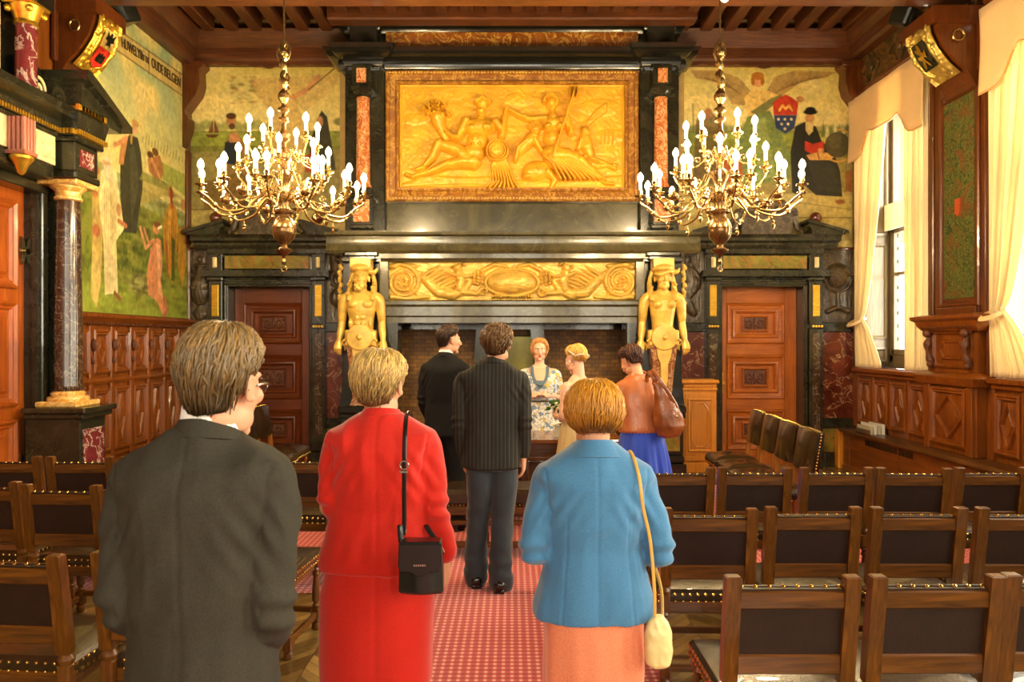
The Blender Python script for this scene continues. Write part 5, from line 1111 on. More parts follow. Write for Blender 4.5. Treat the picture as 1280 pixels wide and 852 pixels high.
# ================================================================ CHANDELIERS
def chandelier(x, y, label, rot):
    t = empty('chandelier', (x, y, 2.20), rot); tag(t, label, 'chandelier', None)
    z = lambda py: (PZ(py, y)-2.20)
    q = MB(); q.lathe((0, 0, 0), [(.0, z(331)), (.018, z(330)), (.022, z(327)), (.010, z(323)), (.012, z(321)), (.02, z(319)), (.065, z(314)), (.07, z(312)), (.03, z(309)), (.028, z(306)), (.05, z(303)), (.088, z(296)), (.098, z(289)), (.096, z(286)), (.099, z(285)), (.094, z(282)), (.075, z(275)), (.05, z(271)), (.055, z(268)), (.085, z(266)), (.09, z(263)), (.05, z(261)),
        (.045, z(255)), (.06, z(250)), (.065, z(244)), (.04, z(240)), (.035, z(232)), (.055, z(226)), (.075, z(220)), (.06, z(214)), (.03, z(210)), (.03, z(202)), (.055, z(198)), (.06, z(193)), (.04, z(188)), (.022, z(184)), (.022, z(178)), (.05, z(174)), (.055, z(169)), (.03, z(165)), (.02, z(160)), (.02, z(154)), (.045, z(151)), (.045, z(148)), (.02, z(146)), (.02, z(142)), (.05, z(139)), (.05, z(136)), (.022, z(133)), (.02, z(130)), (.05, z(124)), (.052, z(119)), (.03, z(114)), (.012, z(111)), (.0, z(110))], 28)
    q.build('turned_stem', M_BRONZE, t)
    q = MB(); q.tube([(.022*cos(a), 0, z(336)+.022*sin(a)) for a in np.linspace(-pi/2, 3*pi/2, 17)], .006, 6); q.build('bottom_ring', M_BRASS, t)
    # figural hanger and rod
    q = MB()
    zz = np.linspace(z(110), z(52), 26)
    q.tube([(.012*sin(i*.8), .012*cos(i*.8), h) for i, h in enumerate(zz)], [.018+.014*abs(sin(i*.62)) for i in range(26)], 8)
    q.sphere((0, -.01, z(66)), .032, 10, 8); q.tube([(.03, 0, z(74)), (.05, 0, z(66)), (.04, 0, z(56)), (0, 0, z(50))], .012, 6); q.tube([(-.03, 0, z(76)), (-.055, 0, z(68)), (-.04, 0, z(58)), (0, 0, z(50))], .012, 6)
    q.tube([(.02, 0, z(92)), (.05, 0, z(98)), (.03, 0, z(108)), (.045, 0, z(112))], .012, 6); q.build('figure_hanger', M_BRASS, t)
    q = MB(); q.tube([(0, 0, z(52)), (0, 0, 5.76-2.2)], .008, 8); q.lathe((0, 0, 0), [(.05, 5.76-2.2), (.045, 5.72-2.2), (.01, 5.68-2.2)], 14); q.build('suspension_rod', M_BRASS, t)
    def arm(a, r, zp, zc, zroot, rr, curl):
        """one S-shaped branch: drops from the stem, rises to a drip pan at radius r"""
        ca, sa = cos(a), sin(a); P = []
        ctrl = [(.05, zroot), (.05+.18*(r-.05), zroot+.05*curl), (.05+.33*(r-.05), zroot-.02), (.05+.45*(r-.05), zc), (.05+.72*(r-.05), zc-.03), (.05+.90*(r-.05), zc+.05), (r, zp-.06), (r, zp-.02)]
        pts = [Vector((c_[0]*ca, c_[0]*sa, c_[1])) for c_ in ctrl]
        for i in range(len(pts)-1):
            p0, p1, p2, p3 = pts[max(i-1, 0)], pts[i], pts[i+1], pts[min(i+2, len(pts)-1)]
            for u in (0, .25, .5, .75): P.append(.5*((2*p1)+(-p0+p2)*u+(2*p0-5*p1+4*p2-p3)*u*u+(-p0+3*p1-3*p2+p3)*u**3))
        P.append(pts[-1]); q = MB(); q.tube(P, rr, 8); 
        m = P[len(P)*5//8]; q.sphere(m, rr*2.2, 8, 6)
        s_ = P[len(P)//2]; q.tube([s_+Vector((ca*.03*cos(k*.7)*(1-k/14), sa*.03*cos(k*.7)*(1-k/14), .05+.03*sin(k*.7)*(1-k/14))) for k in range(12)], rr*.7, 6)
        q.lathe((r*ca, r*sa, zp), [(.008, -.05), (.02, -.035), (.01, -.02), (.022, -.012), (.042, -.006), (.048, .002), (.044, .004), (.015, 0), (.013, .02), (.019, .025), (.019, .045), (.016, .05)], 14)
        o = q.build('branch_arm', M_BRASS, t); return o
    def candle(o, a, r, zp, L=.115):
        q = MB(); q.lathe((r*cos(a), r*sin(a), zp), [(.013, .04), (.0135, L)], 10); cd = q.build('candle_tube', M_CANDLE, o)
        q = MB(); q.lathe((r*cos(a), r*sin(a), zp+L), [(.007, 0), (.016, .012), (.025, .030), (.025, .046), (.015, .068), (.002, .085)], 10); q.build('flame_bulb', M_BULB, cd)
    def tier(n, r, py, pyc, pyr, rr, off, L=.115, curl=1):
        for k in range(n):
            a = off+2*pi*k/n; o = arm(a, r, z(py), z(pyc), z(pyr), rr, curl); candle(o, a, r, z(py), L)
    tier(12, .655, 243, 266, 252, .0095, .12); 
    tier(6, .50, 236, 250, 244, .008, .40, .12)
    tier(8, .36, 212, 236, 224, .008, .2, .125); tier(6, .275, 178, 202, 194, .0075, .45, .12)
    # pendants and ball knops on the lower arms
    for k in range(12):
        a = .12+2*pi*k/12
        if k % 2 == 0:
            q = MB(); q.sphere((.47*cos(a), .47*sin(a), z(251)), .042, 14, 10, (1, 1, .9)); q.lathe((.47*cos(a), .47*sin(a), z(251)), [(.012, .036), (.006, .055)], 8); q.build('ball_knop', M_BRONZE, t)
        else:
            q = MB(); q.tube([(.43*cos(a), .43*sin(a), z(270)), (.43*cos(a), .43*sin(a), z(276))], .004, 6); q.lathe((.43*cos(a), .43*sin(a), z(276)), [(.003, 0), (.016, -.012), (.008, -.025), (.018, -.04), (.01, -.06), (.002, -.075)], 8); q.build('drop_pendant', M_BRASS, t)
    # the lamps' own light
    for k in range(6):
        a = k*pi/3; l = bpy.data.lights.new('candle_light', 'POINT'); l.energy = BULB_W; l.color = (1, .73, .38); l.shadow_soft_size = .10
        o = bpy.data.objects.new('candle_light', l); o.location = (.62*cos(a), .62*sin(a), z(222)); link(o, t)
    l = bpy.data.lights.new('candle_light', 'POINT'); l.energy = BULB_W*2; l.color = (1, .73, .38); l.shadow_soft_size = .12; o = bpy.data.objects.new('candle_light', l); o.location = (0.33, 0, z(150)); link(o, t)
    return t
chandelier(PX(355, 6.0), 6.0, 'left of the two lit brass chandeliers, hanging before the left back door', 0)
chandelier(PX(900, 6.0), 6.0, 'right of the two lit brass chandeliers, hanging before the right back door', .3)
# small lit ceiling spotlight at the top of the picture
t = empty('ceiling_spotlight', (PX(906, 6.3), 6.3, 4.70)); tag(t, 'small bright spotlight on a dark drop rod above the right chandelier', 'spotlight')
q = MB(); q.sphere((0, 0, 0), .035, 12, 8); q.build('lamp', M_BULB, t); q = MB(); q.lathe((0, 0, 0), [(.05, .0), (.05, .06), (.03, .09), (.012, .10), (.01, 1.06)], 14); q.build('housing', M_BLACKP, t)
# ================================================================ CHAIRS
def studs(q, pts, nrm, r=.0085):
    old = q.cm; q.cm = 1; nv = Vector(nrm).normalized(); a = nv.orthogonal().normalized(); b_ = nv.cross(a)
    for p in pts:
        p = Vector(p); R = []
        for rr, h in ((1, 0), (.8, .45), (.4, .7), (.05, .78)): R.append([tuple(p+(a*cos(k*pi/3)+b_*sin(k*pi/3))*r*rr+nv*r*h) for k in range(6)])
        q.rings(R, cap=False)
    q.cm = old
def lin(a, b_, n): return [tuple(Vector(a).lerp(Vector(b_), i/(n-1))) for i in range(n)]
LEGP = [(.022, .0), (.027, .012), (.027, .03), (.016, .045), (.026, .055)]
def turned(q, x, y, z0, z1, r=.024):
    H = z1-z0; pr = [(.7, 0), (1.05, .05), (.6, .10), (.6, .13), (.95, .17), (1.0, .30), (.85, .55), (.6, .72), (.6, .76), (1.0, .82), (.55, .88), (1.05, .94), (.8, 1)]
    q.lathe((x, y, 0), [(r*a, z0+H*h) for a, h in pr], 12)
SEATY = (-.20, .235)
def row_chair():
    t = empty('oak_chair', (0, 0, 0)); hw = .205
    for s in (-1, 1):   # rear leg running up into the back post
        q = MB(); x = s*hw; rake = lambda z: -.20-.10*max(0, z-.45)**1.2*1.6
        q.lathe((x, -.20, 0), [(.018, 0), (.026, .012), (.026, .032), (.016, .045)], 12); q.box(x-.025, x+.025, -.225, -.175, .045, .13, .006); turned(q, x, -.20, .13, .37); q.box(x-.025, x+.025, -.225, -.175, .37, .455, .006)
        q.lathe((x, -.20, 0), [(.020, .45), (.030, .462), (.032, .475), (.024, .49), (.016, .50)], 12)
        R = []
        for z in (.495, .505, .70, .875, .888, .893):
            k = .8 if z in (.495, .893) else 1; yy = rake(z); w_ = .026*k; R.append([(x-w_, yy-.022*k, z), (x+w_, yy-.022*k, z), (x+w_, yy+.022*k, z+.0), (x-w_, yy+.022*k, z+.0)])
        q.rings(R); q.build('rear_leg', M_CHAIRW, t)
        q = MB(); y = .205
        q.lathe((x, y, 0), [(.018, 0), (.026, .012), (.026, .032), (.016, .045)], 12); q.box(x-.025, x+.025, y-.025, y+.025, .045, .13, .006); turned(q, x, y, .13, .37); q.box(x-.025, x+.025, y-.025, y+.025, .37, .42, .006); q.build('leg', M_CHAIRW, t)
    ry = lambda z: -.20-.16*max(0, z-.45)**1.2
    q = MB(); q.box(-hw+.02, hw-.02, ry(.80)-.016, ry(.80)+.018, .775, .838, .006); q.build('top_rail', M_CHAIRX, t)
    q = MB(); q.box(-hw+.02, hw-.02, ry(.57)-.016, ry(.57)+.018, .535, .605, .006); q.build('bottom_rail', M_CHAIRX, t)
    q = MB(); R = []
    for z in (.545, .60, .70, .79, .845): R.append([(-hw+.015, ry(z)-.004, z), (hw-.015, ry(z)-.004, z), (hw-.015, ry(z)+.016+.012*sin((z-.545)/.3*pi), z), (-hw+.015, ry(z)+.016+.012*sin((z-.545)/.3*pi), z)])
    q.rings(R)
    R = [[(-hw+.01, ry(z)+.018, z), (hw-.01, ry(z)+.018, z), (hw-.01, ry(z)+.032, z), (-hw+.01, ry(z)+.032, z)] for z in (.53, .69, .848)]; q.rings(R)
    studs(q, lin((-hw+.035, ry(.845)+.012, .848), (hw-.035, ry(.845)+.012, .848), 8), (0, -.3, 1), .0085)
    for s in (-1, 1): studs(q, [(s*(hw+.004), ry(z)+.024, z) for z in np.linspace(.54, .86, 9)], (s, .6, 0), .008)
    q.build('back_upholstery', [M_LEATHER, M_STUD], t)
    q = MB(); q.box(-hw, hw, -.19, .215, .355, .42, .006); q.build('seat_frame', M_CHAIRX, t)
    q = MB(); R = []
    for e, z in ((.0, .415), (-.004, .42), (-.005, .455), (.01, .472), (.05, .482), (.12, .488)): R.append([(x*(hw+.022-e)/1, y) for x, y in ((-1, 0), (1, 0), (1, 1), (-1, 1))])
    def ring(e, z, n=8):
        P = []; a, b0, b1 = hw+.022-e, -.185+e, .235-e
        for i in range(n): P.append((-a+2*a*i/n, b0, z))
        for i in range(n): P.append((a, b0+(b1-b0)*i/n, z))
        for i in range(n): P.append((a-2*a*i/n, b1, z))
        for i in range(n): P.append((-a, b1-(b1-b0)*i/n, z))
        return P
    q.rings([ring(e, z) for e, z in ((0, .40), (-.004, .41), (-.005, .455), (.008, .472), (.05, .480), (.12, .486), (.20, .488))])
    for z in (.415, .449):
        n = 13
        studs(q, lin((-hw-.02, .2405, z), (hw+.02, .2405, z), n), (0, 1, 0), .0085); studs(q, lin((-hw-.02, -.19, z), (hw+.02, -.19, z), n), (0, -1, 0), .0085)
        for s in (-1, 1): studs(q, lin((s*(hw+.027), -.18, z), (s*(hw+.027), .23, z), n), (s, 0, 0), .0085)
    q.build('seat', [M_LEATHER2, M_STUD], t)
    q = MB(); q.box(-.012, .012, -.18, .19, .075, .105, .004) if False else None
    for s in (-1, 1):
        q = MB(); q.box(s*hw-.014, s*hw+.014, -.18, .185, .07, .11, .005); q.build('side_stretcher', M_CHAIRX, t)
    q = MB(); q.box(-hw, hw, -.212, -.188, .075, .11, .005); q.build('rear_stretcher', M_CHAIRX, t)
    q = MB(); q.box(-hw, hw, .193, .217, .10, .135, .005); q.build('front_stretcher', M_CHAIRX, t)
    return t
chair0 = row_chair(); used = [False]
def put_chair(x, y, rz, label, group):
    o = chair0 if not used[0] else copy_tree(chair0); used[0] = True
    o.location = (x, y, .006 if y > 4.8 else 0); o.rotation_euler = (0, 0, rz); o['label'] = label; o['category'] = 'chair'
    if group: o['group'] = group
    elif 'group' in o: del o['group']
ORD = ['first', 'second', 'third', 'fourth', 'fifth', 'sixth', 'seventh']
R_ = random.Random(3)
Z0 = .0
rowsR = [('row nearest the camera', 2.55, [.965, 1.465, 1.95, 2.44]), ('middle row', 3.55, [.96, 1.47, 1.98, 2.50, 3.02]), ('row farthest away', 4.62, [1.05, 1.55, 2.06, 2.55, 3.05, 3.55])]
for nm, y, xs in rowsR:
    for i, x in enumerate(xs):
        put_chair(x, y+R_.uniform(-.02, .02)+.20, R_.uniform(-.04, .04), 'oak chair with brown leather back, %s from the aisle, right side, %s' % (ORD[i], nm), 'oak chairs right of the aisle')
rowsL = [('row nearest the camera', 2.80, [-1.36, -1.91, -2.46], -.10), ('middle row', 3.85, [-1.38, -1.97, -2.52, -3.04], -.06), ('row farthest away', 5.05, [-1.47, -1.98, -2.49, -3.00, -3.51], -.03)]
for nm, y, xs, rr in rowsL:
    for i, x in enumerate(xs):
        put_chair(x, y+R_.uniform(-.02, .02)+.20+(0.12*i if 'middle' in nm else 0), R_.uniform(-.04, .04)+rr, 'oak chair with brown leather back, %s from the aisle, left side, %s' % (ORD[i], nm), 'oak chairs left of the aisle')
# ---- side chairs with fully upholstered leather backs
def side_chair():
    t = empty('leather_side_chair', (0, 0, 0)); hw = .215
    for s in (-1, 1):
        x = s*hw*.9
        q = MB(); R = []
        for z, yy in ((0, -.22), (.05, -.215), (.44, -.20), (.64, -.22), (.90, -.262)): R.append([(x-.022, yy-.018, z), (x+.022, yy-.018, z), (x+.022, yy+.022, z), (x-.022, yy+.022, z)])
        q.rings(R); q.build('rear_leg', M_PALE if False else m_wood('honey_chair_oak', '#7a4212', '#b5701f', 'z', .35), t) if 'honey_chair_oak' not in MATS else q.build('rear_leg', MATS['honey_chair_oak'], t)
        q = MB(); turned(q, x, .20, .03, .40, .026); q.lathe((x, .20, 0), [(.02, 0), (.024, .015), (.015, .035)], 10); q.build('leg', MATS['honey_chair_oak'], t)
    q = MB(); R = []
    ry = lambda z: -.20-.16*max(0, z-.5)
    for z, e, b_ in ((.62, .0, .0), (.63, -.006, .01), (.78, -.006, .022), (.935, -.006, .012), (.95, .006, .0)):
        n = 8; P = []
        for i in range(n+1): u = -1+2*i/n; P.append((u*(hw-e), ry(z)-.028, z-.012*(1-u*u)*(1 if z < .7 else -.8)))
        for i in range(n+1): u = 1-2*i/n; P.append((u*(hw-e), ry(z)+.028+b_*(1-u*u), z-.012*(1-u*u)*(1 if z < .7 else -.8)))
        R.append(P)
    q.rings(R)
    for s in (-1, 1): studs(q, [(s*(hw+.006), ry(z), z) for z in np.linspace(.635, .94, 13)], (s, 0, 0), .009)
    studs(q, [(u*hw, ry(.95), .951+.010*(1-u*u)) for u in np.linspace(-.95, .95, 14)], (0, 0, 1), .007); studs(q, [(u*hw, ry(.63)-.028, .632-.012*(1-u*u)) for u in np.linspace(-.95, .95, 16)], (0, -1, 0), .006)
    q.build('back_upholstery', [MATS.get('side_leather') or m_plain('side_leather', '#2e1c0c', .26, 0, .6, .3, 6, bump=.15, bsc=90, coat=.35), M_STUD], t)
    q = MB(); R = []
    def ring(e, z, n=8):
        P = []; a, b0, b1 = hw+.01-e, -.20+e, .24-e; bul = .0 if z < .44 else .02
        for i in range(n): u = i/n; P.append((-a+2*a*u, b0, z+.0))
        for i in range(n): u = i/n; P.append((a, b0+(b1-b0)*u, z+.012*sin(u*pi)))
        for i in range(n): u = i/n; P.append((a-2*a*u, b1, z-.008*sin(u*pi)))
        for i in range(n): u = i/n; P.append((-a, b1-(b1-b0)*u, z+.012*sin(u*pi)))
        return P
    q.rings([ring(e, z) for e, z in ((0, .385), (-.006, .40), (-.008, .44), (.004, .47), (.04, .492), (.10, .504), (.19, .508))])
    studs(q, [p for p in ring(-.008, .40)], (0, 0, -1), .001)
    for s in (-1, 1): studs(q, lin((s*(hw+.018), -.19, .405), (s*(hw+.018), .23, .405), 14), (s, 0, 0), .008)
    studs(q, lin((-hw, .248, .405), (hw, .248, .405), 14), (0, 1, 0), .008)
    q.build('seat', [MATS['side_leather'], M_STUD], t)
    for s in (-1, 1): q = MB(); q.box(s*hw*.9-.012, s*hw*.9+.012, -.2, .19, .14, .17, .004); q.build('side_stretcher', MATS['honey_chair_oak'], t)
    q = MB(); q.box(-hw*.9, hw*.9, .19, .212, .22, .25, .004); q.build('front_stretcher', MATS['honey_chair_oak'], t)
    return t
sc0 = side_chair(); su = [False]
def put_side(x, y, rz, label, group):
    o = sc0 if not su[0] else copy_tree(sc0); su[0] = True; o.location = (x, y, .006); o.rotation_euler = (0, 0, rz); tag(o, label, 'chair', group)
for i, y in enumerate((6.05, 6.58, 7.10, 7.62)):
    put_side(2.24+i*.035, y, pi/2-.04, 'leather side chair with studded back facing the aisle, %s from the right back door' % ['fourth', 'third', 'second', 'first'][i], 'leather chairs along the right side')
for i, y in enumerate((7.10, 7.62, 8.16)):
    put_side(-2.56-.02*i, y, -pi/2-.02, 'leather side chair with studded back facing the aisle, %s from the left back door' % ['third', 'second', 'first'][i], 'leather chairs along the left side')
# ---- low upholstered bench for the couple
def bench():
    t = empty('upholstered_bench', (PX(606, 5.75), 5.85, .006)); tag(t, 'low wide leather bench with brass nails behind the registrar table', 'bench')
    w_ = .66
    q = MB(); q.box(-w_, w_, -.19, .22, .39, .52, .03); studs(q, lin((-w_+.03, -.192, .405), (w_-.03, -.192, .405), 44), (0, -1, 0), .007); q.build('seat', [M_LEATHER2, M_STUD], t)
    q = MB(); q.box(-w_, w_, -.18, .21, .32, .39, .008); q.build('seat_frame', M_CHAIRX, t)
    for x in (-w_+.04, 0, w_-.04):
        for y in (-.16, .18): q = MB(); q.box(x-.025, x+.025, y-.025, y+.025, 0, .10, .006); turned(q, x, y, .10, .32); q.build('leg', M_CHAIRW, t)
    for z in (.07, .24): q = MB(); q.box(-w_+.02, w_-.02, -.175, -.145, z, z+.04, .006); q.build('stretcher', M_CHAIRX, t)
bench()
# ================================================================ REGISTRAR TABLE AND FURNITURE
T = empty('registrar_table', (.12, 7.15, .006)); tag(T, 'long dark oak table behind which the registrar stands', 'table')
q = MB(); q.box(-.95, .95, -.36, .36, .72, .76, .012); q.build('table_top', m_wood('table_oak', '#6a3410', '#a3622a', 'x', .22, 1, .4), T)
q = MB(); q.box(-.88, .88, -.30, .30, .58, .72, .008); q.box(-.86, .86, -.28, -.25, .16, .58); 
for k in range(4): q.frame(-.86+k*.43+.02, -.86+(k+1)*.43-.02, .18, .56, [(0, 0), (0, .015), (.015, .02), (.03, .0)], lambda u, v, h: (u, -.28-h, v))
q.box(-.90, .90, -.33, .33, .56, .59, .008); q.build('apron', M_CHAIRX, T)
for x in (-.84, .84):
    for y in (-.26, .26): q = MB(); q.box(x-.045, x+.045, y-.045, y+.045, 0, .12, .01); turned(q, x, y, .12, .56, .05); q.build('leg', M_CHAIRW, T)
q = MB(); q.box(-.84, .84, -.29, -.25, .10, .16, .008); q.build('stretcher', M_CHAIRX, T)
tz = .767
t = empty('wooden_letter_box', (PX(607, 7.0), 7.02, tz)); tag(t, 'pale upright wooden box standing on the registrar table', 'box'); q = MB()
q.box(-.06, .06, -.06, .06, 0, .012); q.box(-.06, -.048, -.06, .06, .012, .20, .003); q.box(.048, .06, -.06, .06, .012, .20, .003); q.box(-.048, .048, .048, .06, .012, .20, .003); q.box(-.048, .048, -.06, -.048, .012, .17, .003); q.build('box_body', M_PALE, t); q = MB(); q.box(-.07, .07, -.07, .07, .20, .215, .004); q.build('lid', M_PALE, t)
M_PAPER = m_plain('white_paper', '#d8d6cc', .7, var=.04)
for k in range(6):
    q = MB(); q.box(-.14, .14, -.10, .10, 0, .018, .002); o = q.build('booklet', M_PAPER); o.location = (PX(642, 7.05)+.004*((k*7) % 3-1), 7.05, tz+.001+k*.019); o.rotation_euler = (0, 0, .03*((k*5) % 3-1))
    tag(o, 'white booklet in the neat pile on the registrar table', 'booklet', 'pile of booklets on the registrar table')
t = empty('clear_carafe_box', (PX(700, 6.98), 6.98, tz)); t.name = 'acrylic_holder'; tag(t, 'clear acrylic holder with a white card on the registrar table', 'holder'); q = MB()
for a in ((-.07, -.066, -.04, .04), (.066, .07, -.04, .04), (-.066, .066, -.04, -.036), (-.066, .066, .036, .04)): q.box(a[0], a[1], a[2], a[3], 0, .12)
q.build('clear_wall', M_GLASS, t); q = MB(); q.box(-.05, .06, -.02, .0, .005, .115); q.add([(-.09, -.03, .12), (.07, -.05, .16), (.09, .05, .13), (-.06, .06, .15)], [(0, 1, 2, 3)]); q.build('card', M_PAPER, t)
# pale oak cabinet beside the right door
t = empty('pale_oak_cabinet', (2.415, 9.42, 0)); tag(t, 'narrow pale oak cabinet with an octagonal panel beside the right back door', 'cabinet'); hw = .225
q = MB(); q.box(-hw+.01, hw-.01, -.16, .18, .14, 1.08, .006); q.box(-hw, hw, -.17, .19, 0, .14, .01); q.box(-hw+.02, hw-.02, -.175, -.16, .16, .22, .004); q.build('body', M_PALE, t)
q = MB(); q.box(-hw, hw, -.18, .20, 1.06, 1.10, .01); q.box(-hw+.01, hw-.01, -.17, .19, 1.10, 1.15, .01); q.box(-hw-.02, hw+.02, -.20, .21, 1.15, 1.20, .015); q.build('cornice', M_PALE, t)
q = MB(); f = lambda u, v, h: (u, -.175-h, v); q.box(-.19, .19, -.175, -.16, .22, 1.02, .004); q.frame(-.16, .16, .28, .96, [(0, 0), (0, .012), (.012, .018), (.03, .004), (.03, 0)], f)
O = [(-.05, .34), (.05, .34), (.11, .43), (.11, .81), (.05, .90), (-.05, .90), (-.11, .81), (-.11, .43)]
for i in range(8):
    a, c_ = O[i], O[(i+1) % 8]; q.tube([(a[0], -.178, a[1]), (c_[0], -.178, c_[1])], .010, 6)
for (sx, sz) in ((1, 1), (-1, -1), (1, -1), (-1, 1)):
    for k in range(2): q.tube([(sx*(.06+k*.028), -.178, .62+sz*.30), (sx*.135, -.178, .62+sz*(.215+k*.035))], .007, 6)
q.build('door', M_PALE, t); q = MB(); q.sphere((-.20, -.185, .62), .012, 10, 8); q.build('knob', M_GOLD, t)
# leaflets in a transparent rack on the right ledge
t = empty('leaflet_rack', (PX(1092, 8.9), 8.95, .55)); t.location.x = 4.46; tag(t, 'small low rack of grey and white leaflets on the right ledge', 'leaflet rack')
for k in range(4):
    q = MB(); q.box(-.09+k*.048, -.055+k*.048, -.17, .17, 0, .10+.03*(k % 2)+.02*k*0, .002); q.build('leaflet_stack', m_plain('leaflet_grey', '#b9b19a', .6) if k == 0 else (MATS['leaflet_grey'] if k % 2 == 0 else M_PAPER), t)
q = MB(); q.box(-.10, .10, -.18, .18, 0, .006); q.box(-.10, -.096, -.18, .18, 0, .06); q.build('rack_tray', M_SILVER, t)
# ================================================================ PEOPLE
def vox(q, voxel, it=6, fac=.6):
    me = bpy.data.meshes.new('tmp'); me.from_pydata(q.v, [], q.f)
    bm = bmesh.new(); bm.from_mesh(me); bmesh.ops.recalc_face_normals(bm, faces=bm.faces); bm.to_mesh(me); bm.free()
    o = bpy.data.objects.new('tmp', me); COL.objects.link(o)
    m = o.modifiers.new('r', 'REMESH'); m.mode = 'VOXEL'; m.voxel_size = voxel; m.use_smooth_shade = True
    if it: m = o.modifiers.new('s', 'SMOOTH'); m.factor = fac; m.iterations = it
    dg = bpy.context.evaluated_depsgraph_get(); dg.update(); out = bpy.data.meshes.new_from_object(o.evaluated_get(dg)); bpy.data.objects.remove(o); bpy.data.meshes.remove(me)
    out.shade_smooth(); return out
def get_v(me): a = np.empty(len(me.vertices)*3, 'f'); me.vertices.foreach_get('co', a); return a.reshape(-1, 3)
def get_n(me): a = np.empty(len(me.vertices)*3, 'f'); me.vertices.foreach_get('normal', a); return a.reshape(-1, 3)
class VN:   # fast vectorised value noise
    T_ = np.random.RandomState(1).rand(32, 32, 32)
    @staticmethod
    def n(P):
        i = np.floor(P).astype(int); f = P-i; f = f*f*(3-2*f); r = 0
        for a in (0, 1):
            for b_ in (0, 1):
                for c_ in (0, 1):
                    w_ = (f[:, 0] if a else 1-f[:, 0])*(f[:, 1] if b_ else 1-f[:, 1])*(f[:, 2] if c_ else 1-f[:, 2])
                    r = r+w_*VN.T_[(i[:, 0]+a) % 32, (i[:, 1]+b_) % 32, (i[:, 2]+c_) % 32]
        return r*2-1
def wrinkle(me, amp=.006, sc=(11, 11, 4), seed=0, fn=None):
    V = get_v(me); N = get_n(me); s = np.array(sc)
    W = V+.05*np.stack([VN.n(V*5+seed), VN.n(V*5+9+seed), VN.n(V*5+17+seed)], 1)
    d = (1-2*np.abs(VN.n(W*s+seed)))*.7+VN.n(W*s*2.1+seed+3)*.35
    d2 = VN.n((W @ np.array([[.7, 0, .7], [0, 1, 0], [-.7, 0, .7]]))*np.array([22, 9, 7])+seed)*.35
    d = (d+d2)*amp
    if fn is not None: d = d+fn(V, N)
    V = V+N*d[:, None]; me.vertices.foreach_set('co', V.astype('f').ravel()); me.update()
def mobj(name, me, mat, parent, M=None):
    me.materials.clear(); me.materials.append(mat); me.name = name; o = bpy.data.objects.new(name, me); link(o, parent)
    return o
def eloft(q, rings, n=28, ex=2.4, off=None):
    """rings: (z, halfwidth, halfdepth, yc, [xc]) superelliptic horizontal sections"""
    R = []
    for r in rings:
        z, a, b_, yc = r[:4]; xc = r[4] if len(r) > 4 else 0; P = []
        for j in range(n):
            t = 2*pi*j/n; c_, s_ = cos(t), sin(t)
            P.append((xc+a*math.copysign(abs(c_)**(2/ex), c_), yc+b_*math.copysign(abs(s_)**(2/ex), s_), z))
        R.append(P)
    q.rings(R)
def spl(P, n=4):
    P = [Vector(p) for p in P]; out = []
    for i in range(len(P)-1):
        p0, p1, p2, p3 = P[max(i-1, 0)], P[i], P[i+1], P[min(i+2, len(P)-1)]
        for k in range(n): u = k/n; out.append(.5*((2*p1)+(-p0+p2)*u+(2*p0-5*p1+4*p2-p3)*u*u+(-p0+3*p1-3*p2+p3)*u**3))
    out.append(P[-1]); return out
def limb(q, P, R, n=14, k=4, flat=1.0):
    """smooth tapered limb with rounded ends"""
    pts = spl(P, k); rr = [x.x for x in spl([(r, 0, 0) for r in R], k)]
    d0 = (pts[0]-pts[1]).normalized(); d1 = (pts[-1]-pts[-2]).normalized()
    pts = [pts[0]+d0*rr[0]*.9, pts[0]+d0*rr[0]*.6]+pts+[pts[-1]+d1*rr[-1]*.6, pts[-1]+d1*rr[-1]*.9]; rr = [rr[0]*.35, rr[0]*.8]+rr+[rr[-1]*.8, rr[-1]*.35]
    q.tube(pts, rr, n, flat)
def hand(q, W, d, nrm, side, curl=.5, sc=1.0, spread=.15):
    """W wrist, d pointing direction, nrm palm-facing direction, side +1/-1 tells where the thumb leaves"""
    d = Vector(d).normalized(); nrm = Vector(nrm); nrm = (nrm-d*nrm.dot(d)).normalized(); a = d.cross(nrm)*side; W = Vector(W)
    R = []
    for u, w_, t_ in ((-.02, .022, .018), (.0, .026, .020), (.03, .036, .018), (.065, .042, .015), (.088, .040, .012), (.098, .034, .007)):
        c_ = W+d*u*sc; R.append([tuple(c_+a*(w_*sc*cos(k*pi/6))+nrm*(t_*sc*sin(k*pi/6))) for k in range(12)])
    q.rings(R)
    for i, (L, off) in enumerate(((.070, .030), (.080, .010), (.074, -.010), (.058, -.029))):
        L *= sc; p = W+d*.085*sc+a*off*sc; dd = (d+a*spread*off*12*.3).normalized(); P = [p]; ang = curl*(.6+.12*i)
        for k, f_ in enumerate((.45, .32, .23)):
            dd = (dd*cos(ang)+nrm*sin(ang)).normalized(); p = p+dd*L*f_; P.append(p)
        limb(q, P, [.0095*sc, .0088*sc, .008*sc, .0068*sc], 8, 2)
    p = W+d*.018*sc+a*.026*sc+nrm*.006*sc; P = [p, p+(d*.5+a*.75+nrm*.35).normalized()*.036*sc]; P.append(P[-1]+(d*.85+a*.35+nrm*.4*(.5+curl)).normalized()*.030*sc); P.append(P[-1]+(d*.9+a*.05+nrm*.5*curl).normalized()*.024*sc)
    limb(q, P, [.014*sc, .0115*sc, .010*sc, .008*sc], 8, 2)
def head_m(c_, yaw, pitch=0, roll=0, sc=1):
    return Matrix.Translation(c_) @ Matrix.Rotation(radians(yaw), 4, 'Z') @ Matrix.Rotation(radians(pitch), 4, 'X') @ Matrix.Rotation(radians(roll), 4, 'Y') @ Matrix.Scale(sc, 4)
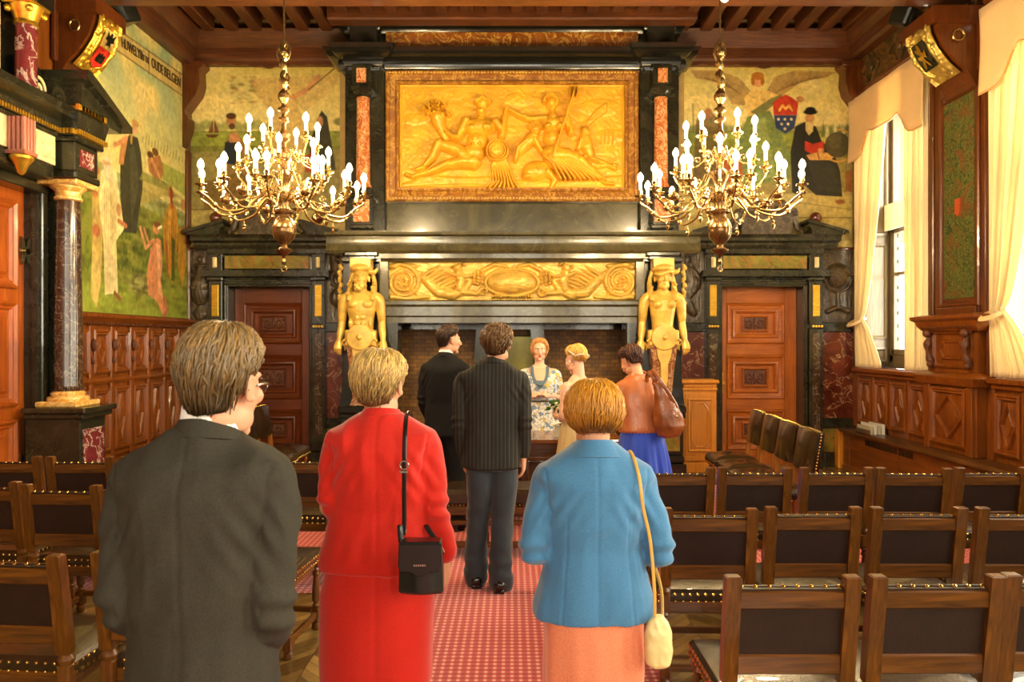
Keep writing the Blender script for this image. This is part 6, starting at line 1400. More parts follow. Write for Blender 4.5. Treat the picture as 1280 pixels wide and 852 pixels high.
def head(q, M, fem=False):
    o = q.M; q.M = M if o is None else o @ M; j = .9 if fem else 1
    q.sphere((0, -.018, .030), 1, 24, 16, (.075, .095, .083)); q.sphere((0, .028, -.012), 1, 20, 14, (.064*j, .062, .088)); q.sphere((0, .036, -.066), 1, 16, 12, (.052*j, .050, .042))
    q.sphere((0, .076, -.098), .020 if fem else .024, 12, 8, (1.1, .8, .8)); q.sphere((0, .077, .030), 1, 12, 8, (.046, .018, .012))
    limb(q, [(0, .088, .022), (0, .100, .0), (0, .113, -.020), (0, .108, -.030)], [.008, .009, .013, .010], 10, 3)
    for s in (-1, 1):
        q.sphere((s*.012, .101, -.027), .009, 8, 6); q.sphere((s*.040, .066, -.018), 1, 10, 8, (.022, .022, .020)); q.sphere((s*.046*j, .020, -.070), 1, 10, 8, (.016, .040, .030))
        R = Matrix.Rotation(radians(s*18), 3, 'Z') @ Matrix.Rotation(radians(-10), 3, 'X'); q.sphere((s*.078, -.004, -.002), 1, 12, 10, (.009, .019, .032), R); q.sphere((s*.080, .004, -.024), .009, 8, 6)
        limb(q, [(s*.080, .006, -.012), (s*.087, -.002, .018), (s*.086, -.018, .024), (s*.084, -.020, -.004)], [.004, .005, .005, .004], 6, 3)
    q.sphere((0, .089, -.050), 1, 12, 8, (.022, .012, .006)); q.sphere((0, .088, -.060), 1, 12, 8, (.019, .012, .007))
    q.M = o
M_SKIN = m_plain('skin', '#d39a78', .5, 0, .4, .06, 6, bump=.05, bsc=200); M_SKIN.node_tree.nodes['Principled BSDF'].inputs['Subsurface Weight'].default_value = .12; M_SKIN.node_tree.nodes['Principled BSDF'].inputs['Subsurface Radius'].default_value = (.02, .008, .004)
M_SKIN2 = m_plain('fair_skin', '#e4b294', .5, 0, .4, .05, 6, bump=.05, bsc=200); M_LIPS = m_plain('lips', '#b5564c', .4); M_EYEW = m_plain('eye_white', '#e8e4dc', .2, var=.02); M_IRIS = m_plain('iris', '#3a2a1c', .15)
M_HAIR = m_attr('hair', .42, .0, 80, .5)
def face_bits(root, M, brow='#6a4a28'):
    for s in (-1, 1):
        q = MB(); q.M = M; q.sphere((s*.030, .078, .006), .0125, 12, 8); e = q.build('eyeball', M_EYEW, root)
        q = MB(); q.M = M; q.sphere((s*.030, .0865, .006), .0060, 10, 6, (1, .7, 1)); q.build('iris', M_IRIS, e)
        q = MB(); q.M = M; q.tube([(s*(.014+.008*k), .089-.0035*k*.5*k*.3, .0245+.003*sin(k*1.0)) for k in range(5)], [.002, .003, .003, .0025, .0015], 6); q.build('eyebrow', MATS.get('brow'+brow) or m_plain('brow'+brow, brow, .7), root)
        q = MB(); q.M = M; q.tube([(s*(.018+.006*k), .0885-.0008*k*k, .0125+.0035*sin(k*pi/4)) for k in range(5)], .0013, 6); q.build('eyelash', M_IRIS, root)
    q = MB(); q.M = M; q.sphere((0, .0965, -.0505), 1, 12, 6, (.021, .006, .0045)); q.sphere((0, .0955, -.0590), 1, 12, 6, (.017, .006, .0055)); q.build('lips', M_LIPS, root)
def hair(root, M, hl, thick, cols, n=600, seed=1, wave=.004, flare=None, whorl=(0, -.35), tip=.004, r0=.0026, curl=0, taper=1.0):
    """hl(phi)-> polar angle of the hairline (deg), thick(phi,theta)-> shell thickness. phi 0 = face, 180 = back"""
    rd = np.random.RandomState(seed); A = Vector((0, -.018, .030)); Q = (.076, .096, .085)
    def P(ph, th, extra=0):
        d = Vector((sin(ph)*sin(th), cos(ph)*sin(th), cos(th))); t = thick(math.degrees(ph) % 360, math.degrees(th)); t = t*(1-.62*taper*min(1, max(0, (th/radians(hl(math.degrees(ph) % 360))-.72)/.28))**1.5)+extra
        k = 1/sqrt((d.x/Q[0])**2+(d.y/Q[1])**2+(d.z/Q[2])**2)
        # below the equator the shell falls almost vertically instead of closing under the skull
        if th > pi/2:
            e = Vector((sin(ph), cos(ph), 0)); ke = 1/sqrt((e.x/Q[0])**2+(e.y/Q[1])**2); drop = (th-pi/2)*.109; f_ = 1.0-.62*((th-pi/2)/(pi/2))**1.15
            if flare: f_ *= flare(math.degrees(ph) % 360, math.degrees(th))
            return A+e*(ke*f_+t)-Vector((0, 0, drop*1.25))
        return A+d*(k+t)
    q = MB(); q.M = M; nph, nth = 40, 16; R = []
    for i in range(nth+1):
        R.append([tuple(P(2*pi*j/nph, max(.02, radians(hl(360*j/nph))*i/nth), -.003)) for j in range(nph)])
    R.append([tuple(A+(Vector(p)-A)*.86+Vector((0, 0, .004))) for p in R[-1]])
    q.rings(R); nb = len(q.v)
    for s in range(n):
        ph = rd.rand()*2*pi; th1 = radians(hl(math.degrees(ph)))*(.35+.65*rd.rand()**.5); th0 = rd.rand()**1.3*th1*.75; ex = rd.rand()*.009; P0 = []
        m = 9; dph = rd.randn()*.20; w0 = rd.rand()*6
        for k in range(m):
            u = k/(m-1); th = th0+(th1-th0)*u*(1.0+.03*rd.rand()); pp = ph+dph*u+wave*8*sin(u*7+w0)+curl*u
            P0.append(P(pp, max(th, .03), ex*sin(u*pi*.9)+.001+wave*sin(u*9+w0)-(tip*u**4)))
        q.tube(P0, [r0*(.5+.9*sin((k+.6)/(m+.2)*pi)) for k in range(m)], 4)
    o = q.build('hair', M_HAIR, root, smooth=180)
    V = get_v(o.data); Mi = np.array(M.inverted()); L = V @ Mi[:3, :3].T+Mi[:3, 3]
    c1, c2, c3 = [np.array(C(x)) for x in cols]; zz = np.clip((L[:, 2]+.09)/.17, 0, 1)[:, None]
    idx = np.where(np.arange(len(V)) < nb, 0, 1+(np.arange(len(V))-nb)//36); rr = rd.rand(idx.max()+1)[idx][:, None]
    col = c1*(1-zz)+c2*zz; col = col*(1-.55*(rr > .62))+c3*.55*(rr > .62); col = col*(.75+.5*rd.rand(idx.max()+1)[idx][:, None]); set_col(o.data, col); return o
def body(root_name, loc, rz, label, spec):
    """one continuous skin mesh: head, neck, trunk, arms with hands, legs. Returns the object"""
    q = MB(); S = spec; H = S['H']; k = H/1.75; fem = S.get('fem', False); wf = S.get('w', 1)
    hm = head_m(S['head'], *S['hrot'], S.get('hs', 1.0)); head(q, hm, fem)
    hc = Vector(S['head']); nb = Vector(S.get('neck', (0, 0, 1.47*k)))
    R3 = hm.to_3x3(); limb(q, [nb-Vector((0, .0, .05)), nb, hc+R3 @ Vector((0, -.020, -.055))], [.060*(.88 if fem else 1), .060*(.86 if fem else 1), .060*(.86 if fem else 1)], 16)
    lean = S.get('lean', 0)
    eloft(q, [(.86*k, .14*wf, .09, 0), (.95*k, .155*wf, .10, 0), (1.08*k, .125*wf, .085, lean*.3), (1.25*k, .145*wf, .095, lean*.7), (1.36*k, .145*wf, .09, lean), (1.43*k, .09*wf, .06, lean), (1.47*k, .05, .05, lean)], 20, 2.2)
    for s, nm in ((-1, 'L'), (1, 'R')):
        sh, el, wr, hd, pn, cu = S[nm]; sh = Vector(sh); el = Vector(el); wr = Vector(wr)
        ks = .82 if fem else 1; limb(q, [Vector((sh.x*.6, sh.y, sh.z)), sh, (sh+el)/2, el, (el*2+wr)/3, wr], [.045*ks, .047*ks, .042*ks, .036*ks, .037*ks, .025*ks], 12)
        hand(q, wr, hd, pn, S.get('ts'+nm, s), cu, .92 if fem else 1.0)
        hx, fx, fy = s*.085*k, S.get('f'+nm, (s*.11, 0))[0], S.get('f'+nm, (s*.11, 0))[1]
        limb(q, [(hx, 0, .90*k), (hx*1.05, .01, .70*k), ((hx+fx)/2, .02+fy*.5, .49*k), (fx, fy-.01, .30*k), (fx, fy-.02, .09)], [.078, .070, .050, .045, .032], 14)
        limb(q, [(fx, fy-.035, .05), (fx+s*.01, fy+.05, .045), (fx+s*.025, fy+.15, .03)], [.034, .036, .026], 12, 3, .8)
    me = vox(q, S.get('vox', .0055), 4, .5); o = mobj(root_name, me, S.get('skin', M_SKIN), None)
    o.location = loc; o.rotation_euler = (0, 0, rz); tag(o, label, 'person'); return o, hm
def jacket(root, rings, arms, mat, name='jacket', voxel=.008, amp=.005, sh_r=.06, ex=2.5, seam=True, seed=0, n_it=8, fn=None):
    q = MB(); eloft(q, rings, 32, ex)
    for P, R in arms: limb(q, P, R, 16)
    me = vox(q, voxel, n_it, .6); z0 = min(r[0] for r in rings)
    def f(V, N):
        d = np.zeros(len(V))
        if seam: d -= .0035*np.exp(-(V[:, 0]/.004)**2)*(V[:, 1] < 0)*(N[:, 1] < -.2)
        if fn is not None: d = d+fn(V, N)
        return d
    wrinkle(me, amp, seed=seed, fn=f); return mobj(name, me, mat, root)
def collar(root, c_, top, bot, h, mat, name='collar', tilt=0, front=True, th=.006):
    q = MB(); R = []; n = 36
    for rx, ry, z in ((top[0]-th, top[1]-th, h*.96), (top[0], top[1], h), ((top[0]+bot[0])/2+.004, (top[1]+bot[1])/2+.004, h*.45), (bot[0]+.003, bot[1]+.003, 0), (bot[0]-th, bot[1]-th, -.004), (top[0]-th, top[1]-th, h*.5)):
        P = []
        for j in range(n):
            a = 2*pi*j/n; y = ry*sin(a); drop = -tilt*y; P.append((c_[0]+rx*cos(a), c_[1]+y, c_[2]+z+drop))
        R.append(P)
    R.append(R[0]); q.rings(R, cap=False); return q.build(name, mat, root, smooth=50)
def trousers(root, H, hipw, feet, mat, seed=0, ztop=.98, r=(.095, .085, .075, .078), amp=.006):
    q = MB(); k = H/1.75; eloft(q, [(.80*k, hipw, .115, 0), (.90*k, hipw, .12, 0), (ztop*k, hipw*.9, .105, 0)], 28, 2.4)
    for s, (fx, fy) in zip((-1, 1), feet):
        hx = s*hipw*.48; limb(q, [(hx, 0, .86*k), (hx*1.0, .0, .70*k), ((hx+fx)/2, .015+fy*.5, .48*k), (fx, fy-.01, .28*k), (fx, fy-.01, .10), (fx, fy-.0, .045)], [r[0], r[0]*.97, r[1]*.92, r[2], r[3], r[3]], 16)
    me = vox(q, .008, 5, .6)
    def f(V, N): return .004*np.sin(V[:, 2]*60+V[:, 0]*20)*np.exp(-((V[:, 2]-.16)/.12)**2)
    wrinkle(me, amp, (9, 9, 6), seed, f); return mobj('trousers', me, mat, root)
def shoe(root, fx, fy, s, mat, yaw=0):
    q = MB(); q.M = Matrix.Translation((fx, fy, 0)) @ Matrix.Rotation(yaw, 4, 'Z')
    R = []
    for y, w_, h in ((-.085, .022, .055), (-.075, .036, .07), (-.03, .040, .075), (.04, .042, .070), (.10, .048, .052), (.15, .044, .040), (.19, .028, .032), (.205, .012, .022)):
        R.append([(w_*cos(a) if True else 0, y, .012+h*.5+h*.5*sin(a)) for a in np.linspace(0, 2*pi, 17)[:-1]])
    q.rings(R); q.box(-.036, .036, -.085, -.02, 0, .028, .006); q.prism([(-.03, -.02), (.03, -.02), (.046, .08), (.044, .14), (.02, .195), (-.02, .195), (-.044, .14), (-.046, .08)], 'z', .0, .014)
    return q.build('shoe', mat, root, smooth=60)
def stripe_mat(name, base, line, pitch):
    t = Nt(name); c_ = t.n('ShaderNodeTexCoord'); sp = t.n('ShaderNodeSeparateXYZ'); t.l(c_.outputs['Object'], sp.inputs[0])
    m = t.n('ShaderNodeMath', operation='MULTIPLY'); t.l(sp.outputs[0], m.inputs[0]); m.inputs[1].default_value = 1/pitch; fr = t.n('ShaderNodeMath', operation='FRACT'); t.l(m.outputs[0], fr.inputs[0])
    f = t.ramp(fr.outputs[0], [(.0, (0, 0, 0)), (.40, (0, 0, 0)), (.5, (1, 1, 1)), (.6, (0, 0, 0))]); n = t.noise(t.coord(), 500, 2)
    t.col(t.mix(f, C(base), C(line))); t.pr(.8, 0, .2, 0, 0); t.bump(n.outputs[0], .15, .002); MATS[name] = t.m; return t.m
M_SUIT = m_cloth('grey_suit_wool', '#38342a', .85, 0, 320, .3, .12, 0); M_REDC = m_cloth('scarlet_wool', '#cc1e08', .7, 0, 450, .2, .05, .3); M_BLUEC = m_cloth('powder_blue_wool', '#4880ac', .75, 0, 450, .15, .05, .3)
M_PINS = stripe_mat('pinstripe_wool', '#2b2822', '#544e42', .026); M_DARKS = m_cloth('black_suit_wool', '#131211', .85, 0, 450, .15, .1, 0); M_DENIM = m_cloth('dark_denim', '#343a40', .8, 0, 500, .3, .2, .2)
M_SHIRT = m_cloth('white_shirt', '#f2efe8', .7, 0, 500, .1, .02); M_PEACH = m_cloth('peach_crepe', '#e88a62', .65, 0, 400, .1, .04, .3); M_WHITED = m_cloth('ivory_satin', '#efe6cf', .5, 0, 300, .1, .03, .3); M_CREAMD = m_cloth('cream_chiffon', '#e8cf96', .6, .15, 300, .1, .04, .3)
M_TANL = m_plain('tan_leather', '#b4683c', .38, 0, .5, .12, 10, bump=.2, bsc=70, coat=.1); M_BROWNL = m_plain('brown_bag_leather', '#8a4a20', .32, 0, .5, .25, 7, bump=.2, bsc=60, coat=.2); M_ROYAL = m_cloth('royal_blue_cotton', '#2e4cc0', .7, 0, 400, .1, .08, .3)
M_BLACKL = m_plain('black_handbag_leather', '#1b1d1c', .28, 0, .5, .15, 10, bump=.08, bsc=120, coat=.25); M_SHOE = m_plain('black_shoe_leather', '#14110e', .25, coat=.4); M_CREAML = m_plain('cream_bag_leather', '#ecd694', .4, var=.05, bump=.1)
SKINNY = (0, 0, 0)

def suit(root, zn, xn, zs, xs, arm, hem, waist, chest, mat, name='jacket', dep=.125, amp=.006, seed=0, voxel=.0075, hx=0, fn=None, ar=(.056, .061, .056, .051, .045, .040)):
    """tailored jacket. (xn,zn) neck point, (xs,zs) shoulder tip, hem/waist/chest = (z, half width)"""
    rg = [(hem[0], hem[1], dep+.012, 0, hx), (hem[0]+.04, hem[1]*.995, dep+.012, 0, hx), ((hem[0]+waist[0])/2, (hem[1]+waist[1])/2, dep+.004, 0, hx*.6), (waist[0], waist[1], dep-.008, -.003, hx*.2), ((waist[0]+chest[0])/2, (waist[1]+chest[1])/2, dep-.002, -.008), (chest[0], chest[1], dep, -.012), ((chest[0]+zs)/2, xs-.024, dep-.002, -.015), (zs-.03, xs-.004, dep-.012, -.016), (zs, xs-.016, dep-.024, -.016)]
    for u in (.25, .5, .75, 1): rg.append((zs+(zn-zs)*u**1.1, (xs-.016)+(xn-xs+.016)*u, (dep-.026)+(.072-dep+.026)*u, -.016+.006*u))
    arms = []
    for s_, P in zip((-1, 1), arm):
        s0 = Vector((s_*(xs-.052), -.010, zs-.040)); s1 = Vector((s_*(xs-.040), -.012, zs-.110)); arms.append(([s0, s1]+[Vector(p) for p in P], list(ar[:2+len(P)])))
    def g(V, N):
        d = -.005*np.exp(-((np.abs(V[:, 0])-(xs-.055)-.02*np.clip((V[:, 2]-zs+.15)/.15, -1, 1))/.005)**2)*(V[:, 2] > chest[0]-.02)*(V[:, 2] < zs+.0)*(V[:, 1] < 0)
        # drag lines from the armholes towards the small of the back and elbow creases
        dx = np.abs(V[:, 0])-(xs-.06); dz = V[:, 2]-chest[0]; d += .005*np.sin((dz+dx*1.6)*75)*np.exp(-((dx/.07)**2+((dz+.02)/.07)**2))
        ez = P_el(arm); d += .006*np.sin((V[:, 2]-ez)*110+V[:, 1]*30)*np.exp(-((V[:, 2]-ez)/.06)**2)*(np.abs(V[:, 0]) > waist[1])
        if fn is not None: d = d+fn(V, N)
        return d
    return jacket(root, rg, arms, mat, name, voxel, amp, seed=seed, ex=2.35, n_it=5, fn=g)
def P_el(arm): return float(np.mean([Vector(a[1]).z for a in arm]))
def shift_arms(S): return S

# ---- 1. man in grey suit, nearest, left
S = dict(H=1.76, head=(.045, .01, 1.600), hrot=(-16, -6, 3), neck=(.01, -.01, 1.47), w=.95, hs=1.02,
    L=((-.155, 0, 1.38), (-.19, -.04, 1.13), (-.05, .22, 1.05), (1, .25, -.1), (0, -.6, -.7), .7), R=((.155, 0, 1.38), (.19, -.04, 1.13), (.06, .22, 1.03), (-1, .25, -.1), (0, -.6, -.7), .7), vox=.0045)
man, hm = body('person', (-.690, 1.62, 0), 0, 'grey-haired man in glasses and dark grey suit nearest the camera, seen from behind', S); man.scale = (.89, 1, 1)
suit(man, 1.505, .075, 1.430, .224, ([(-.178, -.03, 1.22), (-.176, -.04, 1.12), (-.14, .07, 1.06), (-.07, .18, 1.04)], [(.180, -.03, 1.22), (.180, -.04, 1.11), (.14, .07, 1.03), (.07, .18, 1.02)]), (.74, .190), (1.08, .168), (1.30, .184), M_SUIT, amp=.011, seed=2, voxel=.006)
collar(man, (.012, -.014, 1.478), (.066, .064), (.088, .078), .042, M_SUIT, 'jacket_collar', .22)
collar(man, (.018, -.008, 1.490), (.066, .064), (.068, .066), .062, M_SHIRT, 'shirt_collar', .22)
trousers(man, 1.76, .165, ((-.11, 0), (.11, 0)), M_SUIT, 3); [shoe(man, s*.11, 0, s, M_SHOE) for s in (-1, 1)]
def hl_short(front=68, side=88, back=122, ear=96):
    def f(p):
        p = p if p <= 180 else 360-p
        return float(np.interp(p, [0, 35, 62, 78, 98, 118, 180], [front, front+3, side-8, side+8, ear, back-6, back]))
    return f
hair(man, hm, hl_short(66, 84, 132, 96), lambda p, t: .011+.009*math.exp(-((t-30)/45)**2)-(.004 if t > 105 else 0), ('#1b150e', '#8a6a3a', '#5e5444'), 1700, 3, .004, r0=.0022)  # lit golden crown and shaded nape put into the hair colours
q = MB(); q.M = hm
for s in (-1, 1):
    q.tube([(s*.034+.024*cos(a), .100-.012*(.5+.5*s*cos(a)), .004+.017*sin(a)) for a in np.linspace(0, 2*pi, 21)], .0024, 6); q.tube([(s*.058, .090, .012), (s*.076, .060, .012), (s*.084, .01, .006), (s*.085, -.02, -.006)], .0026, 6)
q.tube([(-.010, .104, .008), (0, .108, .010), (.010, .104, .008)], .002, 6); g = q.build('glasses', M_BLACKP, man)
for s in (-1, 1):
    q = MB(); q.M = hm; q.add([(s*.034+.022*cos(a), .100-.012*(.5+.5*s*cos(a)), .004+.016*sin(a)) for a in np.linspace(0, 2*pi, 17)[:-1]], [tuple(range(16))]); q.build('lens', M_GLASS, g)
# ---- 2. woman in red suit
S = dict(H=1.66, fem=True, head=(-.008, .01, 1.528), hrot=(-14, -5, 0), neck=(0, -.01, 1.40), hs=.97, w=1.0,
    L=((-.15, 0, 1.32), (-.19, -.03, 1.10), (-.10, .20, 1.08), (.9, .4, 0), (0, -.3, -1), .6), R=((.15, 0, 1.32), (.19, -.03, 1.08), (.226, .01, .915), (.02, .12, -1), (-1, .2, 0), .35), vox=.005)
lady, hm = body('person', (-.468, 2.60, .006), 0, 'blond short-haired woman in a bright red skirt suit, seen from behind', S)
suit(lady, 1.435, .070, 1.368, .206, ([(-.168, -.025, 1.20), (-.172, -.03, 1.12), (-.15, .07, 1.09), (-.11, .15, 1.08)], [(.180, -.025, 1.19), (.190, -.03, 1.09), (.212, -.01, 1.0), (.226, .008, .935)]), (.885, .203), (1.10, .178), (1.25, .186), M_REDC, amp=.009, seed=7, voxel=.0065, hx=-.02, ar=(.054, .058, .053, .049, .044, .040))
collar(lady, (0, -.014, 1.408), (.064, .060), (.086, .076), .040, M_REDC, 'jacket_collar', .2)
def skirt(root, rings, mat, seed, amp=.003, pleats=0, pd=.0, name='skirt', ex=2.4, fn=None):
    q = MB(); eloft(q, rings, 40, ex); me = vox(q, .009, 4, .5)
    def f(V, N):
        if fn is not None: return fn(V, N)
        if not pleats: return 0*V[:, 0]
        a = np.arctan2(V[:, 1], V[:, 0]); zt = max(r[0] for r in rings); zb = min(r[0] for r in rings); u = np.clip((zt-V[:, 2])/(zt-zb), 0, 1); return pd*u*(np.sin(a*pleats+2*np.sin(a*2))+.4*np.sin(a*pleats*1.7+V[:, 2]*3))*(np.abs(N[:, 2]) < .7)
    wrinkle(me, amp, (7, 7, 2.5), seed, f); return mobj(name, me, mat, root)
skirt(lady, [(.475, .198, .150, 0, -.02), (.60, .202, .150, 0, -.02), (.80, .205, .145, 0, -.015), (.95, .175, .12, 0)], M_REDC, 4, fn=lambda V, N: -.004*np.exp(-(V[:, 0]/.005)**2)*(V[:, 1] < 0))
hair(lady, hm, hl_short(62, 88, 134, 100), lambda p, t: .014+.010*math.exp(-((t-45)/40)**2)-(.006 if t > 118 else 0), ('#6b4f33', '#d8b264', '#8a6e48'), 1700, 5, .007, r0=.0022)
m_plain('tan_shoe', '#c9a27c', .4)
for s in (-1, 1): shoe(lady, s*.10, 0, s, MATS['tan_shoe'])
# ---- 3. woman in blue jacket and peach skirt
S = dict(H=1.575, fem=True, head=(-.002, .012, 1.434), hrot=(8, -8, 0), neck=(0, -.01, 1.31), hs=.97, w=.95,
    L=((-.145, 0, 1.215), (-.20, -.04, .99), (-.10, .20, 1.00), (.8, .5, 0), (0, -.3, -1), .6), R=((.145, 0, 1.215), (.21, -.04, .99), (.10, .20, 1.00), (-.8, .5, 0), (0, -.3, -1), .6), vox=.005)
blue, hm = body('person', (.280, 2.46, .006), 0, 'woman with a golden bob in a blue jacket and peach skirt, seen from behind', S)
suit(blue, 1.345, .070, 1.268, .205, ([(-.188, -.03, 1.09), (-.203, -.035, .99), (-.16, .07, .98), (-.11, .16, .99)], [(.192, -.03, 1.09), (.216, -.035, .985), (.17, .07, .98), (.11, .16, .99)]), (.765, .207), (1.0, .158), (1.15, .172), M_BLUEC, amp=.007, seed=11, voxel=.006, dep=.124, ar=(.054, .058, .054, .051, .046, .040),
     fn=lambda V, N: -.0035*np.exp(-((np.abs(V[:, 0])-.100-.02*np.clip((1.0-V[:, 2])/.25, 0, 1))/.0035)**2)*(V[:, 2] < 1.12)*(V[:, 1] < .0))
collar(blue, (0, -.016, 1.300), (.062, .060), (.108, .090), .058, M_BLUEC, 'jacket_collar', .16)
skirt(blue, [(.42, .165, .135, 0), (.60, .172, .132, 0), (.78, .168, .118, 0), (.90, .145, .10, 0)], M_PEACH, 9, .003, 7, .005)
def hl_bob(p):
    p = p if p <= 180 else 360-p; return float(np.interp(p, [0, 30, 55, 75, 110, 180], [62, 70, 108, 121, 127, 127]))
hair(blue, hm, hl_bob, lambda p, t: .011+.008*math.exp(-((t-60)/40)**2)-(.008 if t > 118 else 0), ('#6a3f16', '#d9982e', '#b07420'), 1900, 8, .004, r0=.0022, flare=lambda p, t: 1.0+.13*math.exp(-((t-108)/20)**2), taper=.25)
for s in (-1, 1): shoe(blue, s*.10, 0, s, MATS['tan_shoe'])
# ---- 4. man in pinstripe jacket
S = dict(H=1.80, head=(.04, .0, 1.667), hrot=(-14, -6, -4), neck=(.01, -.01, 1.53), hs=1.0, w=.98,
    L=((-.175, 0, 1.44), (-.215, -.02, 1.15), (-.195, .06, .89), (.05, .2, -1), (1, .2, 0), .45), R=((.175, 0, 1.44), (.222, -.03, 1.15), (.215, .02, .895), (.0, .12, -1), (-1, .2, 0), .5), fL=(-.115, .10), fR=(.06, 0), vox=.006)
pin, hm = body('person', (-.135, 4.92, .006), 0, 'man with wavy brown hair in pinstripe jacket and dark jeans in the aisle', S)
suit(pin, 1.565, .075, 1.480, .244, ([(-.212, -.02, 1.26), (-.218, -.02, 1.14), (-.212, .02, 1.0), (-.200, .05, .925)], [(.215, -.02, 1.26), (.226, -.03, 1.14), (.222, .0, 1.0), (.216, .02, .925)]), (.835, .200), (1.13, .185), (1.35, .205), M_PINS, amp=.008, seed=14, hx=-.012)
collar(pin, (.01, -.014, 1.535), (.066, .064), (.088, .080), .042, M_PINS, 'jacket_collar', .2)
trousers(pin, 1.80, .168, ((-.115, .10), (.06, 0)), M_DENIM, 5, r=(.092, .085, .076, .082), amp=.008); shoe(pin, -.115, .08, -1, M_SHOE, .1); shoe(pin, .06, -.02, 1, M_SHOE, -.15)
hair(pin, hm, hl_short(62, 90, 137, 110), lambda p, t: .017+.006*sin(p*.11+t*.2)-(.003 if t > 118 else 0), ('#3a2614', '#6b4a26', '#8a6636'), 800, 9, .018, r0=.003)
# ---- 5. groom in black suit
S = dict(H=1.82, head=(.025, .02, 1.700), hrot=(-46, -5, 0), neck=(.0, -.01, 1.545), L=((-.175, 0, 1.44), (-.215, -.02, 1.16), (-.18, .12, .94), (.3, .5, -1), (1, .2, 0), .45), R=((.175, 0, 1.44), (.21, -.02, 1.16), (.17, .14, .96), (-.1, .6, -1), (-1, .2, 0), .5), vox=.0065)
groom, hm = body('person', (-.595, 6.50, .006), -.30, 'dark-haired man in a black suit facing the registrar, left of the pinstripe man', S)
suit(groom, 1.575, .075, 1.480, .238, ([(-.210, -.02, 1.27), (-.218, -.02, 1.15), (-.20, .05, 1.02), (-.185, .10, .96)], [(.208, -.02, 1.27), (.214, -.02, 1.15), (.19, .07, 1.02), (.175, .12, .98)]), (.84, .205), (1.13, .185), (1.35, .202), M_DARKS, amp=.005, seed=21, voxel=.009)
collar(groom, (.0, -.012, 1.545), (.066, .064), (.084, .078), .040, M_DARKS, 'jacket_collar', .2); collar(groom, (.0, -.008, 1.555), (.060, .058), (.064, .062), .052, M_SHIRT, 'shirt_collar', .2)
trousers(groom, 1.82, .160, ((-.11, 0), (.11, 0)), M_DARKS, 6); [shoe(groom, s*.11, 0, s, M_SHOE) for s in (-1, 1)]
hair(groom, hm, hl_short(60, 82, 134, 98), lambda p, t: .007+.013*math.exp(-((t-25)/35)**2)+(.008 if (p < 50 or p > 310) and t < 60 else 0), ('#1c120a', '#3a2412', '#4c3018'), 600, 12, .005, r0=.0026)
face_bits(groom, hm, '#2a1a0e')
# ---- 6. registrar facing the camera
def floral():
    t = Nt('floral_print_cloth'); v = t.coord(); vo = t.n('ShaderNodeTexVoronoi'); t.l(v, vo.inputs['Vector']); vo.inputs['Scale'].default_value = 28; vo.feature = 'DISTANCE_TO_EDGE'
    v2 = t.n('ShaderNodeTexVoronoi'); t.l(v, v2.inputs['Vector']); v2.inputs['Scale'].default_value = 28
    sp = t.n('ShaderNodeSeparateColor'); t.l(v2.outputs['Color'], sp.inputs[0])
    cell = t.ramp(sp.outputs[0], [(0, C('#e9e4d8')), (.55, C('#f0ecdf')), (.6, C('#dfc24a')), (.78, C('#e9e4d8')), (.85, C('#7c93b0'))], 'CONSTANT')
    e = t.ramp(vo.outputs[0], [(.02, (1, 1, 1)), (.05, (0, 0, 0))]); n = t.noise(v, 30, 3, .6, 2); e2 = t.ramp(n.outputs[0], [(.47, (0, 0, 0)), (.5, (1, 1, 1)), (.53, (0, 0, 0))])
    c1 = t.mix(e, cell, C('#5f7590')); t.col(t.mix(e2, c1, C('#6c7c94'))); t.pr(.75, 0, .2, 0, .2); return t.m
M_FLOR = floral(); M_SLATE = m_cloth('slate_blue_trim', '#5a6f80', .75, 0, 400, .1, .05)
S = dict(H=1.73, fem=True, head=(0, .02, 1.60), hrot=(0, -4, 0), neck=(0, -.005, 1.445), hs=1.0, w=1.2, skin=M_SKIN2,
    L=((-.175, 0, 1.35), (-.215, -.02, 1.09), (-.03, .20, 1.13), (.8, .5, .2), (.3, -.3, -1), .8), R=((.175, 0, 1.35), (.215, -.02, 1.09), (.03, .20, 1.13), (-.8, .5, .2), (-.3, -.3, -1), .8), vox=.0065)
reg, hm = body('person', (.30, 7.85, .0), pi, 'registrar facing the room in a floral dress, hands clasped', S)
jacket(reg, [(.55, .23, .17, 0), (.80, .215, .155, 0), (.95, .20, .14, 0), (1.05, .175, .125, 0), (1.16, .185, .14, .015), (1.25, .185, .14, .02), (1.33, .165, .11, .0), (1.375, .13, .085, 0)],
    [([(-.12, 0, 1.365), (-.175, 0, 1.34), (-.20, -.01, 1.25), (-.208, -.015, 1.17)], [.04, .055, .056, .056]), ([(.12, 0, 1.365), (.175, 0, 1.34), (.20, -.01, 1.25), (.208, -.015, 1.17)], [.04, .055, .056, .056])], M_FLOR, 'dress', .009, .004, seam=False, seed=31)
q = MB()   # deep slate-blue neckline and the skin inside it
nl = [(-.085, 1.425), (-.080, 1.36), (-.062, 1.29), (-.03, 1.245), (0, 1.235), (.03, 1.245), (.062, 1.29), (.080, 1.36), (.085, 1.425)]
def chest_y(x, z): return float(np.interp(z, [1.16, 1.25, 1.33, 1.39, 1.43], [.158, .163, .122, .080, .055]))*(1-.9*(x/.24)**2)
q.tube([(x, chest_y(x, z)+.004, z) for x, z in nl], .017, 8, .45, up=(0, 1, 0)); q.build('neckline', M_SLATE, reg)
q = MB(); R = []
for i in range(9):
    z = 1.19+i*.011; w_ = .012+.03*sin(i/8*pi/2); R.append([(u*w_, chest_y(u*w_, z)+.006, z) for u in np.linspace(-1, 1, 7)]+[(u*w_, chest_y(u*w_, z)-.01, z) for u in np.linspace(1, -1, 7)])
q.rings(R); q.build('bodice_inset', M_SLATE, reg)
q = MB(); V_ = []; rows = []
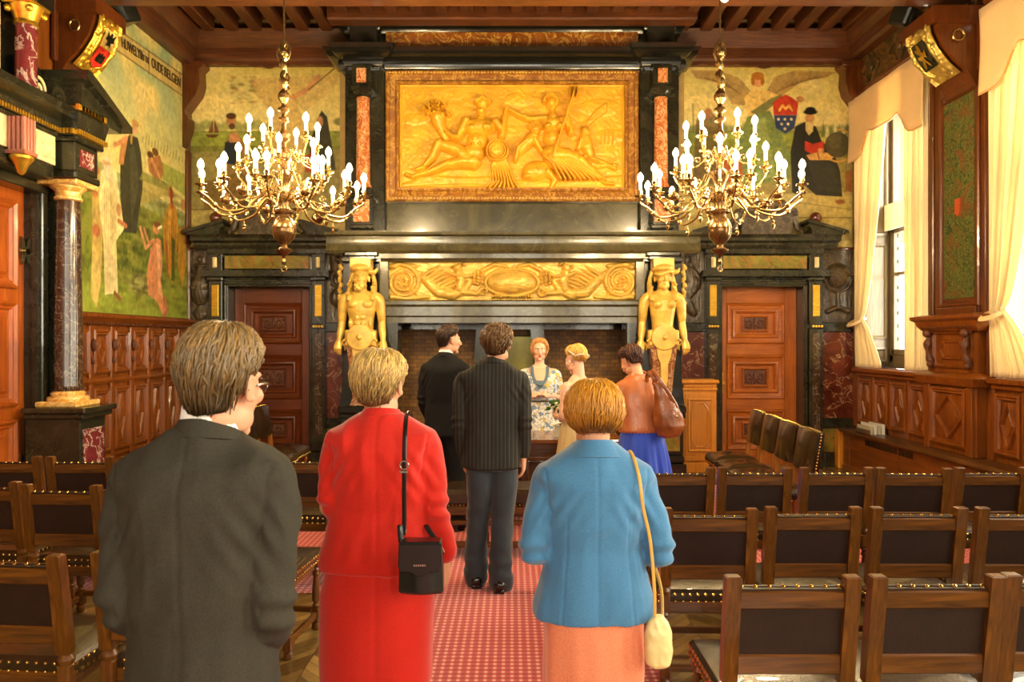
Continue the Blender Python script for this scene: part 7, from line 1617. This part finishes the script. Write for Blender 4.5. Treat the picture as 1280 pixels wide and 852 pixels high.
for i in range(12):
    z = 1.252+i*.0155; w_ = float(np.interp(z, [1.25, 1.29, 1.36, 1.425], [.014, .052, .070, .076])); rows.append([(u*w_, chest_y(u*w_, z)+.0055-.004*abs(u), z) for u in np.linspace(-1, 1, 9)]+[(u*w_, chest_y(u*w_, z)-.03, z) for u in np.linspace(1, -1, 9)])
q.rings(rows); q.build('bare_chest', M_SKIN2, reg, smooth=60)
q = MB(); q.tube([(.19*cos(a)*1.0, .135*sin(a)+.0, 1.055) for a in np.linspace(0, 2*pi, 33)], .014, 6, .5); q.build('belt', m_plain('belt_black', '#22262c', .5), reg)
face_bits(reg, hm, '#a07850')
hair(reg, hm, lambda p: float(np.interp(min(p, 360-p), [0, 35, 60, 85, 120, 180], [52, 60, 92, 138, 150, 152])), lambda p, t: .010+.006*math.exp(-((t-30)/40)**2), ('#a8703a', '#c88a48', '#d9a860'), 500, 15, .002, r0=.003, flare=lambda p, t: 1.12)
for s in (-1, 1): shoe(reg, s*.10, 0, s, MATS['tan_shoe'])
for s in (-1, 1):
    q = MB(); w0 = Vector((s*.055, .185, 1.125)); q.tube([w0+Vector((.0, .030*cos(a), .030*sin(a))) for a in np.linspace(0, 2*pi, 17)], .004, 6); q.build('bracelet', M_GOLD, reg)
# ---- 7. bride
S = dict(H=1.66, fem=True, head=(-.0, .045, 1.525), hrot=(10, -22, 6), neck=(0, -.01, 1.385), hs=.98, w=1.0, skin=M_SKIN2,
    L=((-.155, 0, 1.285), (-.195, .0, 1.02), (-.09, .20, 1.00), (.3, 1, .1), (1, 0, .2), .9), R=((.155, 0, 1.285), (.185, .02, 1.03), (.10, .22, 1.02), (-.4, 1, .1), (-1, 0, .2), .9), vox=.0065)
BX, BY = .60, 6.50
bride, hm = body('person', (BX, BY, .006), .62, 'bride in a strapless ivory dress and white headband, head bowed', S)
jacket(bride, [(.96, .160, .115, 0), (1.02, .142, .105, 0), (1.10, .142, .105, .005), (1.19, .158, .118, .01), (1.235, .150, .108, .008)], [], M_WHITED, 'bodice', .008, .002, seam=True, seed=41, n_it=4)
skirt(bride, [(.03, .27, .25, 0), (.30, .245, .22, 0), (.60, .215, .19, 0), (.85, .18, .15, 0), (.96, .163, .125, 0), (1.0, .15, .11, 0)], M_CREAMD, 12, .004, 15, .018, 'skirt', 2.1)
q = MB()
for k in range(12): q.tube([(-.002, -.112-.001*k, 1.20-k*.022), (.010, -.116, 1.19-k*.022), (-.010, -.116, 1.18-k*.022)], .003, 5)
q.build('bodice_lacing', M_SHIRT, bride)
hair(bride, hm, hl_short(54, 78, 124, 92), lambda p, t: .010+.010*math.exp(-((t-40)/40)**2), ('#b8822e', '#d9a64a', '#eac878'), 500, 17, .002, r0=.003)
q = MB(); q.M = hm; 
for k in range(14): a = k*2.4; q.tube([(.035*cos(a+j*.6)*(1-j*.05), -.115-.012*sin(j*.6+k), .0+.035*sin(a+j*.6)) for j in range(7)], .009, 6)
q.sphere((0, -.112, 0), .036, 12, 8); b_ = q.build('hair_bun', m_plain('blonde_bun', '#c9943c', .45, var=.2, sc=40), bride)
q = MB(); q.M = hm; q.tube([(.094*cos(a), -.018+.0+.09*sin(a)*.75-.03, .030+.09*sin(a)*.9+.012) for a in np.linspace(-.35, pi+.35, 25)], .010, 8, .45, up=(0, -1, 1)); q.tube([(.088*cos(a), -.075+.06*abs(sin(a))*-1, .0) for a in np.linspace(pi, 2*pi, 15)], .008, 8, .6); q.build('white_headband', M_SHIRT, bride)
q = MB(); q.M = hm; q.sphere((.088, -.004, -.03), .010, 8, 6); q.sphere((-.088, -.004, -.03), .010, 8, 6); q.build('pearl_earring', M_EYEW, bride)
face_bits(bride, hm, '#9c7440')
for s in (-1, 1): shoe(bride, s*.09, 0, s, M_SHIRT)
# ---- 8. woman in tan leather jacket and blue skirt, bowed
S = dict(H=1.66, fem=True, head=(-.03, .15, 1.515), hrot=(22, -34, 0), neck=(-.01, .05, 1.39), hs=1.0, w=1.1, lean=.05, skin=M_SKIN,
    L=((-.165, .04, 1.29), (-.20, .10, 1.04), (-.10, .30, 1.06), (.5, .8, 0), (0, -.3, -1), .7), R=((.165, .03, 1.29), (.215, .06, 1.03), (.12, .28, 1.04), (-.5, .8, 0), (0, -.3, -1), .7), vox=.0065)
tan, hm = body('person', (1.10, 6.12, .006), .25, 'woman with dark updo, tan leather jacket and royal blue skirt, bowed', S)
jacket(tan, [(.93, .195, .14, 0), (.97, .190, .138, 0), (1.05, .185, .132, .005), (1.15, .188, .130, .015), (1.25, .192, .128, .03), (1.31, .185, .115, .04), (1.36, .14, .10, .045), (1.40, .09, .08, .048)],
    [([(-.13, .03, 1.325), (-.185, .04, 1.27), (-.205, .06, 1.16), (-.21, .09, 1.05), (-.16, .19, 1.05), (-.12, .26, 1.06)], [.05, .062, .058, .054, .046, .042]), ([(.13, .03, 1.325), (.185, .035, 1.27), (.21, .04, 1.16), (.222, .05, 1.04), (.17, .17, 1.03), (.13, .25, 1.04)], [.05, .062, .058, .054, .046, .042])], M_TANL, 'leather_jacket', .009, .006, seed=51)
collar(tan, (-.005, .045, 1.385), (.068, .066), (.090, .082), .045, M_TANL, 'jacket_collar', -.3)
q = MB(); 
for j in range(40): a = 2*pi*j/40; q.tube([(.197*cos(a)*.985, .142*sin(a)*.985, .925), (.197*cos(a), .142*sin(a), .950), (.193*cos(a), .139*sin(a), .972)], .007, 5)
q.build('gathered_hem', M_TANL, tan)
skirt(tan, [(.42, .26, .23, 0), (.62, .235, .20, 0), (.80, .21, .17, 0), (.95, .175, .125, 0)], M_ROYAL, 15, .005, 11, .022, 'skirt', 2.1)
hair(tan, hm, hl_short(60, 82, 132, 96), lambda p, t: .012+.010*math.exp(-((t-50)/40)**2), ('#2a140c', '#4a2414', '#5c3018'), 500, 19, .008, r0=.003)
q = MB(); q.M = hm
for k in range(20): a = k*2.4; q.tube([(.036*cos(a+j*.7)+.004*sin(k), -.100-.014*sin(j*.7+k), .055+.034*sin(a+j*.7)) for j in range(7)], .008, 6)
q.sphere((0, -.095, .055), .034, 12, 8); q.build('hair_bun', m_plain('dark_bun', '#3c1c10', .45, var=.3, sc=40), tan); face_bits(tan, hm, '#2a140c')
for s in (-1, 1): shoe(tan, s*.10, 0, s, MATS['tan_shoe'])
# ================================================================ GILDED CARYATIDS
def caryatid(s, fem):
    x0, y0 = s*1.885, 9.03; q = MB(); q.M = Matrix.Translation((x0, y0-9.3, 0)); hm = head_m((0, -.04, 2.475), 180, 4, 0, 1.28)
    o = q.M; q.M = None; T_ = Matrix.Translation((x0, y0-9.3, 0)); head_q = MB(); head(head_q, T_ @ hm, fem); q.add(head_q.v, head_q.f); q.M = o
    limb(q, [(0, -.01, 2.26), (0, -.03, 2.36)], [.075, .07], 14)
    w_ = .9 if fem else 1
    eloft(q, [(1.60, .13, .11, 0), (1.72, .150, .12, 0), (1.84, .142*w_, .105, 0), (1.94, .150*w_, .105, -.005), (2.08, .175*w_, .12, -.01), (2.20, .195*w_, .12, -.01), (2.28, .16, .09, 0), (2.33, .09, .07, 0)], 28, 2.2)
    for k in (-1, 1):
        q.sphere((k*.078, -.095, 2.155), 1, 14, 10, (.075, .045, .055) if not fem else (.062, .062, .060))
        if not fem:
            for j in range(3): q.sphere((k*.036, -.105, 2.05-j*.062), 1, 10, 8, (.036, .022, .030))
            q.sphere((k*.125, -.06, 1.92), 1, 10, 8, (.03, .05, .07))
        limb(q, [(k*.165, 0, 2.27), (k*.225, 0, 2.20), (k*.245, .01, 2.02), (k*.250, .02, 1.93), (k*.262, -.01, 1.80), (k*.275, -.04, 1.70)], [.055, .066, .056, .046, .046, .030], 14)
        hand(q, (k*.275, -.04, 1.71), (k*.10, -.35, -1), (0, 1, 0), -k, .9, 1.25)
        # skin of the headdress falling on the shoulders
        limb(q, [(k*.11, .05, 2.58), (k*.150, .05, 2.45), (k*.150, .0, 2.32), (k*.15, -.09, 2.22)], [.035, .030, .040, .030], 10)
        for j in range(7): q.sphere((k*(.150+.018*sin(j*2.1)), -.01-.014*j, 2.44-j*.035), .020, 8, 6)
    # headdress
    q.sphere((0, -.02, 2.605), 1, 18, 12, (.150, .13, .060)); q.box(-.13, .13, -.10, .10, 2.62, 2.73); limb(q, [(.10, -.04, 2.57), (.17, -.05, 2.56), (.20, -.05, 2.60)], [.04, .03, .015], 8)
    if not fem:
        for j in range(14): q.sphere(((j % 5-2)*.022, -.185+.01*(j % 3), 2.385-(j//5)*.022), .022, 8, 6)
    else:
        for j in range(16): a = j/15*pi; q.sphere((.105*cos(a), -.10-.06*sin(a), 2.54+.02*sin(a*2)), .022, 8, 6)
    # belt, apron disc, side volutes
    q.tube([(.155*cos(a), -.125*sin(a), 1.80-.03*sin(a)) for a in np.linspace(-.4, pi+.4, 21)], .020, 8)
    q.lathe((0, 0, 1.745), [(.0, -.155), (.155, -.150), (.165, -.135), (.150, -.09), (.10, -.06)], 28, 'y'); q.sphere((0, -.165, 1.745), .030, 12, 8)
    for k in (-1, 1): q.box(k*.15-.045, k*.15+.045, -.10, .08, 1.62, 1.84, .02); q.tube([(k*(.17+.035*cos(a)), -.11, 1.69+.035*sin(a)) for a in np.linspace(0, 5, 12)], .016, 6)
    q.box(-.20, .20, -.08, .10, 1.60, 1.66, .015)
    me = vox(q, .0055, 2, .5); o = mobj('gilded_caryatid', me, M_GILT, CP); o['label'] = 'gilded bearded male herm figure' if not fem else 'gilded youthful herm figure'
caryatid(-1, False); caryatid(1, True)
# ================================================================ BAGS AND BOUQUET
t = empty('black_handbag', (-.302, 2.405, .862)); tag(t, 'black leather shoulder bag with flap hanging behind the woman in red', 'handbag')
q = MB(); R = []
for z, w_, d in ((0, .066, .026), (.008, .074, .032), (.09, .072, .034), (.165, .066, .026), (.172, .062, .022)): R.append([(w_*cos(a) if abs(cos(a)) < .8 else math.copysign(w_, cos(a)), d*sin(a)*1.1, z) for a in np.linspace(0, 2*pi, 25)[:-1]])
q.rings(R); q.build('body', M_BLACKL, t)
q = MB(); pr = [(-.070, .172), (.070, .172), (.072, .10), (.066, .082), (.03, .080), (.012, .066), (-.012, .066), (-.03, .080), (-.066, .082), (-.072, .10)]
q.rings([[(a, -.036, c_) for a, c_ in pr], [(a, -.043, c_) for a, c_ in pr], [(a*.96, -.046, .12+(c_-.12)*.95) for a, c_ in pr]]); q.box(-.068, .068, -.042, .02, .168, .178, .004); q.build('flap', M_BLACKL, t)
q = MB(); [q.box(-.020+k*.007, -.016+k*.007, -.0475, -.046, .100, .106) for k in range(6)]; q.build('embossed_mark', M_SILVER, t)
q = MB(); B = Vector((-.302, 2.405, .862)); L0 = Vector((-.468, 2.60, .006))
def strap(q, P, w_, th=.0022, up=(0, 1, 0)):
    q.tube(spl(P, 6), w_, 8, th/w_, up=up)
P = [(-.068, 0, .165), (-.074, .01, .22), Vector((-.366, 2.437, 1.05))-B, Vector((-.367, 2.450, 1.20))-B, Vector((-.368, 2.462, 1.32))-B, Vector((-.369, 2.490, 1.405))-B, Vector((-.372, 2.56, 1.448))-B, Vector((-.372, 2.66, 1.41))-B, Vector((-.366, 2.74, 1.25))-B, Vector((-.33, 2.72, 1.12))-B, Vector((-.31, 2.62, 1.06))-B, Vector((-.30, 2.53, 1.05))-B, (.045, .085, .14), (.066, .03, .12)]
strap(q, P, .0095, .003); q.build('strap', M_BLACKL, t)
q = MB(); q.tube([(-.063+.014*cos(a), Vector((0, 2.447, 0)).y-B.y-.012, 1.28-.862+.014*sin(a)) for a in np.linspace(0, 2*pi, 17)], .0028, 6); q.box(-.078, -.050, 2.437-B.y-.008, 2.437-B.y-.002, 1.255-.862, 1.262-.862); q.build('buckle', M_SILVER, t)
t = empty('cream_handbag', (.475, 2.335, .645)); tag(t, 'small cream leather bag on a thin strap hanging behind the woman in blue', 'handbag')
q = MB(); eloft(q, [(0, .026, .018, 0), (.01, .040, .026, 0), (.06, .046, .030, 0), (.11, .043, .027, 0), (.145, .032, .018, 0), (.165, .014, .010, 0)], 24, 2.4); me = vox(q, .004, 3, .5); wrinkle(me, .003, (40, 40, 18), 4); mobj('body', me, M_CREAML, t)
q = MB(); B = Vector((.475, 2.335, .645)); P = [(-.012, 0, .155), (-.014, 0, .26), Vector((.450, 2.345, 1.05))-B, Vector((.425, 2.335, 1.16))-B, Vector((.415, 2.345, 1.25))-B, Vector((.405, 2.40, 1.312))-B, Vector((.400, 2.47, 1.322))-B, Vector((.405, 2.57, 1.25))-B, Vector((.43, 2.61, 1.05))-B, Vector((.50, 2.58, .92))-B, Vector((.505, 2.44, .86))-B, (.012, 0, .155)]
q.tube(spl(P, 6), .0055, 8, .5, up=(0, 1, 0)); q.build('strap', m_plain('golden_strap', '#d8a850', .4), t)
q = MB(); q.box(-.012, .012, -.024, -.016, .08, .12, .003); q.build('tab', M_CREAML, t)
# tan hobo bag on the shoulder of the woman in the leather jacket
t = empty('brown_shoulder_bag', (1.30, 5.96, .90)); tag(t, 'large slouchy brown leather bag over the shoulder of the woman in tan', 'handbag')
q = MB(); R = []
for z, a, b_, xc in ((0, .05, .03, .0), (.02, .095, .055, 0), (.10, .125, .075, 0), (.20, .120, .070, -.015), (.30, .085, .050, -.045), (.40, .045, .035, -.085), (.46, .03, .025, -.105)): R.append((z, a, b_, 0, xc))
eloft(q, R, 28, 2.2); me = vox(q, .007, 4, .5); wrinkle(me, .011, (14, 14, 6), 8); mobj('body', me, M_BROWNL, t)
q = MB(); strap(q, [(-.105, .0, .40), (-.13, -.02, .50), (-.16, .03, .545), (-.165, .10, .50), (-.12, .13, .36), (-.03, .08, .25)], .022, .006); strap(q, [(.06, -.03, .25), (-.02, -.05, .38), (-.10, -.04, .50), (-.14, .02, .56), (-.14, .09, .50)], .016, .006); q.build('strap', M_BROWNL, t)
for k in range(2): q = MB(); q.sphere((.02+.03*k, -.085+.01*k, .24-.06*k), .010, 8, 6); q.build('metal_ring', M_SILVER, t)
# bouquet
t = empty('bridal_bouquet', (.40, 6.72, 1.06)); tag(t, 'small white and green bridal bouquet held before the bride', 'bouquet')
rd = np.random.RandomState(3)
q = MB(); q.tube([(.10, -.06, -.06), (.04, -.02, -.02), (0, 0, .02)], [.014, .018, .026], 8); q.build('stems', m_plain('stem_green', '#3c5a1e', .6), t)
q = MB()
for k in range(60):
    a = rd.rand()*6.28; e = rd.rand()*1.8; d = Vector((cos(a)*sin(e), sin(a)*sin(e), cos(e))); p = d*.04; e1 = p+d*(.045+.02*rd.rand()); sd = d.orthogonal().normalized()*.014
    q.add([tuple(p), tuple((p+e1)/2+sd+Vector((0, 0, .004))), tuple(e1), tuple((p+e1)/2-sd+Vector((0, 0, .004)))], [(0, 1, 2, 3)])
q.build('leaves', m_plain('leaf_green', '#3f6a1c', .55, var=.3, sc=30), t)
for k in range(11):
    a = k*2.4; e = .25+.11*k; d = Vector((cos(a)*sin(e), sin(a)*sin(e), cos(e))); c_ = d*.055; q = MB()
    for j in range(3):
        for i in range(5): aa = i*1.257+j*.6; o1 = d.orthogonal().normalized(); o2 = d.cross(o1); w_ = (o1*cos(aa)+o2*sin(aa)); q.sphere(c_+w_*(.013-.004*j)+d*.005*j, 1, 6, 5, (.009, .009, .007))
    q.build('flower', m_plain('bouquet_white', '#efe9c8', .6) if k == 0 else MATS['bouquet_white'], t)
